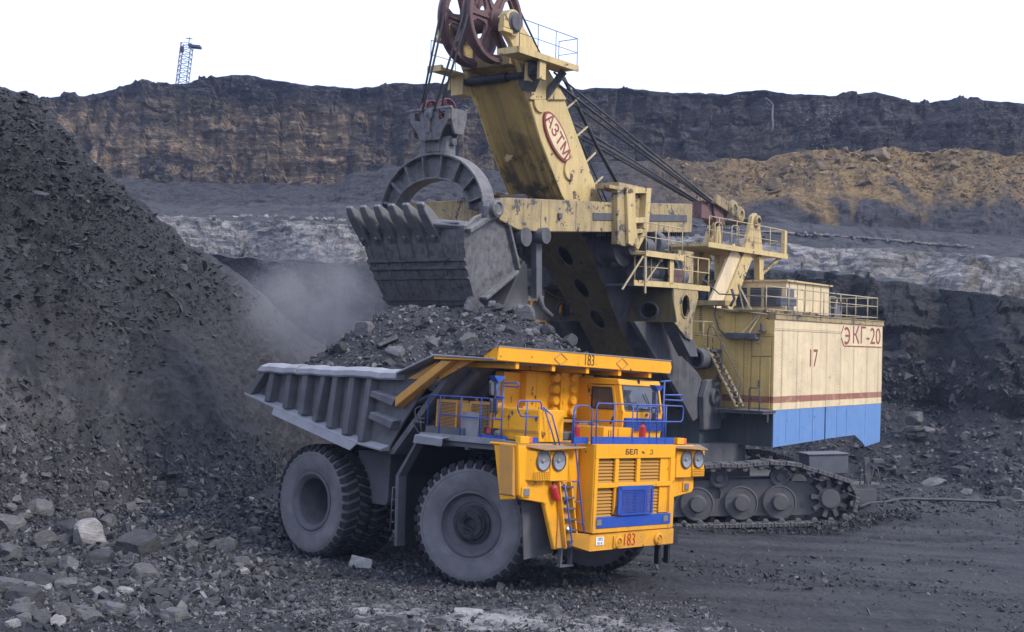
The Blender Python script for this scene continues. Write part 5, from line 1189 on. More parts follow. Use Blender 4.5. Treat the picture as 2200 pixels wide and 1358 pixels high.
railing(ul, [(1.0, -4.9, 6.78), (1.0, -4.1, 6.78), (1.0, -3.35, 6.78), (1.0, -2.6, 6.78), (.3, -2.55, 6.78)], 1.1, 'railing')

# --- roof house with louvres, roof railing, winch gear
b = MB(); b.box(-8.1, -3.62, -4.9, -1.22, 8.4, 9.70); rc = mk('roof_house', 'cream', b, X)
b = MB(); b.prism([(-8.25, 9.70), (-3.50, 9.70), (-3.50, 9.78), (-8.25, 9.76)], 'y', -5.0, -1.10); mk('roof_cover', 'tan', b, rc)
first = None
for y0, w in ((-4.75, .62), (-4.0, .98), (-2.85, .50), (-2.2, .78)):
    b = MB(); b.box(-3.62, -3.585, y0-.05, y0+w+.05, 8.6, 9.48); mk('louvre_frame', 'tan', b, rc)
    b = MB(); b.box(-3.60, -3.58, y0, y0+w, 8.64, 9.44); mk('louvre_opening', 'black', b, rc)
    sl = None
    for i in range(11):
        if sl is None: d = MB(); d.add([(0, 0, .018), (.05, 0, -.022), (.05, w, -.022), (0, w, .018), (0, 0, .008), (.05, 0, -.032), (.05, w, -.032), (0, w, .008)], [(0, 1, 2, 3), (7, 6, 5, 4), (0, 4, 5, 1), (1, 5, 6, 2), (2, 6, 7, 3), (3, 7, 4, 0)]); sl = mk('louvre_slat', 'cablegrey', d, rc); q = sl
        else: q = copy_obj(sl, rc)
        q.location = (-3.58, y0, 8.68+i*.07)
for i in range(5): b = MB(); b.box(-3.9-i*.82-.02, -3.9-i*.82+.02, -1.22, -1.20, 8.4, 9.69); mk('panel_joint', 'tan_worn', b, rc)
b = MB(); b.box(-4.35, -3.70, -1.22, -1.19, 8.5, 9.45); mk('side_shutter', 'cablegrey', b, rc)
xs = [.55, -1.5, -3.0, -5.0, -6.8, -8.5, -9.9, -11.1]
railing(house, [(x_, -.12, 8.28) for x_ in xs], 1.02, 'railing', (.12, .62), .026, name='roof_railing')
railing(house, [(-11.1, -.12, 8.28), (-11.1, -1.6, 8.28), (-11.1, -3.2, 8.28)], 1.02, 'railing', (.12, .62), .026, name='roof_railing')
railing(house, [(-8.4, -1.3, 8.28), (-9.6, -1.5, 8.28), (-10.9, -2.0, 8.28)], 1.0, 'railing', (.5,), .022, name='roof_railing')
b = MB(); b.box(-10.3, -9.4, -2.4, -1.5, 8.2, 8.95); b.cyl((-9.0, -1.8, 8.25), (-9.0, -1.8, 8.9), .28, n=14); mk('roof_vent', 'cablegrey', b, house)
for i in range(9):
    b = MB(); xx = -.8-i*.55; b.obox((xx, -.55-.1*(i % 3), 8.36), (.5, .35, .12+.05*(i % 2)), Matrix.Rotation(.3*i, 3, 'Z')); mk('roof_plank', 'tan_worn', b, house)
for x0 in (-1.15, -2.0):
    b = MB(); b.box(x0-.55, x0+.1, -.45, -.25, 8.62, 8.98); mk('tool_box', 'motor', b, house, .02)
b = MB(); b.beam((.25, -.9, 8.4), (.55, -1.35, 9.4), .07, .07); b.beam((.35, -1.2, 8.4), (.55, -1.35, 9.4), .05, .05); mk('roof_brace', 'railing', b, house)
b = MB(); b.tube([(.6, -2.9, 9.6), (.5, -2.2, 9.0), (.5, -1.4, 8.95), (.0, -.2, 8.9)], .03, 7); b.tube([(.5, -1.65, 9.2), (.45, -1.55, 8.8), (.5, -1.7, 8.5)], .06, 7); mk('hose', 'cablegrey', b, house)

# --- gantry
b = MB(); b.box(-7.3, .1, -5.5, -2.95, 10.98, 11.10); b.box(-7.35, .15, -2.96, -2.90, 10.93, 11.14); gt = mk('gantry', 'tan', b)
for y in (-3.25, -5.2):
    b = MB(); b.prism([(-3.55, 11.10), (-5.35, 11.10), (-5.05, 12.1), (-4.98, 12.55), (-4.6, 12.78), (-4.22, 12.6), (-4.15, 12.3)], 'y', y-.09, y+.09); mk('gantry_ear', 'tan', b, gt, .01)
    b = MB(); b.lathe([(.24, 0), (.24, .14), (.14, .16), (.12, .05), (.001, .05)], (-4.6, y+.09 if y > CY else y-.09, 12.42), (-4.6, y+.3 if y > CY else y-.3, 12.42), 22, False, unit=False); mk('pin_boss', 'tan_worn', b, gt)
    b = MB(); b.beam((-3.9, y, 10.98), (-2.0, y, 8.55), .32, .75, (1, 0, 0)); mk('gantry_leg', 'tan', b, gt, .01)
    b = MB(); b.beam((-5.1, y, 10.98), (-5.3, y, 8.3), .28, .4, (1, 0, 0)); mk('gantry_leg', 'tan', b, gt, .01)
    b = MB(); b.beam((-3.0, y, 11.0), (-1.0, y, 8.5), .12, .9, (1, 0, 0)); mk('gantry_leg', 'cream', b, gt, .01)
b = MB(); b.beam((-6.9, -3.05, 10.98), (-5.2, -3.3, 10.0), .10, .14); mk('gantry_strut', 'tan_worn', b, gt)
b = MB(); b.cyl((-4.6, -5.2, 12.42), (-4.6, -3.2, 12.42), .16, n=14); mk('gantry_pin', 'steel', b, gt)
railing(gt, [(-7.2, -2.95, 11.1), (-5.6, -2.95, 11.1), (-4.0, -2.95, 11.1), (-2.4, -2.95, 11.1), (-.8, -2.95, 11.1), (.05, -2.95, 11.1)], 1.1, 'railing')
railing(gt, [(-7.2, -2.95, 11.1), (-7.2, -5.4, 11.1)], 1.1, 'railing')
b = MB(); b.box(-7.30, -7.05, -3.1, -2.93, 11.1, 12.2); mk('corner_post', 'tan', b, gt)
for x0 in (-.4, -1.9):
    b = MB(); b.tube([(x0, -2.93, 11.1), (x0, -2.93, 11.9), (x0-.12, -2.93, 12.0), (x0-.5, -2.93, 12.0), (x0-.62, -2.93, 11.9), (x0-.62, -2.93, 11.1)], .025, 7); mk('hoop_rail', 'railing', b, gt)
# equaliser links between suspension ropes and gantry
for y in (-3.75, -4.65):
    b = MB(); b.beam((-4.55, y, 12.42), (-3.35, y, 12.82), .12, .36, (0, 0, 1)); b.lathe([(.34, 0), (.36, .06), (.30, .16), (.16, .18), (.14, .1), (.001, .1)], (-3.95, y+.06, 12.66), (-3.95, y+.3, 12.66), 22, False, unit=False)
    b.lathe([(.36, 0), (.38, .06), (.32, .16), (.18, .18), (.14, .1), (.001, .1)], (-3.3, y+.06, 12.86), (-3.3, y+.3, 12.86), 22, False, unit=False); b.beam((-3.35, y, 12.85), (-1.9, y, 13.15), .14, .42, (0, 0, 1)); mk('suspension_link', 'tan_worn', b)
b = MB(); b.lathe([(.60, 0), (.62, .05), (.50, .12), (.50, .5), (.62, .57), (.60, .62)], (-2.7, -4.5, 12.72), (-2.7, -3.9, 12.72), 26, True, unit=False); b.box(-2.5, -1.2, -4.4, -4.0, 12.3, 13.0); mk('equaliser_sheave', 'rust', b)

# --- boom
def boomplate(y0, y1, poly, mat, name='boom_side', parent=None): b = MB(); b.prism(poly, 'y', y0, y1); return mk(name, mat, b, parent, .01)
fr_up, bk_up = [(12.45, 14.90), (11.74, 13.70), (10.40, 11.95), (9.3, 11.0)], [(6.9, 11.0), (8.10, 12.27), (9.30, 13.85), (10.35, 15.25)]
head_poly = [(12.45, 14.90), (13.0, 15.8), (13.55, 16.55), (14.05, 16.95), (14.10, 17.3), (13.85, 17.55), (13.45, 17.5), (12.5, 16.95), (11.3, 15.95), (10.35, 15.25)]
b = MB()
b.prism(fr_up+bk_up, 'y', -3.16, -3.10); b.prism(fr_up+bk_up, 'y', -5.30, -5.24); boom = mk('boom', 'tan', b, X, .01)
b = MB(); b.add([(x, y, z) for y in (-5.30, -3.10) for x, z in fr_up+[(12.9, 15.6)]], [(0, 1, 6, 5), (1, 2, 7, 6), (2, 3, 8, 7), (0, 5, 9, 4)]); 
bf = MB()
pts = [(12.95, 15.68), (12.45, 14.92), (11.75, 13.72), (10.42, 11.97), (9.3, 11.0)]
for (x0, z0), (x1, z1) in zip(pts[:-1], pts[1:]): bf.sheet([(x0, -5.30, z0), (x1, -5.30, z1), (x1, -3.10, z1), (x0, -3.10, z0)], .04)
mk('boom_front', 'boom_front', bf, boom)
b = MB()
for (x0, z0), (x1, z1) in zip(bk_up[:-1], bk_up[1:]): b.sheet([(x0, -5.24, z0), (x1, -5.24, z1), (x1, -3.16, z1), (x0, -3.16, z0)], .04)
mk('boom_back', 'tan_worn', b, boom)
for s, y in ((1, -3.10), (-1, -5.30)):
    b = MB(); b.prism(head_poly, 'y', y-.10, y+.10); mk('head_cheek', 'tan', b, boom, .015)
    yo = y+.10*s
    b = MB(); b.lathe([(.34, 0), (.34, .22), (.27, .24), (.27, .30), (.001, .30)], (13.68, yo, 17.18), (13.68, yo+s*.4, 17.18), 26, False, unit=False); mk('bearing', 'steel', b, boom)
    b = MB(); b.lathe([(.42, 0), (.42, .16), (.36, .17)], (13.68, yo, 17.18), (13.68, yo+s*.4, 17.18), 26, True, unit=False); b.box(13.55, 14.25, min(yo, yo+s*.2), max(yo, yo+s*.2), 16.92, 17.36); b.box(13.8, 14.3, min(yo, yo+s*.22), max(yo, yo+s*.22), 16.78, 16.9); mk('bearing_block', 'tan', b, boom, .01)
    # disc covers and maker's oval on the flank
    for (x, z, r) in ((11.86, 14.94, .36), (9.98, 12.88, .36)):
        b = MB(); b.cyl((x, y, z), (x, y+s*.09, z), r, n=28); mk('cover_disc', 'tan', b, boom, .01)
    ang = math.atan2(14.64-13.19, 11.58-10.09)
    b = MB(); b.prism(ell(10.84, 13.90, 1.02, .46, 36, ang), 'y', min(y, y+s*.08), max(y, y+s*.08)); ov = mk('maker_oval', 'redpaint', b, boom)
    b = MB(); b.prism(ell(10.84, 13.90, .93, .385, 36, ang), 'y', min(y+s*.08, y+s*.095), max(y+s*.08, y+s*.095)); mk('oval_field', 'cream', b, ov)
    if s > 0: lettering('oval_lettering', 'АЗТМ', .62, M['redpaint'], ov, (10.84, y+.10, 13.90), (-math.cos(ang), 0, -math.sin(ang)), (-math.sin(ang)*1, 0, math.cos(ang)), .004, 1.0, .008)
b = MB(); b.cyl((12.95, -6.2, 15.62), (12.95, -2.2, 15.62), .11, n=14); b.cyl((12.98, -5.2, 15.62), (12.98, -3.6, 15.62), .16, n=14); mk('deflector_roller', 'black', b, boom)
for y in (-2.75, -2.25, -6.0): b = MB(); b.prism([(12.75, 15.4), (13.1, 15.4), (13.1, 16.0), (12.75, 16.0)], 'y', y-.06, y+.06); mk('roller_bracket', 'tan', b, boom, .01)
b = MB(); b.tube([(11.2, -4.6, 13.2), (11.6, -4.6, 13.3), (11.65, -4.35, 13.1)], .03, 6); b.obox((11.55, -4.5, 13.18), (.2, .25, .16), Matrix.Rotation(.5, 3, 'Y')); mk('broken_bracket', 'tan', b, boom)
# head platforms and railings
b = MB(); b.box(11.0, 14.35, -2.95, -2.15, 16.05, 16.13); b.box(11.0, 14.38, -2.16, -2.10, 16.0, 16.2); b.box(14.3, 14.38, -2.95, -2.1, 16.0, 16.2); hp = mk('head_platform', 'tan', b, boom)
b = MB(); b.beam((11.3, -2.5, 16.0), (11.55, -3.1, 15.1), .16, .22); b.beam((12.9, -2.5, 16.02), (12.6, -3.1, 15.3), .5, .5); mk('platform_bracket', 'steel', b, boom)
railing(hp, [(14.3, -2.14, 16.15), (13.3, -2.14, 16.15), (12.3, -2.14, 16.15), (11.05, -2.14, 16.15), (11.05, -2.9, 16.15)], .95, 'cablegrey', (.5,), .014)
b = MB(); b.box(11.2, 14.2, -6.0, -5.4, 15.85, 15.93); b.box(14.12, 14.24, -6.0, -5.4, 15.80, 16.0); b.box(12.5, 13.1, -5.9, -5.4, 15.2, 15.85); hp2 = mk('head_platform', 'tan', b, boom)
railing(hp2, [(14.1, -5.98, 15.95), (12.8, -5.98, 15.95), (11.4, -5.98, 15.95)], .95, 'steel', (.5,), .014)
# sheaves
def sheave(name, c, r, w, mat, n_sp=6, parent=None):
    b = MB(); y = c[1]; x, z = c[0], c[2]
    b.lathe([(r*.90, -w/2), (r*.985, -w/2), (r, -w/2+.03), (r*.93, -w*.12), (r*.93, w*.12), (r, w/2-.03), (r*.985, w/2), (r*.90, w/2), (r*.86, w*.18), (r*.86, -w*.18), (r*.90, -w/2)], (x, y, z), (x, y+1, z), 56, False, unit=False)
    hub = r*.24; b.lathe([(hub, -w*.55), (hub, w*.55)], (x, y, z), (x, y+1, z), 28, True, unit=False)
    o = mk(name, mat, b, parent)
    holes = []
    for k in range(n_sp):
        a = 2*math.pi*(k+.5)/n_sp; hw = math.pi/n_sp-.16
        H = [(x+r*.80*math.cos(a+hw*t), z+r*.80*math.sin(a+hw*t)) for t in (-.78, -.4, 0, .4, .78)]+[(x+r*.62*math.cos(a+hw*.98), z+r*.62*math.sin(a+hw*.98)), (x+r*.40*math.cos(a+hw*.55), z+r*.40*math.sin(a+hw*.55)), (x+r*.34*math.cos(a), z+r*.34*math.sin(a)), (x+r*.40*math.cos(a-hw*.55), z+r*.40*math.sin(a-hw*.55)), (x+r*.62*math.cos(a-hw*.98), z+r*.62*math.sin(a-hw*.98))]
        holes.append(H[::-1])
    d = MB(); d.holed(ell(x, z, r*.885, r*.885, 48), holes, 'y', y-w*.14, y+w*.14); mk('web', mat, d, o)
    for k in range(n_sp):
        a = 2*math.pi*k/n_sp+(0); d = MB(); d.beam((x+hub*math.cos(a), y, z+hub*math.sin(a)), (x+r*.86*math.cos(a), y, z+r*.86*math.sin(a)), w*.62, r*.05, (-math.sin(a), 0, math.cos(a))); mk('spoke', mat, d, o)
    return o
SH = (13.68, 17.38)
for y in (-3.70, -4.72): sheave('head_sheave', (SH[0], y, SH[1]), 1.42, .36, 'rust', 6)
b = MB(); b.cyl((13.68, -5.3, 17.30), (13.68, -3.1, 17.30), .30, n=20); mk('sheave_axle', 'rust', b)
b = MB(); b.box(12.0, 13.4, -5.2, -3.2, 15.95, 16.25); mk('head_crosspiece', 'tan_worn', b, boom)

# --- handle: two box beams straddling the boom
def beam_poly(): return [(3.32, 11.22), (8.9, 10.78), (13.4, 10.42), (14.4, 10.40), (15.35, 10.62), (15.35, 11.30), (14.8, 11.36), (8.8, 11.82), (3.30, 12.32)]
hb = None
for s, yc in ((1, -2.42), (-1, -5.98)):
    b = MB(); b.prism(beam_poly(), 'y', yc-.48, yc+.48); h = mk('handle_beam', 'tan_worn', b, X, .02)
    yo = yc+s*.48
    b = MB(); b.beam((3.75, yo, 11.72), (10.2, yo, 11.20), .26, .07, (0, 1, 0)); mk('slide_strip', 'steel', b, h, .01)
    for xx in (13.2, 11.2): b = MB(); b.box(xx-.012, xx+.012, min(yo, yo+s*.008), max(yo, yo+s*.008), 10.55 if xx > 12 else 10.66, 11.44 if xx > 12 else 11.60); mk('beam_joint', 'steel', b, h)
    b = MB(); b.box(12.1, 12.28, min(yo, yo+s*.08), max(yo, yo+s*.08), 10.95, 11.12); mk('beam_lug', 'steel', b, h)
    b = MB()
    for i in range(40): xx = 3.5+i*.155; b.box(xx, xx+.08, yc-.3, yc+.3, 11.08-(xx-3.4)*.079, 11.24-(xx-3.4)*.079)
    mk('rack', 'black', b, h)
    # saddle block clasping the beam
    b = MB(); y0, y1 = (yo, yo+.36) if s > 0 else (yo-.36, yo)
    b.holed([(6.95, 12.50), (8.62, 12.36), (8.42, 10.40), (7.75, 10.25), (7.10, 11.00)], [[(7.30, 12.28), (8.05, 12.20), (7.98, 11.35), (7.35, 11.42)][::-1], [(7.42, 11.2), (7.95, 11.15), (7.9, 10.95), (7.45, 11.0)][::-1], [(7.5, 10.85), (7.85, 10.80), (7.72, 10.5)][::-1]], 'y', y0, y1); sb = mk('saddle_block', 'tan', b, X, .015)
    b = MB(); b.prism([(8.64, 12.42), (8.42, 10.3), (8.95, 10.35), (9.05, 12.30)], 'y', y0-.02, y1-.12); b.box(8.6, 9.6, y0-.3, y1-.1, 12.22, 12.34); b.box(6.95, 8.6, yc-.5, yc+.5, 12.36, 12.55); mk('saddle_side', 'tan_worn', b, sb, .01)
    b = MB(); b.box(7.3, 8.1, y0+.02, y0+.10, 10.9, 12.3); mk('saddle_recess', 'tan_worn', b, sb)
b = MB(); b.box(14.6, 15.4, -5.6, -2.8, 10.5, 11.3); b.box(12.4, 13.2, -5.55, -2.85, 10.55, 11.2); mk('handle_crosspiece', 'tan_worn', b, X, .02)
b = MB()
for i in range(9): b.obox((12.3+i*.33, -5.98, 11.52-i*.03+.02), (.30, .92, .05), Matrix.Rotation(.04*((i*7) % 5-2), 3, 'Y'))
mk('deck_planks', 'tan_worn', b)
b = MB(); b.tube([(12.5, -4.6, 11.62), (12.5, -3.1, 11.62)], .16, 10); b.box(12.5, 13.6, -4.9, -3.3, 11.58, 11.62); mk('belt_roll', 'black', b)
# shipper shaft drums
for s in (1, -1):
    b = MB(); yy = CY+s*1.15; b.lathe([(.70, 0), (.70, .12), (.55, .16), (.55, .75), (.70, .79), (.70, .9), (.34, .92), (.34, 1.3), (.001, 1.3)], (7.8, yy, 10.35), (7.8, yy+s, 10.35), 30, True, unit=False); mk('shipper_drum', 'steel', b)
# --- lower boom
P0 = Vector((9.12, CY, 10.72)); dirv = Vector((.70, 0, .714)).normalized(); R = Matrix((dirv, Vector((0, 1, 0)), dirv.cross(Vector((0, 1, 0))))).transposed()
def on_boom(b): b.v = [tuple(P0+R @ Vector(p)) for p in b.v]; return b
hu = [(-.95, 1.06), (-2.50, 1.0), (-4.07, .92)]
b = MB(); b.holed([(.35, -1.24), (.35, 1.24), (-4.25, .86), (-6.6, .86), (-6.6, -.86), (-4.25, -.86)], [ell(u, 0, .47, .25, 20)[::-1] for u, _ in hu], 'z', -.05, 0); mk('boom_front', 'boom_low', on_boom(b), boom)
b = MB(); b.box(-6.4, .3, -.8, .8, .6, .65); mk('boom_inside', 'boom_low', on_boom(b), boom)
for u, _ in hu:
    b = MB(); b.tube([(p[0], p[1], -.02) for p in ell(u, 0, .49, .27, 24)], .035, 6, True); mk('hole_rim', 'steel', on_boom(b), boom)
for s in (1, -1):
    Y = lambda h: CY+s*h
    b = MB(); F = [(9.35, Y(1.24), 10.97), (6.15, Y(.86), 7.70), (4.50, Y(.86), 6.0), (1.1, Y(.95), 3.9)]; B = [(6.3, Y(1.1), 10.9), (4.19, Y(1.05), 7.62), (2.4, Y(1.05), 6.5), (.1, Y(1.05), 4.6)]
    T_ = [(x, y-s*.05, z) for x, y, z in F+B]; n = 4
    b.add(F+B+T_, [q for i in range(3) for q in ((i, i+1, n+i+1, n+i), (8+i, 8+n+i, 8+n+i+1, 8+i+1), (i, 8+i, 8+i+1, i+1), (n+i, n+i+1, 8+n+i+1, 8+n+i))]+[(0, n, 8+n, 8), (3, 11, 8+n+3, n+3)]); mk('boom_side', 'steel', b, boom)
    for x0, z0 in ((6.6, 9.7), (6.1, 8.9), (5.6, 8.3)): b = MB(); b.lathe([(.08, 0), (.08, .05), (.05, .07)], (x0, Y(1.08), z0), (x0, Y(1.2), z0), 10, True, unit=False); mk('grease_point', 'steel', b, boom)
b = MB(); b.sheet([(4.6, CY-.86, 6.05), (1.10, CY-.95, 3.90), (1.10, CY+.95, 3.90), (4.6, CY+.86, 6.05)], .04); mk('boom_front', 'boom_low', b, boom)
# foot plates spread outwards to the pins
for s in (1, -1):
    Y = lambda y: CY+s*(y-CY)
    b = MB(); P = [(6.6, 7.72), (5.0, 6.40), (3.55, 5.32), (2.03, 3.94), (.14, 4.53), (1.74, 5.86), (3.24, 6.58), (4.7, 7.79)]; b.prism(P, 'y', min(Y(-2.62), Y(-2.40)), max(Y(-2.62), Y(-2.40))); fp = mk('foot_plate', 'steel', b, boom, .02)
    b = MB(); b.prism([(.25, 3.6), (1.65, 3.6), (1.75, 4.9), (1.45, 5.55), (.75, 5.65), (.2, 5.1)], 'y', min(Y(-2.38), Y(-2.12)), max(Y(-2.38), Y(-2.12))); b.lathe([(.34, 0), (.34, .14), (.22, .17), (.15, .08), (.001, .08)], (.98, Y(-2.12), 4.92), (.98, Y(-2.12)+s, 4.92), 24, False, unit=False); mk('foot_bracket', 'steel', b, X, .03)
    b = MB(); b.lathe([(.42, 0), (.42, .9), (.33, .92), (.31, .2), (.001, .2)], (.7, Y(-2.64), 6.40), (1.6, Y(-2.64), 6.40), 26, False, unit=False); mk('hoist_guide', 'steel', b, X)
# crossbeam with round-holed face and end plates
b = MB()
b.holed([(-1.15, 7.74), (-1.40, 8.95), (-7.0, 8.95), (-7.25, 7.74)], [ell(-2.32, 8.15, .36, .27, 20), ell(-6.08, 8.15, .36, .27, 20)], 'x', 5.66, 5.72)
b.box(3.9, 5.66, -7.0, -1.4, 8.9, 8.96); b.box(4.2, 5.66, -7.0, -1.4, 7.74, 7.80); b.box(4.2, 4.26, -7.0, -1.4, 7.8, 8.9); cb = mk('crossbeam', 'boom_low', b)
for y in (-2.32, -6.08): b = MB(); b.tube([(5.74, p[0], p[1]) for p in ell(y, 8.15, .39, .30, 26)], .045, 7, True); mk('hole_rim', 'steel', b, cb)
for s in (1, -1):
    Y = lambda y: CY+s*(y-CY)
    b = MB(); b.holed([(5.72, 8.96), (5.55, 7.7), (4.75, 7.2), (4.25, 7.1), (4.25, 7.8), (3.85, 8.75), (3.9, 8.96)], [ell(4.85, 8.35, .30, .42, 20)], 'y', min(Y(-1.38), Y(-1.30)), max(Y(-1.38), Y(-1.30))); ep = mk('end_plate', 'tan_worn', b, cb, .01)
    b = MB(); b.tube([(p[0], Y(-1.28), p[1]) for p in ell(4.85, 8.35, .31, .43, 24)], .03, 6, True); mk('hole_rim', 'tan_worn', b, cb)
    b = MB(); b.prism([(5.5, 7.72), (4.2, 7.72), (3.6, 6.5), (4.2, 6.5)], 'y', min(Y(-1.9), Y(-1.4)), max(Y(-1.9), Y(-1.4))); mk('support_leg', 'steel', b, cb)
b = MB()
for i in range(9):
    for y in (-3.05, -2.9): b.obox((5.74, y+.03*i, 8.75-.11*i), (.04, .07, .06), Matrix.Identity(3))
mk('bolt_heads', 'steel', b, cb)
b = MB(); b.cyl((4.6, -2.9, 6.6), (4.9, -2.9, 7.7), .17, n=12); b.cyl((4.9, -3.4, 6.9), (4.9, -2.6, 6.9), .2, n=12); mk('buffer_strut', 'steel', b, cb)

# --- machinery platforms on the left of the boom
b = MB(); b.prism([(3.0, -2.9), (3.0, -1.3), (6.0, -1.3), (7.75, -1.75), (7.75, -2.9)], 'z', 8.97, 9.06); pf = mk('drive_platform', 'steel', b)
for p, q in (((3.0, -1.3), (6.0, -1.3)), ((6.0, -1.3), (7.75, -1.75))):
    b = MB(); b.beam((p[0], p[1], 9.08), (q[0], q[1], 9.08), .20, .04, (0, 1, 0)); mk('platform_edge', 'tan', b, pf)
railing(pf, [(3.05, -1.32, 9.1), (3.9, -1.32, 9.1), (4.9, -1.32, 9.1), (5.75, -1.32, 9.1), (6.0, -1.36, 9.1), (6.9, -1.56, 9.1), (7.7, -1.76, 9.1)], 1.1, 'tan', (.52,), .028)
b = MB(); b.box(5.8, 6.05, -1.34, -1.28, 9.1, 10.2); mk('gate_post', 'tan', b, pf)
b = MB(); b.beam((7.2, -1.62, 9.1), (6.3, -1.42, 10.1), .05, .05); b.beam((7.2, -1.62, 9.1), (7.2, -1.62, 10.1), .08, .08); mk('platform_strut', 'railing', b, pf)
b = MB(); b.prism([(5.2, -2.6), (5.2, -1.2), (7.9, -1.2), (7.9, -2.6)], 'z', 10.06, 10.16); b.box(5.2, 7.9, -1.22, -1.18, 10.0, 10.2); pu = mk('upper_platform', 'tan', b)
railing(pu, [(5.3, -1.22, 10.18), (6.3, -1.22, 10.18), (7.2, -1.22, 10.18), (7.85, -1.22, 10.18), (7.85, -2.4, 10.18)], 1.0, 'railing', (.5,), .022)
for p, q in (((7.8, -1.25, 8.7), (7.85, -1.25, 10.1)), ((8.6, -1.7, 8.8), (7.9, -1.3, 10.0))): b = MB(); b.beam(p, q, .06, .06); mk('platform_strut', 'railing', b, pu)
b = MB(); b.lathe([(.36, 0), (.42, .06), (.42, 1.5), (.34, 1.58), (.001, 1.6)], (7.2, -2.1, 9.62), (5.6, -2.1, 9.62), 24, True, unit=False); b.box(5.8, 7.1, -2.5, -1.7, 9.06, 9.3); mk('crowd_motor', 'motor', b)
b = MB(); b.lathe([(.56, 0), (.60, .04), (.60, .26), (.54, .28), (.46, .20), (.36, .18), (.30, .08), (.001, .08)], (5.05, -1.9, 9.70), (5.05, -1.5, 9.70), 34, True, unit=False); b.box(4.8, 5.3, -2.0, -1.6, 9.06, 9.3); rl = mk('cable_reel', 'motor', b)
b = MB(); b.prism([(5.05+.58*math.cos(a), 9.70+.58*math.sin(a)) for a in [math.pi+math.pi*i/14 for i in range(15)]], 'y', -1.60, -1.57); mk('reel_guard', 'rust', b, rl)
b = MB(); b.cyl((4.3, -2.2, 9.5), (3.5, -2.2, 9.5), .3, n=18); b.box(3.4, 4.5, -2.5, -1.8, 9.06, 9.28); mk('drive_gear', 'motor', b)
b = MB(); b.lathe([(.30, 0), (.30, .5), (.2, .56), (.001, .58)], (6.9, -2.0, 10.45), (6.3, -2.0, 10.45), 20, True, unit=False); b.lathe([(.42, 0), (.46, .05), (.46, .34), (.40, .4), (.001, .42)], (6.2, -2.0, 10.60), (5.8, -2.0, 10.60), 24, True, unit=False); b.box(5.7, 6.9, -2.3, -1.7, 10.16, 10.3); b.tube([(5.8, -1.8, 10.5), (5.4, -1.7, 10.6), (5.3, -1.7, 10.4)], .05, 7); mk('brake_motor', 'motor', b)
b = MB(); b.box(3.0, 4.2, -2.7, -2.0, 9.06, 10.5); mk('switch_cabinet', 'tan_worn', b, X, .02)
# right hand platform (seen beyond the boom)
b = MB(); b.box(4.0, 7.6, -7.6, -5.6, 8.97, 9.06); b.box(4.6, 6.6, -7.1, -6.2, 9.06, 9.9); pr = mk('drive_platform', 'steel', b)
b = MB(); b.box(6.6, 7.4, -7.9, -7.0, 9.95, 10.12); mk('upper_platform', 'tan', b)
railing(pr, [(7.6, -7.6, 9.06), (7.6, -6.8, 9.06), (7.6, -5.9, 9.06)], 1.1, 'tan', (.5,), .025)
b = MB(); b.tube([(9.6, -6.2, 9.9), (8.0, -5.0, 8.6), (6.5, -3.2, 7.9)], .02, 6); mk('trip_rope', 'rope', b)

# --- operator's cab on the right
b = MB(); b.box(1.2, 4.6, -9.0, -6.5, 5.9, 6.95); b.box(1.2, 4.6, -9.0, -6.5, 8.55, 8.75); oc = mk('operator_cab', 'tan', b, X, .02)
for (x, y) in ((4.55, -8.95), (4.55, -7.72), (4.55, -7.06), (4.55, -6.55), (3.0, -6.55), (1.3, -6.55), (1.3, -8.95), (4.55, -8.5)):
    b = MB(); b.box(x-.05, x+.05, y-.06, y+.06, 6.95, 8.55); mk('window_post', 'yellow', b, oc)
b = MB(); b.box(4.52, 4.58, -9.0, -6.5, 7.72, 7.80); mk('window_rail', 'yellow', b, oc)
b = MB(); b.box(4.46, 4.50, -8.95, -6.55, 6.95, 8.55); mk('window_pane', 'glass', b, oc)
b = MB(); b.box(1.3, 4.5, -6.62, -6.58, 6.95, 8.55); mk('window_pane', 'glass', b, oc)
b = MB(); b.lathe([(.1, 0), (.1, .02), (.001, .03)], (4.7, -8.15, 7.35), (4.75, -8.15, 7.35), 16, True, unit=False); mk('cab_mirror', 'chrome', b, oc)
b = MB(); b.box(4.6, 5.2, -9.0, -6.0, 5.9, 6.02); wk = mk('cab_walkway', 'steel', b, oc)
b = MB(); b.tube([(5.1, -6.4, 6.0), (5.1, -6.4, 6.9), (5.1, -5.8, 6.9), (5.1, -5.8, 6.0)], .025, 6); b.tube([(5.1, -6.1, 6.0), (5.1, -6.1, 6.9)], .02, 6); mk('cab_rail', 'railing', b, oc)

# --- bucket
BW = 2.1
side_poly = [(16.85, 10.22), (16.35, 10.62), (15.55, 10.92), (15.08, 11.02), (14.22, 9.20), (14.30, 9.02), (15.67, 8.20), (15.95, 8.02), (16.20, 8.60)]
b = MB()
def fwall(t, y):        # front wall: t 0 top .. 1 bottom
    x = 16.95+(15.90-16.95)*t+.16*math.sin(math.pi*t); z = 10.30+(7.98-10.30)*t
    return (x-.05*abs(y)**2*.25, CY+y*(1-.13*t), z)
n, m = 10, 8; vs = [fwall(i/n, -BW+2*BW*j/m) for i in range(n+1) for j in range(m+1)]
vs2 = [(x-.16, y, z-.02) for x, y, z in vs]; k = (n+1)*(m+1)
fs = [(i*(m+1)+j, i*(m+1)+j+1, (i+1)*(m+1)+j+1, (i+1)*(m+1)+j) for i in range(n) for j in range(m)]
rim = [j for j in range(m+1)]+[i*(m+1)+m for i in range(1, n+1)]+[n*(m+1)+j for j in range(m-1, -1, -1)]+[i*(m+1) for i in range(n-1, 0, -1)]
b.add(vs+vs2, fs+[tuple(q+k for q in f)[::-1] for f in fs]+[(rim[i], rim[(i+1) % len(rim)], rim[(i+1) % len(rim)]+k, rim[i]+k) for i in range(len(rim))])
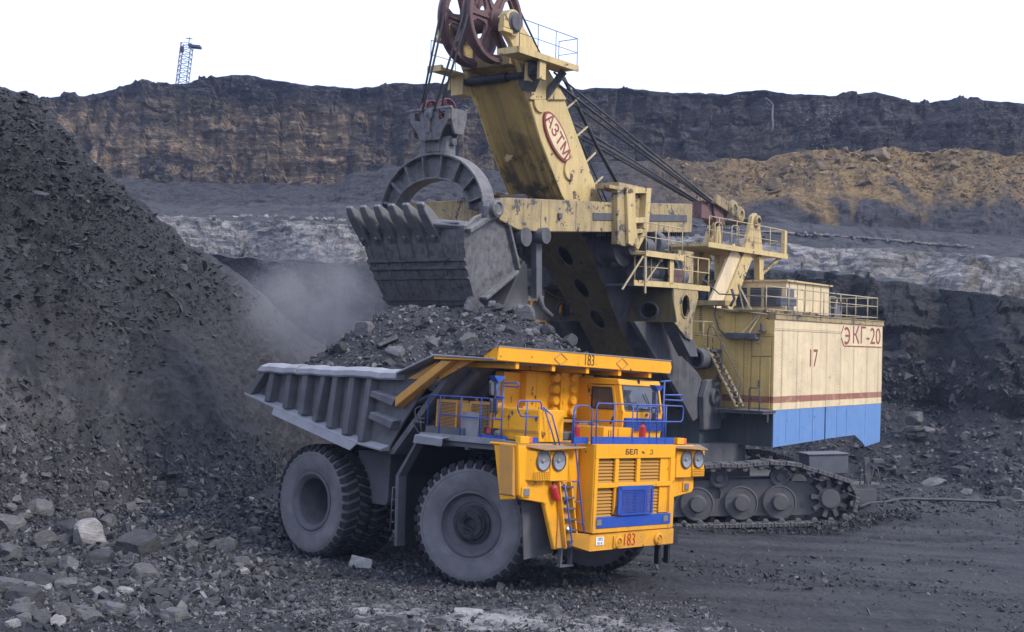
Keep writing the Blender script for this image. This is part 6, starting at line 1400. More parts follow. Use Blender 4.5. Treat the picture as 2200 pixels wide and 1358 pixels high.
bk = mk('bucket', 'bucket', b, X)
for s in (1, -1):
    y0 = CY+s*BW; b = MB()
    P = []
    for off in (0, -.14*s):
        P += [(x, y0-s*.13*BW*max(0, (10.3-z)/2.3)*max(0, min(1, (x-14.2)/1.7))+off, z) for x, z in side_poly]
    q = len(side_poly); b.add(P, [tuple(range(q)), tuple(range(q, 2*q))[::-1]]+[(i, (i+1) % q, q+(i+1) % q, q+i) for i in range(q)]); mk('side_wall', 'bucket', b, bk, .02)
    b = MB(); yy = y0+s*.05
    b.beam((16.80, yy, 10.16), (15.35, yy, 10.86), .14, .30, (0, 1, 0)); b.beam((14.95, yy, 10.86), (14.22, yy, 9.20), .10, .20, (0, 1, 0)); mk('wall_stiffener', 'bucket', b, bk, .015)
    b = MB(); b.beam((14.3, yy-.03*s, 9.10), (15.75, yy-.16*s, 8.18), .10, .34, (0, 1, 0)); mk('wall_stiffener', 'bucket', b, bk, .015)
    # corner of the lip reaching back to the side wall
    b = MB(); b.beam((17.15, CY+s*1.06, 10.42), (16.70, CY+s*2.08, 10.34), .26, .16, (1, 0, 1)); b.beam((17.15, CY+s*1.06, 10.42), (16.9, CY+s*1.95, 10.42), .10, .08, (1, 0, 1)); mk('lip_wing', 'tooth', b, bk, .03)
    # hinge lug and pin for the bail
    b = MB(); b.prism([(15.35, 10.7), (16.0, 10.5), (16.02, 10.98), (15.86, 11.2), (15.6, 11.22), (15.42, 11.02)], 'y', min(y0-.05*s, y0+.22*s), max(y0-.05*s, y0+.22*s)); mk('pin_lug', 'bucket', b, bk, .02)
    b = MB(); b.lathe([(.27, 0), (.27, .16), (.19, .19), (.14, .14), (.001, .14)], (15.72, y0+.22*s, 10.93), (15.72, y0+s, 10.93), 26, True, unit=False); mk('bail_pin', 'bucket', b, bk)
b = MB(); b.box(14.55, 15.05, CY-BW+.1, CY+BW-.1, 9.0, 10.9); mk('back_wall', 'bucket_dark', b, bk)
b = MB(); b.box(14.85, 16.7, CY-.1, CY+.1, 9.2, 10.3) if False else None
for (t0, hgt, pr) in ((.43, .10, .11), (.53, .10, .11), (.66, .08, .09), (.93, .13, .10)):
    b = MB(); P = []
    for dt in (-hgt/2.4/2, hgt/2.4/2):
        for o_ in (0, pr): P += [tuple(Vector(fwall(t0+dt, -BW+2*BW*j/16))+Vector((o_, 0, o_*.35*(1 if j % 5 else .8)))) for j in range(17)]
    q = 17; b.add(P, [(r0*q+j, r0*q+j+1, r1*q+j+1, r1*q+j) for r0, r1 in ((0, 1), (1, 3), (3, 2), (2, 0)) for j in range(16)]+[(0, q, 3*q, 2*q), (q-1, 2*q-1, 4*q-1, 3*q-1)]); mk('wear_band', 'bucket', b, bk)
for j in range(7):
    y = -1.85+j*.615; b = MB(); P = [Vector(fwall(.20+.09*i, y)) for i in range(9)]
    for p, q in zip(P[:-1], P[1:]): b.beam(p+Vector((.02, 0, 0)), q+Vector((.02, 0, 0)), .05, .07, (1, 0, .4))
    mk('wear_rib', 'bucket', b, bk)
for j in range(6):
    y = CY-1.92+j*.585
    b = MB(); root = Vector((16.72, y, 9.86)); mid = Vector((17.08, y, 10.42)); tip = Vector((17.66, y, 10.98))
    V = []
    for p, w, h in ((root, .17, .10), (mid, .19, .20), (mid+(tip-mid)*.55, .165, .16), (tip, .12, .055)):
        d = Vector((.66, 0, .75)); nrm = Vector((-.75, 0, .66))
        V += [p+Vector((0, sx*w, 0))+nrm*sn*h for sx, sn in ((-1, -1), (1, -1), (1, 1), (-1, 1))]
    b.add(V, [(0, 1, 2, 3), (15, 14, 13, 12)]+[(r*4+i, r*4+(i+1) % 4, r*4+4+(i+1) % 4, r*4+4+i) for r in range(3) for i in range(4)]); tt = mk('tooth', 'tooth', b, bk, .045); tt.modifiers[0].segments = 2
    b = MB(); b.cyl((16.98, y-.0, 10.02), (17.06, y, 9.96), .07, n=10); mk('tooth_pin', 'tooth', b, bk)
# drop-bottom door hanging open behind
b = MB(); b.prism([(14.9, 7.6), (15.02, 7.6), (13.75, 9.5), (13.55, 9.35), (13.45, 7.8), (13.6, 7.6)], 'y', CY-1.9, CY+2.05); dd = mk('bucket_door', 'bucket_dark', b, X, .04)
for z in (8.3, 8.0, 7.75): b = MB(); b.box(13.42, 13.5, CY-1.85, CY+2.0, z, z+.10); mk('door_rib', 'bucket_dark', b, dd)
for y in (CY-1.3, CY+1.3): b = MB(); b.beam((15.0, y, 10.6), (14.5, y, 9.4), .35, .5, (1, 0, 0)); mk('bucket_lug', 'bucket', b, bk)
b = MB(); b.beam((13.2, -2.1, 10.35), (13.1, -2.1, 8.3), .22, .30, (1, 0, 0)); b.cyl((13.2, -2.2, 10.3), (13.2, -1.7, 10.3), .26, n=18); b.cyl((14.0, -2.3, 10.2), (14.0, -1.9, 10.2), .30, n=18); b.tube([(13.1, -2.0, 8.4), (12.9, -2.0, 8.0), (12.4, -2.0, 7.75)], .09, 8); mk('snubber_arm', 'steel', b)
# bail
bx = 15.72; cz = 10.92
def bail_ring(ro_y, ro_z, a): return (CY+ro_y*math.cos(a), cz+ro_z*math.sin(a))
AN = [math.pi*i/28 for i in range(29)]
out_ = [bail_ring(2.10, 1.80, a) for a in AN]; inn = [bail_ring(1.52, 1.04, a) for a in AN]
b = MB(); b.prism(out_+inn[::-1], 'x', bx-.06, bx+.06); bail = mk('bail', 'bucket', b)
for R_, w in ((out_, .07), (inn, .06)):
    b = MB(); q = len(R_); V = []
    for (y, z), a in zip(R_, AN):
        nn = Vector((0, math.cos(a), math.sin(a)))*w/2; V += [Vector((bx-.30, y, z))-nn, Vector((bx+.30, y, z))-nn, Vector((bx+.30, y, z))+nn, Vector((bx-.30, y, z))+nn]
    b.add(V, [(r*4+i, r*4+(i+1) % 4, r*4+4+(i+1) % 4, r*4+4+i) for r in range(q-1) for i in range(4)]+[(0, 1, 2, 3), (q*4-1, q*4-2, q*4-3, q*4-4)]); mk('bail_flange', 'bucket', b, bail, .01)
for i in range(8):
    a = math.pi*(i+.55)/8.1; p, q = bail_ring(1.52, 1.04, a), bail_ring(2.10, 1.80, a); b = MB(); b.beam((bx, p[0], p[1]), (bx, q[0], q[1]), .54, .06, (0, -math.sin(a), math.cos(a))); mk('bail_rib', 'bucket', b, bail)
for s in (1, -1):
    b = MB(); b.prism([(bx-.28, 11.1), (bx+.28, 11.1), (bx+.2, 10.75), (bx, 10.66), (bx-.2, 10.75)], 'y', CY+s*2.02-.11, CY+s*2.02+.11); mk('bail_foot', 'bucket', b, bail, .02)
    b = MB(); b.prism([(bx-.25, 12.6), (bx+.25, 12.6), (bx+.22, 13.15), (bx, 13.32), (bx-.22, 13.15)], 'y', CY+s*.42-.16, CY+s*.42+.16); mk('bail_ear', 'bucket', b, bail, .05)
b = MB(); b.cyl((bx, CY-.7, 13.08), (bx, CY+.7, 13.08), .12, n=14); b.box(bx-.25, bx+.25, CY-.28, CY+.28, 12.74, 13.22); mk('bail_link', 'bucket', b, bail, .05)
# hoist block
b = MB(); b.holed([(CY-.82, 14.10), (CY-.80, 13.75), (CY-.55, 13.45), (CY-.38, 13.12), (CY+.38, 13.12), (CY+.55, 13.45), (CY+.80, 13.75), (CY+.82, 14.10)], [[(CY-.62, 14.0), (CY-.62, 13.78), (CY-.38, 13.74), (CY-.36, 14.0)], [(CY+.36, 14.0), (CY+.38, 13.74), (CY+.62, 13.78), (CY+.62, 14.0)]], 'x', 16.08, 16.15); blk = mk('hoist_block', 'bucket', b, X, .01)
b = MB(); b.prism([(CY-.82, 14.10), (CY-.80, 13.75), (CY-.55, 13.45), (CY-.38, 13.12), (CY+.38, 13.12), (CY+.55, 13.45), (CY+.80, 13.75), (CY+.82, 14.10)], 'x', 15.28, 15.35); b.box(15.3, 15.42, CY-.86, CY+.86, 14.06, 14.14); b.box(16.03, 16.17, CY-.86, CY+.86, 14.06, 14.14)
for s in (1, -1): b.prism([(15.32, 14.08), (16.1, 14.08), (16.08, 13.75), (15.9, 13.3), (15.5, 13.3), (15.35, 13.75)], 'y', CY+s*.80-.05, CY+s*.80+.05)
mk('block_cheek', 'bucket', b, blk, .015)
b = MB(); b.lathe([(.17, 0), (.17, .08), (.09, .1), (.001, .1)], (16.15, CY, 13.92), (16.3, CY, 13.92), 18, True, unit=False); b.beam((16.2, CY, 13.9), (16.2, CY, 13.35), .14, .10, (1, 0, 0)); b.box(16.13, 16.2, CY-.12, CY+.12, 13.12, 13.36); mk('block_swivel', 'bucket', b, blk)
for y in (CY-.32, CY+.32): sheave('block_sheave', (15.72, y, 14.06), .43, .20, 'redsheave', 5)
# ropes
def rope(pts, r=.032, name='rope'): b = MB(); b.tube(pts, r, 6); return mk(name, 'rope', b)
for y, yb in ((-3.60, CY+.40), (-3.80, CY+.24), (-4.62, CY-.24), (-4.82, CY-.40)):
    rope([(SH[0]+1.36*math.cos(rad(a)), y, SH[1]+1.36*math.sin(rad(a))) for a in range(120, -1, -12)]+[(15.72+(.5 if y in (-3.80, -4.62) else .42), yb, 14.0)], .036, 'hoist_rope')
    rope([(SH[0]+1.36*math.cos(rad(a)), y, SH[1]+1.36*math.sin(rad(a))) for a in range(118, 147, 7)]+[(9.2, y+.1, 13.6+1.0), (2.0, y, 7.0)], .036, 'hoist_rope')
for y in (-2.9, -3.35, -5.05, -5.5):
    for dz in (0, .28): rope([(11.3, y, 16.0-dz), (-1.8, -4.2+.18*(1 if y > CY else -1)+(y+4.2)*.12, 13.05-.35*dz)], .036, 'suspension_rope')
# walkway pipe and steps behind the boom
b = MB(); b.tube([(10.0, -3.4, 16.1), (7.6, -3.5, 14.0), (4.9, -3.6, 11.9)], .07, 8); b.tube([(10.4, -4.6, 16.0), (8.0, -4.7, 13.9), (5.4, -4.8, 11.9)], .055, 8); mk('boom_pipe', 'black', b, boom)
for p, q in (((10.15, 15.0), (9.55, 15.55)), ((9.55, 14.1), (8.95, 14.65)), ((8.95, 13.25), (8.4, 13.8)), ((8.4, 12.5), (7.9, 13.0))):
    b = MB(); b.beam((p[0], -3.14, p[1]), (q[0]-.1, -3.14, q[1]-.1), .06, .05); mk('boom_step', 'railing', b, boom)

# --- crawlers: their own frame lies level along the ground
CF = Matrix.Translation((7.24, 47.85, .84)) @ Matrix.Rotation(rad(-4.2), 4, 'Y')
EI = EM.inverted()
def crawler(off):
    F = CF @ Matrix.Translation(off)
    b = MB(); b.holed([(-5.1, -.45), (-5.1, .35), (-4.6, .85), (2.9, .85), (4.2, .62), (4.9, .35), (4.9, -.25), (4.2, -.5)], [[(.38, .16), (.38, .62), (.85, .62), (.92, .4), (.85, .16)]], 'y', .18, .32)
    b.box(-5.0, 4.3, .32, .9, -.35, .7)
    fr_ = b.build('crawler', M['track'], X); fr_.matrix_parent_inverse = Matrix.Identity(4); fr_.matrix_local = EI @ F
    rm = None
    for x in (-4.95, -3.28, -1.64, 0, 1.64, 3.07):
        if rm is None:
            b = MB(); b.lathe([(.56, .5), (.62, .16), (.63, .12), (.63, .04), (.58, .02), (.56, .05), (.34, .05), (.31, .02), (.28, -.02), (.27, -.18), (.001, -.19)], (0, 0, 0), (0, 1, 0), 40, False, unit=False)
            for k in range(3): a = 2*math.pi*k/3+.7; b.cyl((.46*math.cos(a), .05, .46*math.sin(a)), (.46*math.cos(a), .03, .46*math.sin(a)), .03, n=8)
            rm = b.build('road_wheel', M['track'], fr_); q = rm
        else: q = copy_obj(rm, fr_)
        q.location = (x, 0, .12 if x < -4.9 else 0); q.rotation_euler = (0, x, 0)
    cm = None
    for x in (-2.6, .84, 3.1):
        if cm is None: b = MB(); b.lathe([(.30, .5), (.34, .1), (.34, .03), (.28, .01), (.22, .05), (.15, .05), (.13, -.05), (.001, -.06)], (0, 0, 0), (0, 1, 0), 28, False, unit=False); cm = b.build('carrier_roller', M['track'], fr_); q = cm
        else: q = copy_obj(cm, fr_)
        q.location = (x, .06, .92)
    b = MB(); N = 9; P = []
    for i in range(N):
        a = 2*math.pi*i/N+.2
        for da, r in ((-.34, .42), (-.17, .44), (-.12, .70), (.12, .70), (.17, .44)): P.append((r*math.cos(a+da), r*math.sin(a+da)))
    b.prism(P, 'y', -.10, .12); b.lathe([(.36, -.10), (.36, -.20), (.32, -.23), (.001, -.23)], (0, 0, 0), (0, 1, 0), 32, False, unit=False); b.lathe([(.62, .2), (.62, .5)], (0, 0, 0), (0, 1, 0), 32, True, unit=False)
    sp = b.build('drive_sprocket', M['track'], fr_); sp.location = (4.9, 0, .10)
    # closed path of the track
    path = [(-4.95+i*.2, -.72) for i in range(50)]+[(4.9+.86*math.cos(rad(a)), .10+.86*math.sin(rad(a))) for a in range(-84, 45, 8)]
    top = [(5.55, .68), (4.6, 1.02), (3.6, 1.33), (2.7, 1.42), (1.6, 1.33), (.84, 1.36), (-.6, 1.26), (-2.6, 1.36), (-4.0, 1.22), (-5.0, 1.0)]
    path += top+[(-4.95+.86*math.cos(rad(a)), .14+.86*math.sin(rad(a))) for a in range(100, 266, 9)]
    Pv = [Vector((x, 0, z)) for x, z in path]; L = [0.0]
    for i in range(len(Pv)): L.append(L[-1]+(Pv[(i+1) % len(Pv)]-Pv[i]).length)
    n = round(L[-1]/.60); sm = None; j = 0
    for k in range(n):
        def pt(d):
            d %= L[-1]; i = int(np.searchsorted(L, d, 'right'))-1; i = min(i, len(Pv)-1); t = (d-L[i])/(L[i+1]-L[i]+1e-9); return Pv[i].lerp(Pv[(i+1) % len(Pv)], t)
        d0 = k*L[-1]/n; p = pt(d0+.3*L[-1]/n); tg = (pt(d0+.56*L[-1]/n)-pt(d0+.04*L[-1]/n)).normalized()
        if sm is None:
            b = MB(); w = .285         # x along, z inward
            b.box(-w, w, -.42, 1.0, -.05, .0); b.box(-w, -w+.07, -.42, 1.0, -.16, -.05); b.box(w-.07, w, -.42, 1.0, -.16, -.05)
            for y in (-.40, -.02, .5, .94): b.box(-w+.07, w-.07, y, y+.05, -.14, -.05)
            for xx in (-.1, .1): b.box(xx-.03, xx+.03, -.43, -.38, -.15, -.04)
            b.prism([(-.12, 0), (.12, 0), (.10, .10), (.05, .16), (-.05, .16), (-.10, .10)], 'y', -.36, -.24); b.prism([(-.12, 0), (.12, 0), (.10, .10), (.05, .16), (-.05, .16), (-.10, .10)], 'y', .62, .74)
            b.cyl((0, -.375, .09), (0, -.22, .09), .04, n=8)
            sm = b.build('track_shoe', M['track_shoe'], fr_, .012); q = sm
        else: q = copy_obj(sm, fr_)
        zax = Vector((-tg.z, 0, tg.x)); q.matrix_local = Matrix.Translation(p) @ Matrix((tg, Vector((0, 1, 0)), zax)).transposed().to_4x4()
    return fr_
crawler((0, 0, 0)); crawler((.7, 8.3, -.02))
def cpart(name, mat, b, bevel=0): o = b.build(name, M[mat], X, bevel); o.matrix_local = EI @ CF; return o
b = MB(); b.box(-4.0, 3.6, .9, 8.4, -.3, .9); b.box(-1.6, 2.2, 1.2, 8.0, .9, 1.3); cpart('lower_frame', 'steel', b)
b = MB(); b.box(4.55, 6.05, 1.5, 3.2, .90, 1.62); b.box(4.5, 6.1, 1.45, 3.3, 1.62, 1.68); cpart('drive_housing', 'motor', b, .02)
b = MB(); b.box(5.9, 7.2, 1.0, 2.8, .35, .50); b.box(6.6, 6.8, 1.2, 1.4, .5, 1.5); b.box(6.1, 6.9, .8, 1.2, -.1, .35); b.tube([(6.3, .9, .5), (6.4, .9, .9), (6.55, .9, .9), (6.6, .9, .5)], .03, 6); b.tube([(6.7, .9, .5), (6.85, .9, 1.1), (7.0, .9, 1.1), (7.1, .9, .5)], .03, 6); b.box(6.9, 7.3, 1.0, 1.4, 1.3, 1.45); cpart('tow_frame', 'track', b, .01)
# ------------------------------------------------------------------ the load of broken rock in the body
def heap_z(u, v):
    ax, ay, bx_, by = -5.0, -.25, -1.7, .55
    t = np.clip(((u-ax)*(bx_-ax)+(v-ay)*(by-ay))/((bx_-ax)**2+(by-ay)**2), 0, 1)
    d = np.hypot(u-ax-(bx_-ax)*t, v-ay-(by-ay)*t)
    z = 7.0-.12*t-.56*d-.02*d*d
    z = np.minimum(z, 4.55+.80*(u+8.15))
    z = z+.13*fbm(u*.9, v*.9, 3.0, 4)
    return np.minimum(z, 4.98+.95*(2.93-np.abs(v)))
us = np.linspace(-8.1, 1.15, 90); vv = np.linspace(-2.93, 2.93, 64)
U, V_ = np.meshgrid(us, vv); Zh = heap_z(U, V_)
flo = np.interp(U, [-8.3, -3.45, -2.4, -.2, 1.2], [4.3, 3.25, 3.2, 5.5, 5.52]); Zh = np.maximum(Zh, flo+.02)
n, m = U.shape; idx = np.arange(n*m).reshape(n, m)
f = np.stack([idx[:-1, :-1], idx[:-1, 1:], idx[1:, 1:], idx[1:, :-1]], -1).reshape(-1, 4)
TM = np.array(Matrix.Translation((0.981, 32.96, 0)) @ Matrix.Rotation(rad(-43), 4, 'Z'))
def t2w(P): return P @ TM[:3, :3].T+TM[:3, 3]
load = mesh_np('rock_load', t2w(np.stack([U, V_, Zh], -1).reshape(-1, 3)), f, M['coal_rubble'], smooth=False)
tag(load, 'fines of the rock load filling the truck body', kind='stuff')
def heap_pts(n, ulo=-7.8, uhi=.9):
    u = R0.uniform(ulo, uhi, n); v = R0.uniform(-2.85, 2.85, n); z = heap_z(u, v); k = z > np.interp(u, [-8.3, -3.45, -2.4, -.2, 1.2], [4.4, 3.3, 3.3, 5.5, 5.52])
    return np.stack([u[k], v[k], z[k]], -1)
p = t2w(heap_pts(5200)); scatter('rock_load', p, sizes(len(p), .07, .42, 1.7), M['stone_dark'], BASE_S, 'dark broken stone heaped in the truck body', 31)
p = t2w(heap_pts(4200)); scatter('rock_load', p, sizes(len(p), .08, .42, 1.7), M['stone_grey'], BASE_S, 'grey broken stone heaped in the truck body', 32)

# ------------------------------------------------------------------ boulders and single rocks
def boulder_mesh(seed, flat=.6, cuts=9, blocky=.0, rough=.05):
    r = random.Random(seed); bm = bmesh.new(); bmesh.ops.create_icosphere(bm, subdivisions=3, radius=1)
    planes = [(Vector((r.gauss(0, 1), r.gauss(0, 1), r.gauss(0, .8))).normalized(), r.uniform(.50, .80)) for i in range(cuts)]
    if blocky: planes += [(Vector(a), r.uniform(.55, .7)) for a in ((1, .1, 0), (-1, 0, .1), (0, 1, .1), (0, -1, 0), (.1, 0, 1))]
    for v in bm.verts:
        p = v.co.copy()
        for _ in range(2):
            for n_, d in planes:
                e = p.dot(n_)-d
                if e > 0: p -= n_*e*.97
        p += p.normalized()*mnoise.fractal(p*2.2+Vector((seed, 0, 0)), 1, 2, 4)*rough
        v.co = Vector((p.x, p.y*.85, p.z*flat))
    bm.normal_update(); me = bpy.data.meshes.new('boulder'); bm.to_mesh(me); bm.free()
    s = max(max(abs(v.co.x), abs(v.co.y)) for v in me.vertices)
    for v in me.vertices: v.co /= s*2
    return me
def stone_mat(name, lo, hi, strat=.4):
    k = NT(name); co = k.coord((1, 1, 1)); oi = k.n('ObjectInfo')
    lay = k.noise(5, 5, .6, k.coord((.6, .6, 5), (.2, .3, 0)), .4); nn = k.noise(3.5, 7, .68, co)
    c = k.mix(k.ramp(k.math('ADD', k.math('MULTIPLY', lay, strat), k.math('MULTIPLY', nn, 1-strat)), [(.36, 0), (.66, 1)]), lo, hi)
    c = k.mix(k.math('MULTIPLY', oi.outputs['Random'], .35), c, tuple(x*.5 for x in lo))
    h = k.math('ADD', k.noise(9, 8, .7, co), k.math('MULTIPLY', lay, .8))
    k.set(Base_Color=c, Roughness=.78, Specular_IOR_Level=.35, Normal=k.bump(h, .7, .06)); return k.m
M['b_dark'] = stone_mat('dark boulder', (.032, .032, .036), (.075, .074, .080)); M['b_grey'] = stone_mat('grey boulder', (.075, .073, .078), (.185, .178, .178)); M['b_pale'] = stone_mat('pale boulder', (.19, .18, .178), (.46, .44, .425)); M['b_ochre'] = stone_mat('ochre boulder', (.11, .082, .055), (.27, .20, .12))
BM = {}
for t, (fl, cu, bl) in dict(round=(.70, 15, 0), flat=(.36, 11, 0), block=(.62, 3, 1), slab=(.24, 6, 1)).items():
    for c in ('dark', 'grey', 'pale', 'ochre'):
        for q in range(3):
            me = boulder_mesh(hash_seed := (len(t)*31+q*7+len(c)*3+ord(c[0])), fl, cu, bl); me.materials.append(M['b_'+c]); BM[t, c, q] = me
SV = V_slope.reshape(-1, 3); CV = V_coal.reshape(-1, 3)
GX, GY = np.arange(-45, 60, .2), np.arange(18, 100, .2)
GM = gheight(*np.meshgrid(GX, GY))
for A in (SV, CV):
    i = np.round((A[:, 0]+45)/.2).astype(int); j = np.round((A[:, 1]-18)/.2).astype(int); k = (i >= 0) & (i < len(GX)) & (j >= 0) & (j < len(GY))
    H = np.full(GM.shape, -9.0); np.maximum.at(H, (j[k], i[k]), A[k, 2])
    for _ in range(3):
        Q = H.copy()
        for dj, di in ((0, 1), (1, 0), (0, -1), (-1, 0)): Q = np.where(H < -8, np.maximum(Q, np.roll(H, (dj, di), (0, 1))), Q)
        H = Q
    GM = np.maximum(GM, H)
def surf(x, y):
    return float(GM[min(max(int(round((y-18)/.2)), 0), len(GY)-1), min(max(int(round((x+45)/.2)), 0), len(GX)-1)])
def survey(px, py, y0=22, y1=75):
    """where the sight line of a surveyed boulder meets the ground"""
    for Y in np.arange(y0, y1, .25):
        q = at(px, py, Y)
        if q[2] < surf(q[0], q[1])+.03: return q
    return at(px, py, y1)
RR = random.Random(5)
def rock(name, loc, size, shape, colour, label, group=None, rz=None, tilt=.25, cat='rock', sink=.12):
    o = bpy.data.objects.new(name, BM[shape, colour, RR.randrange(3)]); link(o); o.location = (loc[0], loc[1], loc[2]+size*{'round': .30, 'flat': .15, 'block': .26, 'slab': .10}[shape]-sink*size)
    o.scale = (size, size*RR.uniform(.85, 1.1), size*RR.uniform(.9, 1.15)); o.rotation_euler = (RR.uniform(-tilt, tilt), RR.uniform(-tilt, tilt), RR.uniform(0, 6.28) if rz is None else rz)
    return tag(o, label, cat, group)
unique = [
    (82, 1112, 66, 'round', 'grey', 'grey round-topped boulder at the back of the boulder group at lower left'),
    (21, 1140, 62, 'block', 'grey', 'two-toned grey block cut by the left edge of the photo'),
    (140, 1145, 78, 'flat', 'dark', 'low dark boulder lying just behind the pale big boulder'),
    (95, 1170, 55, 'round', 'grey', 'rough grey boulder left of the pale big boulder'),
    (190, 1172, 78, 'round', 'pale', 'biggest pale boulder, light rounded top, left of the truck'),
    (207, 1208, 72, 'flat', 'dark', 'smooth dark slab tucked under the biggest pale boulder'),
    (297, 1188, 74, 'block', 'dark', 'flat-faced black block right of the biggest pale boulder'),
    (314, 1246, 58, 'round', 'grey', 'mottled grey boulder standing alone below the black block'),
    (16, 1272, 56, 'block', 'grey', 'tall grey boulder at the lower left corner'),
    (53, 1295, 58, 'block', 'dark', 'dark boulder with a light edge beside the tall corner boulder'),
    (80, 1256, 84, 'flat', 'dark', 'broad dark slab behind the light-edged boulder at lower left'),
    (180, 1112, 30, 'block', 'grey', 'upright grey stone above the biggest pale boulder'),
    (230, 1132, 42, 'round', 'grey', 'rounded grey stone up and right of the biggest pale boulder'),
    (267, 1276, 28, 'block', 'pale', 'small bright stone below the biggest pale boulder'),
    (258, 1290, 34, 'slab', 'pale', 'thin pale sliver lying just in front of the small bright stone'),
    (118, 1237, 24, 'slab', 'pale', 'little pale brick-shaped stone on the broad dark slab'),
    (28, 1346, 27, 'block', 'pale', 'pale angular stone in the bottom left corner of the photo'),
    (488, 1180, 40, 'block', 'grey', 'squarish light grey rock a few metres left of the rear wheel'),
    (597, 1226, 48, 'slab', 'dark', 'dark layered slab lying below the rear wheel'),
    (776, 1218, 50, 'block', 'pale', 'bright white chunk on the ground between the wheels'),
    (693, 1219, 20, 'slab', 'pale', 'small white stone left of the bright white chunk'),
    (1076, 1267, 30, 'round', 'grey', 'grey stone right under the front tyre'),
    (1008, 1316, 62, 'slab', 'pale', 'flat whitish slab pressed into the road in front of the truck'),
    (1183, 1318, 38, 'block', 'grey', 'grey block beside the white crushed patch on the road'),
    (2003, 1040, 62, 'flat', 'grey', 'large pale slab on the rubble right of the crawler'),
    (1963, 902, 34, 'block', 'grey', 'upright grey slab on the rubble behind the blue skirt'),
    (1965, 920, 44, 'slab', 'grey', 'tilted pale slab just below the upright one on the rubble'),
    (1990, 922, 34, 'slab', 'grey', 'flat grey slab right of the tilted slab on the rubble'),
    (1932, 1018, 26, 'block', 'dark', 'dark angular block beside the tow frame'),
    (1772, 1122, 30, 'block', 'dark', 'pale-edged rock in the spoil under the drive sprocket'),
]
for px, py, w, sh, c, lab in unique:
    q = survey(px, py); rock('boulder', q, w*q[1]/CAM_F*(1.15 if px < 330 else 1.1), sh, c, lab, 'boulders lying about the pit floor', cat='boulder')
SIZE = lambda m: 'small' if m < .22 else ('middling' if m < .34 else 'large')
SHAPE = dict(round='rounded', block='blocky', flat='low flat', slab='thin slabby'); TONE = dict(dark='dark', grey='grey', pale='pale', ochre='brown')
def where_left(px, py):
    a = 'under the shale slope' if py < 1080 else ('among big boulders' if py < 1200 and px < 330 else ('by the wheel' if px > 430 and py < 1230 else ('before the boulders' if py < 1280 else 'at the bottom edge')))
    b_ = 'far left' if px < 110 else ('left' if px < 280 else ('left of truck' if px < 430 else 'near truck'))
    return a, b_
for k in range(120):                                       # common rocks, left of the truck and at the slope's foot
    px, py = RR.uniform(0, 560), RR.uniform(1010, 1350); q = survey(px, py)
    s = RR.choice((.16, .2, .24, .3, .36, .46))*(1.35 if px < 260 and py > 1060 else 1.0); c = RR.choice(('dark', 'dark', 'grey', 'grey', 'grey', 'pale')) if s < .4 else 'grey'
    sh = RR.choice(('round', 'block', 'flat', 'slab', 'block')); a, b_ = where_left(px, py)
    rock('rock', q, s, sh, c, f'{SIZE(s)} {TONE[c]} {SHAPE[sh]} rock {a}, {b_}', 'common rocks left of the truck')
for k in range(36):
    px, py = RR.uniform(560, 1250), RR.uniform(1225, 1352); q = survey(px, py)
    s = RR.choice((.10, .13, .16, .2)); sh = RR.choice(('round', 'block', 'slab')); c = RR.choice(('grey', 'grey', 'pale', 'dark'))
    a = 'on road before rear wheel' if px < 800 else ('below the front tyre' if px < 1080 else 'below the front bumper'); b_ = 'near the truck' if py < 1285 else 'at the lower edge'
    rock('rock', q, s, sh, c, f'{"tiny" if s < .14 else "small"} {TONE[c]} {SHAPE[sh]} stone {a}, {b_}', 'small stones in front of the truck')
for k in range(52):
    px, py = RR.uniform(1905, 2195), RR.uniform(900, 1100); q = survey(px, py, 40, 90)
    s = RR.choice((.35, .45, .55, .7, .9)); sh = RR.choice(('block', 'flat', 'slab', 'flat')); c = RR.choice(('dark', 'dark', 'grey'))
    a = 'high on the coal rubble' if py < 970 else ('mid way down coal rubble' if py < 1035 else 'at the coal rubble foot'); b_ = 'nearest the shovel' if px < 2000 else ('further right' if px < 2100 else 'at right edge')
    rock('rock', q, s, sh, c, f'{"broad" if s > .6 else "narrow"} {TONE[c]} {SHAPE[sh]} rock {a}, {b_}', 'slabby rocks in the coal rubble on the right')
for u, v, s, sh, c, lab in [(-4.1, -1.9, .9, 'slab', 'grey', 'long pale slab leaning on the load near its front rail'), (-5.2, -1.7, .55, 'block', 'grey', 'grey block half way up the load'), (-3.2, -2.4, .50, 'block', 'grey', 'grey block resting on the rail side of the load'),
                          (-4.9, .9, .75, 'block', 'dark', 'big dark block on top of the load under the bucket'), (-3.0, .2, .62, 'block', 'grey', 'squarish grey rock near the top of the load'), (-6.2, -1.3, .5, 'flat', 'dark', 'dark flat rock at the back of the load'), (-1.4, .6, .6, 'round', 'grey', 'grey rock high on the front of the load'), (-5.5, -2.3, .42, 'block', 'dark', 'black block just above the body rail')]:
    q = t2w(np.array([[u, v, float(heap_z(np.array([u]), np.array([v]))[0])]]))[0]; rock('boulder', q, s, sh, c, lab, 'large rocks on the load', tilt=.5, cat='boulder')
hp_ = heap_pts(62, -7.3, .6)
for L_, P in zip(hp_, t2w(hp_)):
    s = RR.choice((.26, .32, .4, .5)); sh = RR.choice(('block', 'flat', 'slab', 'round')); c = RR.choice(('dark', 'dark', 'grey', 'grey'))
    a = 'near the body tail' if L_[0] < -5 else ('below the bucket' if L_[0] < -2.4 else 'behind the visor'); b_ = 'low on the load' if L_[2] < 5.9 else 'high on the load'
    rock('rock', P, s, sh, c, f'{"middling" if s < .35 else "large"} {TONE[c]} {SHAPE[sh]} rock {a}, {b_}', 'common rocks in the load', tilt=.6)
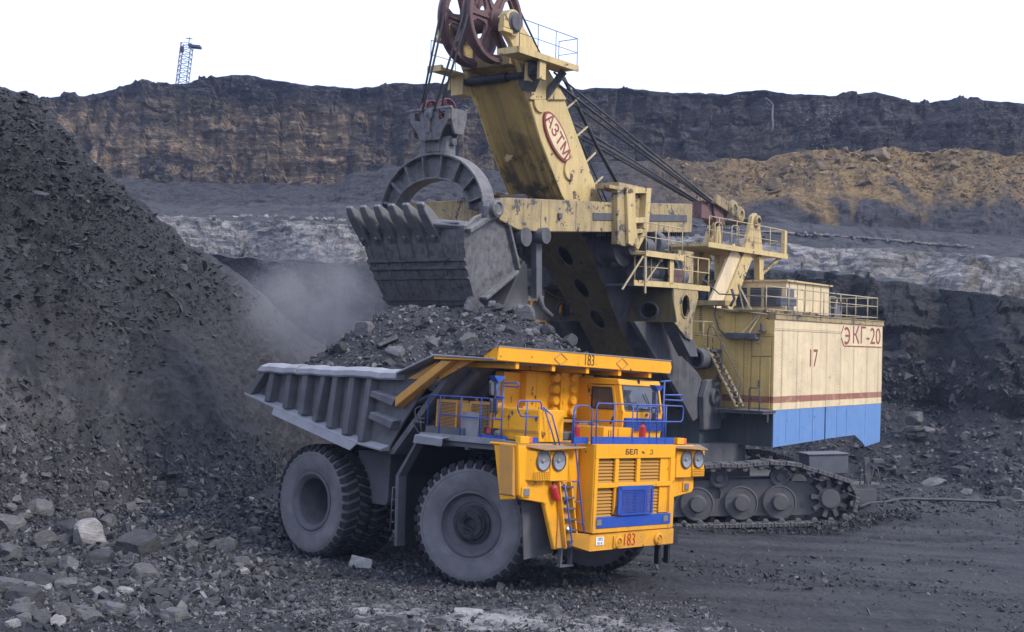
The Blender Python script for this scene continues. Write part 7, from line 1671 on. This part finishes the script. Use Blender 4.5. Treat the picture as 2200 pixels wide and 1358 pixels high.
for k in range(20):
    i = int(RR.uniform(.45, .85)*(V_spoil.shape[0])); j = int(RR.uniform(.60, .86)*V_spoil.shape[1]); P = V_spoil[i, j]; s = RR.uniform(1.0, 2.2); sh = RR.choice(('block', 'slab', 'flat'))
    px = PX[j]; a = 'high' if i > .68*V_spoil.shape[0] else 'half way up'; b_ = 'above the gantry' if px < 1750 else ('above the side lettering' if px < 1950 else 'near right edge')
    rock('rock', P, s, sh, 'ochre', f'{"big" if s > 1.6 else "smaller"} brown {SHAPE[sh]} boulder {a} on ochre bank, {b_}', 'brown boulders on the spoil bank', tilt=.4)

# ------------------------------------------------------------------ power cable, far mast, drain pipe, chute
b = MB(); pts = [(13.4, 48.9), (14.6, 51.0), (16.6, 54.4), (19.0, 57.0), (21.8, 58.6), (24.6, 59.6), (28.0, 61.0), (33, 64)]
fine = []
for i in range(len(pts)-1):
    for t in np.linspace(0, 1, 9, endpoint=False):
        x, y = np.array(pts[i])*(1-t)+np.array(pts[i+1])*t; fine.append((x, y, surf(x, y)+.16))
fine[0] = (13.4, 48.9, 1.0)
sm_ = [tuple(np.mean([fine[max(0, min(len(fine)-1, i+d))] for d in range(-4, 5)], 0)) for i in range(len(fine))]
b.tube(sm_, .065, 8); o = b.build('power_cable', M['black']); tag(o, 'thick black power cable running over the rubble to the crawler', 'cable')

def mast():
    base = at(391, 184, 205); top = at(404, 80, 205); base = Vector(base); top = Vector(top); ax = (top-base); L = ax.length; d = ax.normalized()
    x = Vector((1, 0, 0)); x = (x-d*x.dot(d)).normalized(); y = d.cross(x)
    r = empty('lattice_mast', base); tag(r, 'slim leaning lattice mast of a drill rig on the far rim', 'mast')
    P = lambda a, c, t: x*a*.82+y*c*.82+d*(L*t)
    for a in (-1, 1):
        for c in (-1, 1):
            b = MB(); b.beam(P(a, c, -.1), P(a, c, .86), .10, .10, x); b.build('mast_leg', M['mast'], r)
    n = 9
    for i in range(n):
        t0, t1 = .86*i/n, .86*(i+1)/n
        for q, (a0, c0, a1, c1) in enumerate(((-1, -1, 1, -1), (1, -1, 1, 1), (1, 1, -1, 1), (-1, 1, -1, -1))):
            b = MB(); b.beam(P(a0, c0, t0), P(a1, c1, t1), .06, .06, y); b.build('mast_brace', M['mast'], r)
            b = MB(); b.beam(P(a0, c0, t1), P(a1, c1, t1), .06, .06, d); b.build('mast_strut', M['mast'], r)
    b = MB(); b.obox(P(1.6, 0, .82), (1.9, 1.5, .35), Matrix((x, y, d)).transposed()); b.obox(P(-.9, 0, .74), (.5, .8, .9), Matrix((x, y, d)).transposed()); b.build('crown_platform', M['mast'], r)
    b = MB(); b.beam(P(.3, 0, .86), P(.3, 0, 1.0), .10, .10, x); b.beam(P(-.4, 0, .975), P(.9, 0, .975), .12, .12, y); b.build('mast_top', M['mast'], r)
M['mast'] = plain('dark blue mast steel', (.035, .045, .085), .6, 0, .1, .1, .1)
mast()
HX = V_high
def on_high(px, py):
    """point on the high wall seen along a surveyed line"""
    j = int(np.clip((px+700)/3800*(len(PX)-1), 0, len(PX)-1)); col = HX[:, j][:int(HX.shape[0]*.89)]
    q = [abs(at(px, py, c[1])[2]-c[2]) for c in col]; c = col[min(int(np.argmin(q)), int(HX.shape[0]*.80))]; return Vector((c[0], c[1]-.45, c[2]))
b = MB(); pp = [on_high(*q) for q in ((1648, 204), (1652, 208), (1659, 216), (1668, 228), (1673, 250), (1678, 272), (1681, 290))]; b.tube(pp, .13, 8)
o = b.build('drain_pipe', M['steel']); tag(o, 'long grey drain pipe hanging down the dark high wall', 'pipe')
cp = []
for px, py in ((1809, 232), (1806, 240), (1803, 250), (1800, 268), (1797, 290), (1792, 308)):
    c = on_high(px, py)
    for k in range(70): cp.append((c.x+R0.normal()*.55, c.y-R0.rand()*.5, c.z+min(.6, R0.normal())*1.0))
for px, py in ((1745, 250), (1740, 266)):
    c = on_high(px, py)
    for k in range(40): cp.append((c.x+R0.normal()*.8, c.y-R0.rand()*.4, c.z+R0.normal()*1.0))
scatter('rubble', np.array(cp), sizes(len(cp), .2, .75, 2), M['stone_grey'], BASE_S, 'pale rubble run down a chute in the high wall', 41)
# thin pale stone seam above the limestone on the right
t_ = V_shale; rows = []
for j in range(560, 735):
    px = PX[j]; py = np.interp(px, [1430, 1600, 1700, 1800, 1900, 2050, 2100], [478, 497, 503, 509, 517, 530, 534]); col = V_shale[:, j]
    q = [abs(at(px, py, c[1])[2]-c[2]) for c in col]; c = col[int(np.argmin(q))]; rows.append((c[0], c[1], c[2], .06+.10*abs(math.sin(j*.37))*R0.rand()+.05*R0.rand()))
b = MB(); b.tube([(x, y-.12, z+.05) for x, y, z, w in rows], [w for *_, w in rows], 6); o = b.build('stone_seam', M['limestone']); tag(o, 'thin pale stone seam in the shale bench', kind='structure')
# broken white ledge on the left above the limestone face
cp = []
for j in range(250, 395):
    px = PX[j]
    if R0.rand() < .8:
        py = 469+4*math.sin(px*.02); col = V_shale[:, j]; q = [abs(at(px, py, c[1])[2]-c[2]) for c in col]; c = col[int(np.argmin(q))]; cp.append((c[0]+R0.normal()*.2, c[1]-.1, c[2]))
scatter('rubble', np.array(cp), R0.uniform(.35, 1.1, len(cp)), M['stone_pale'], BASE_S, 'white blocks along the ledge above the limestone', 42)

# ------------------------------------------------------------------ dust and haze
def volume_mat(name, col, dens, aniso=.0):
    m = bpy.data.materials.new(name); m.use_nodes = True; t = m.node_tree; t.nodes.clear()
    o = t.nodes.new('ShaderNodeOutputMaterial'); v = t.nodes.new('ShaderNodeVolumePrincipled'); v.inputs['Color'].default_value = (*col, 1); v.inputs['Density'].default_value = dens; v.inputs['Anisotropy'].default_value = aniso
    t.links.new(v.outputs[0], o.inputs['Volume']); return m, t, v
me = bpy.data.meshes.new('dust'); bm = bmesh.new(); bmesh.ops.create_icosphere(bm, subdivisions=3, radius=1); bm.to_mesh(me); bm.free()
m, t, v = volume_mat('rock dust', (.93, .88, .86), 1.0)
tc = t.nodes.new('ShaderNodeTexCoord'); ln = t.nodes.new('ShaderNodeVectorMath'); ln.operation = 'LENGTH'; t.links.new(tc.outputs['Object'], ln.inputs[0])
rp = t.nodes.new('ShaderNodeMapRange'); rp.inputs[1].default_value = 1.0; rp.inputs[2].default_value = .1; rp.interpolation_type = 'SMOOTHSTEP'; t.links.new(ln.outputs['Value'], rp.inputs[0])
nz = t.nodes.new('ShaderNodeTexNoise'); nz.inputs['Scale'].default_value = 1.2; nz.inputs['Detail'].default_value = 5; nz.inputs['Distortion'].default_value = 1.2; t.links.new(tc.outputs['Object'], nz.inputs[0])
r2 = t.nodes.new('ShaderNodeMapRange'); r2.inputs[1].default_value = .34; r2.inputs[2].default_value = .70; t.links.new(nz.outputs[0], r2.inputs[0])
mu = t.nodes.new('ShaderNodeMath'); mu.operation = 'MULTIPLY'; t.links.new(rp.outputs[0], mu.inputs[0]); t.links.new(r2.outputs[0], mu.inputs[1])
m2 = t.nodes.new('ShaderNodeMath'); m2.operation = 'MULTIPLY'; m2.inputs[1].default_value = .8; t.links.new(mu.outputs[0], m2.inputs[0]); t.links.new(m2.outputs[0], v.inputs['Density'])
me.materials.append(m); o = bpy.data.objects.new('dust', me); link(o); o.location = tuple(at(690, 655, 45.5)); o.scale = (3.6, 2.6, 2.9); tag(o, 'pale cloud of rock dust drifting off the load', kind='stuff')
o2 = o.copy(); link(o2); o2.location = tuple(at(1120, 700, 40.0)); o2.scale = (1.5, 1.0, 1.0); o2.rotation_euler = (.4, .9, 1.2); tag(o2, 'thin dust where stone slides off the bucket door', kind='stuff')
q0, q1 = at(1062, 648, 40.2), at(1180, 738, 39.0); n = 150; tt = R0.rand(n)[:, None]; P = q0+(q1-q0)*tt+R0.normal(size=(n, 3))*np.array([.22, .3, .22])-np.array([0, 0, .25])*np.sin(tt*3.14)
scatter('rubble', P, sizes(n, .06, .3, 2), M['stone_grey'], BASE_S, 'stones sliding down from the open bucket door', 51)
m, t, v = volume_mat('haze', (.55, .68, 1.0), .00033)
b = MB(); b.box(-560, 560, -260, 780, -2.2, 72); o = b.build('haze', m); tag(o, 'thin bluish haze filling the pit', kind='stuff')
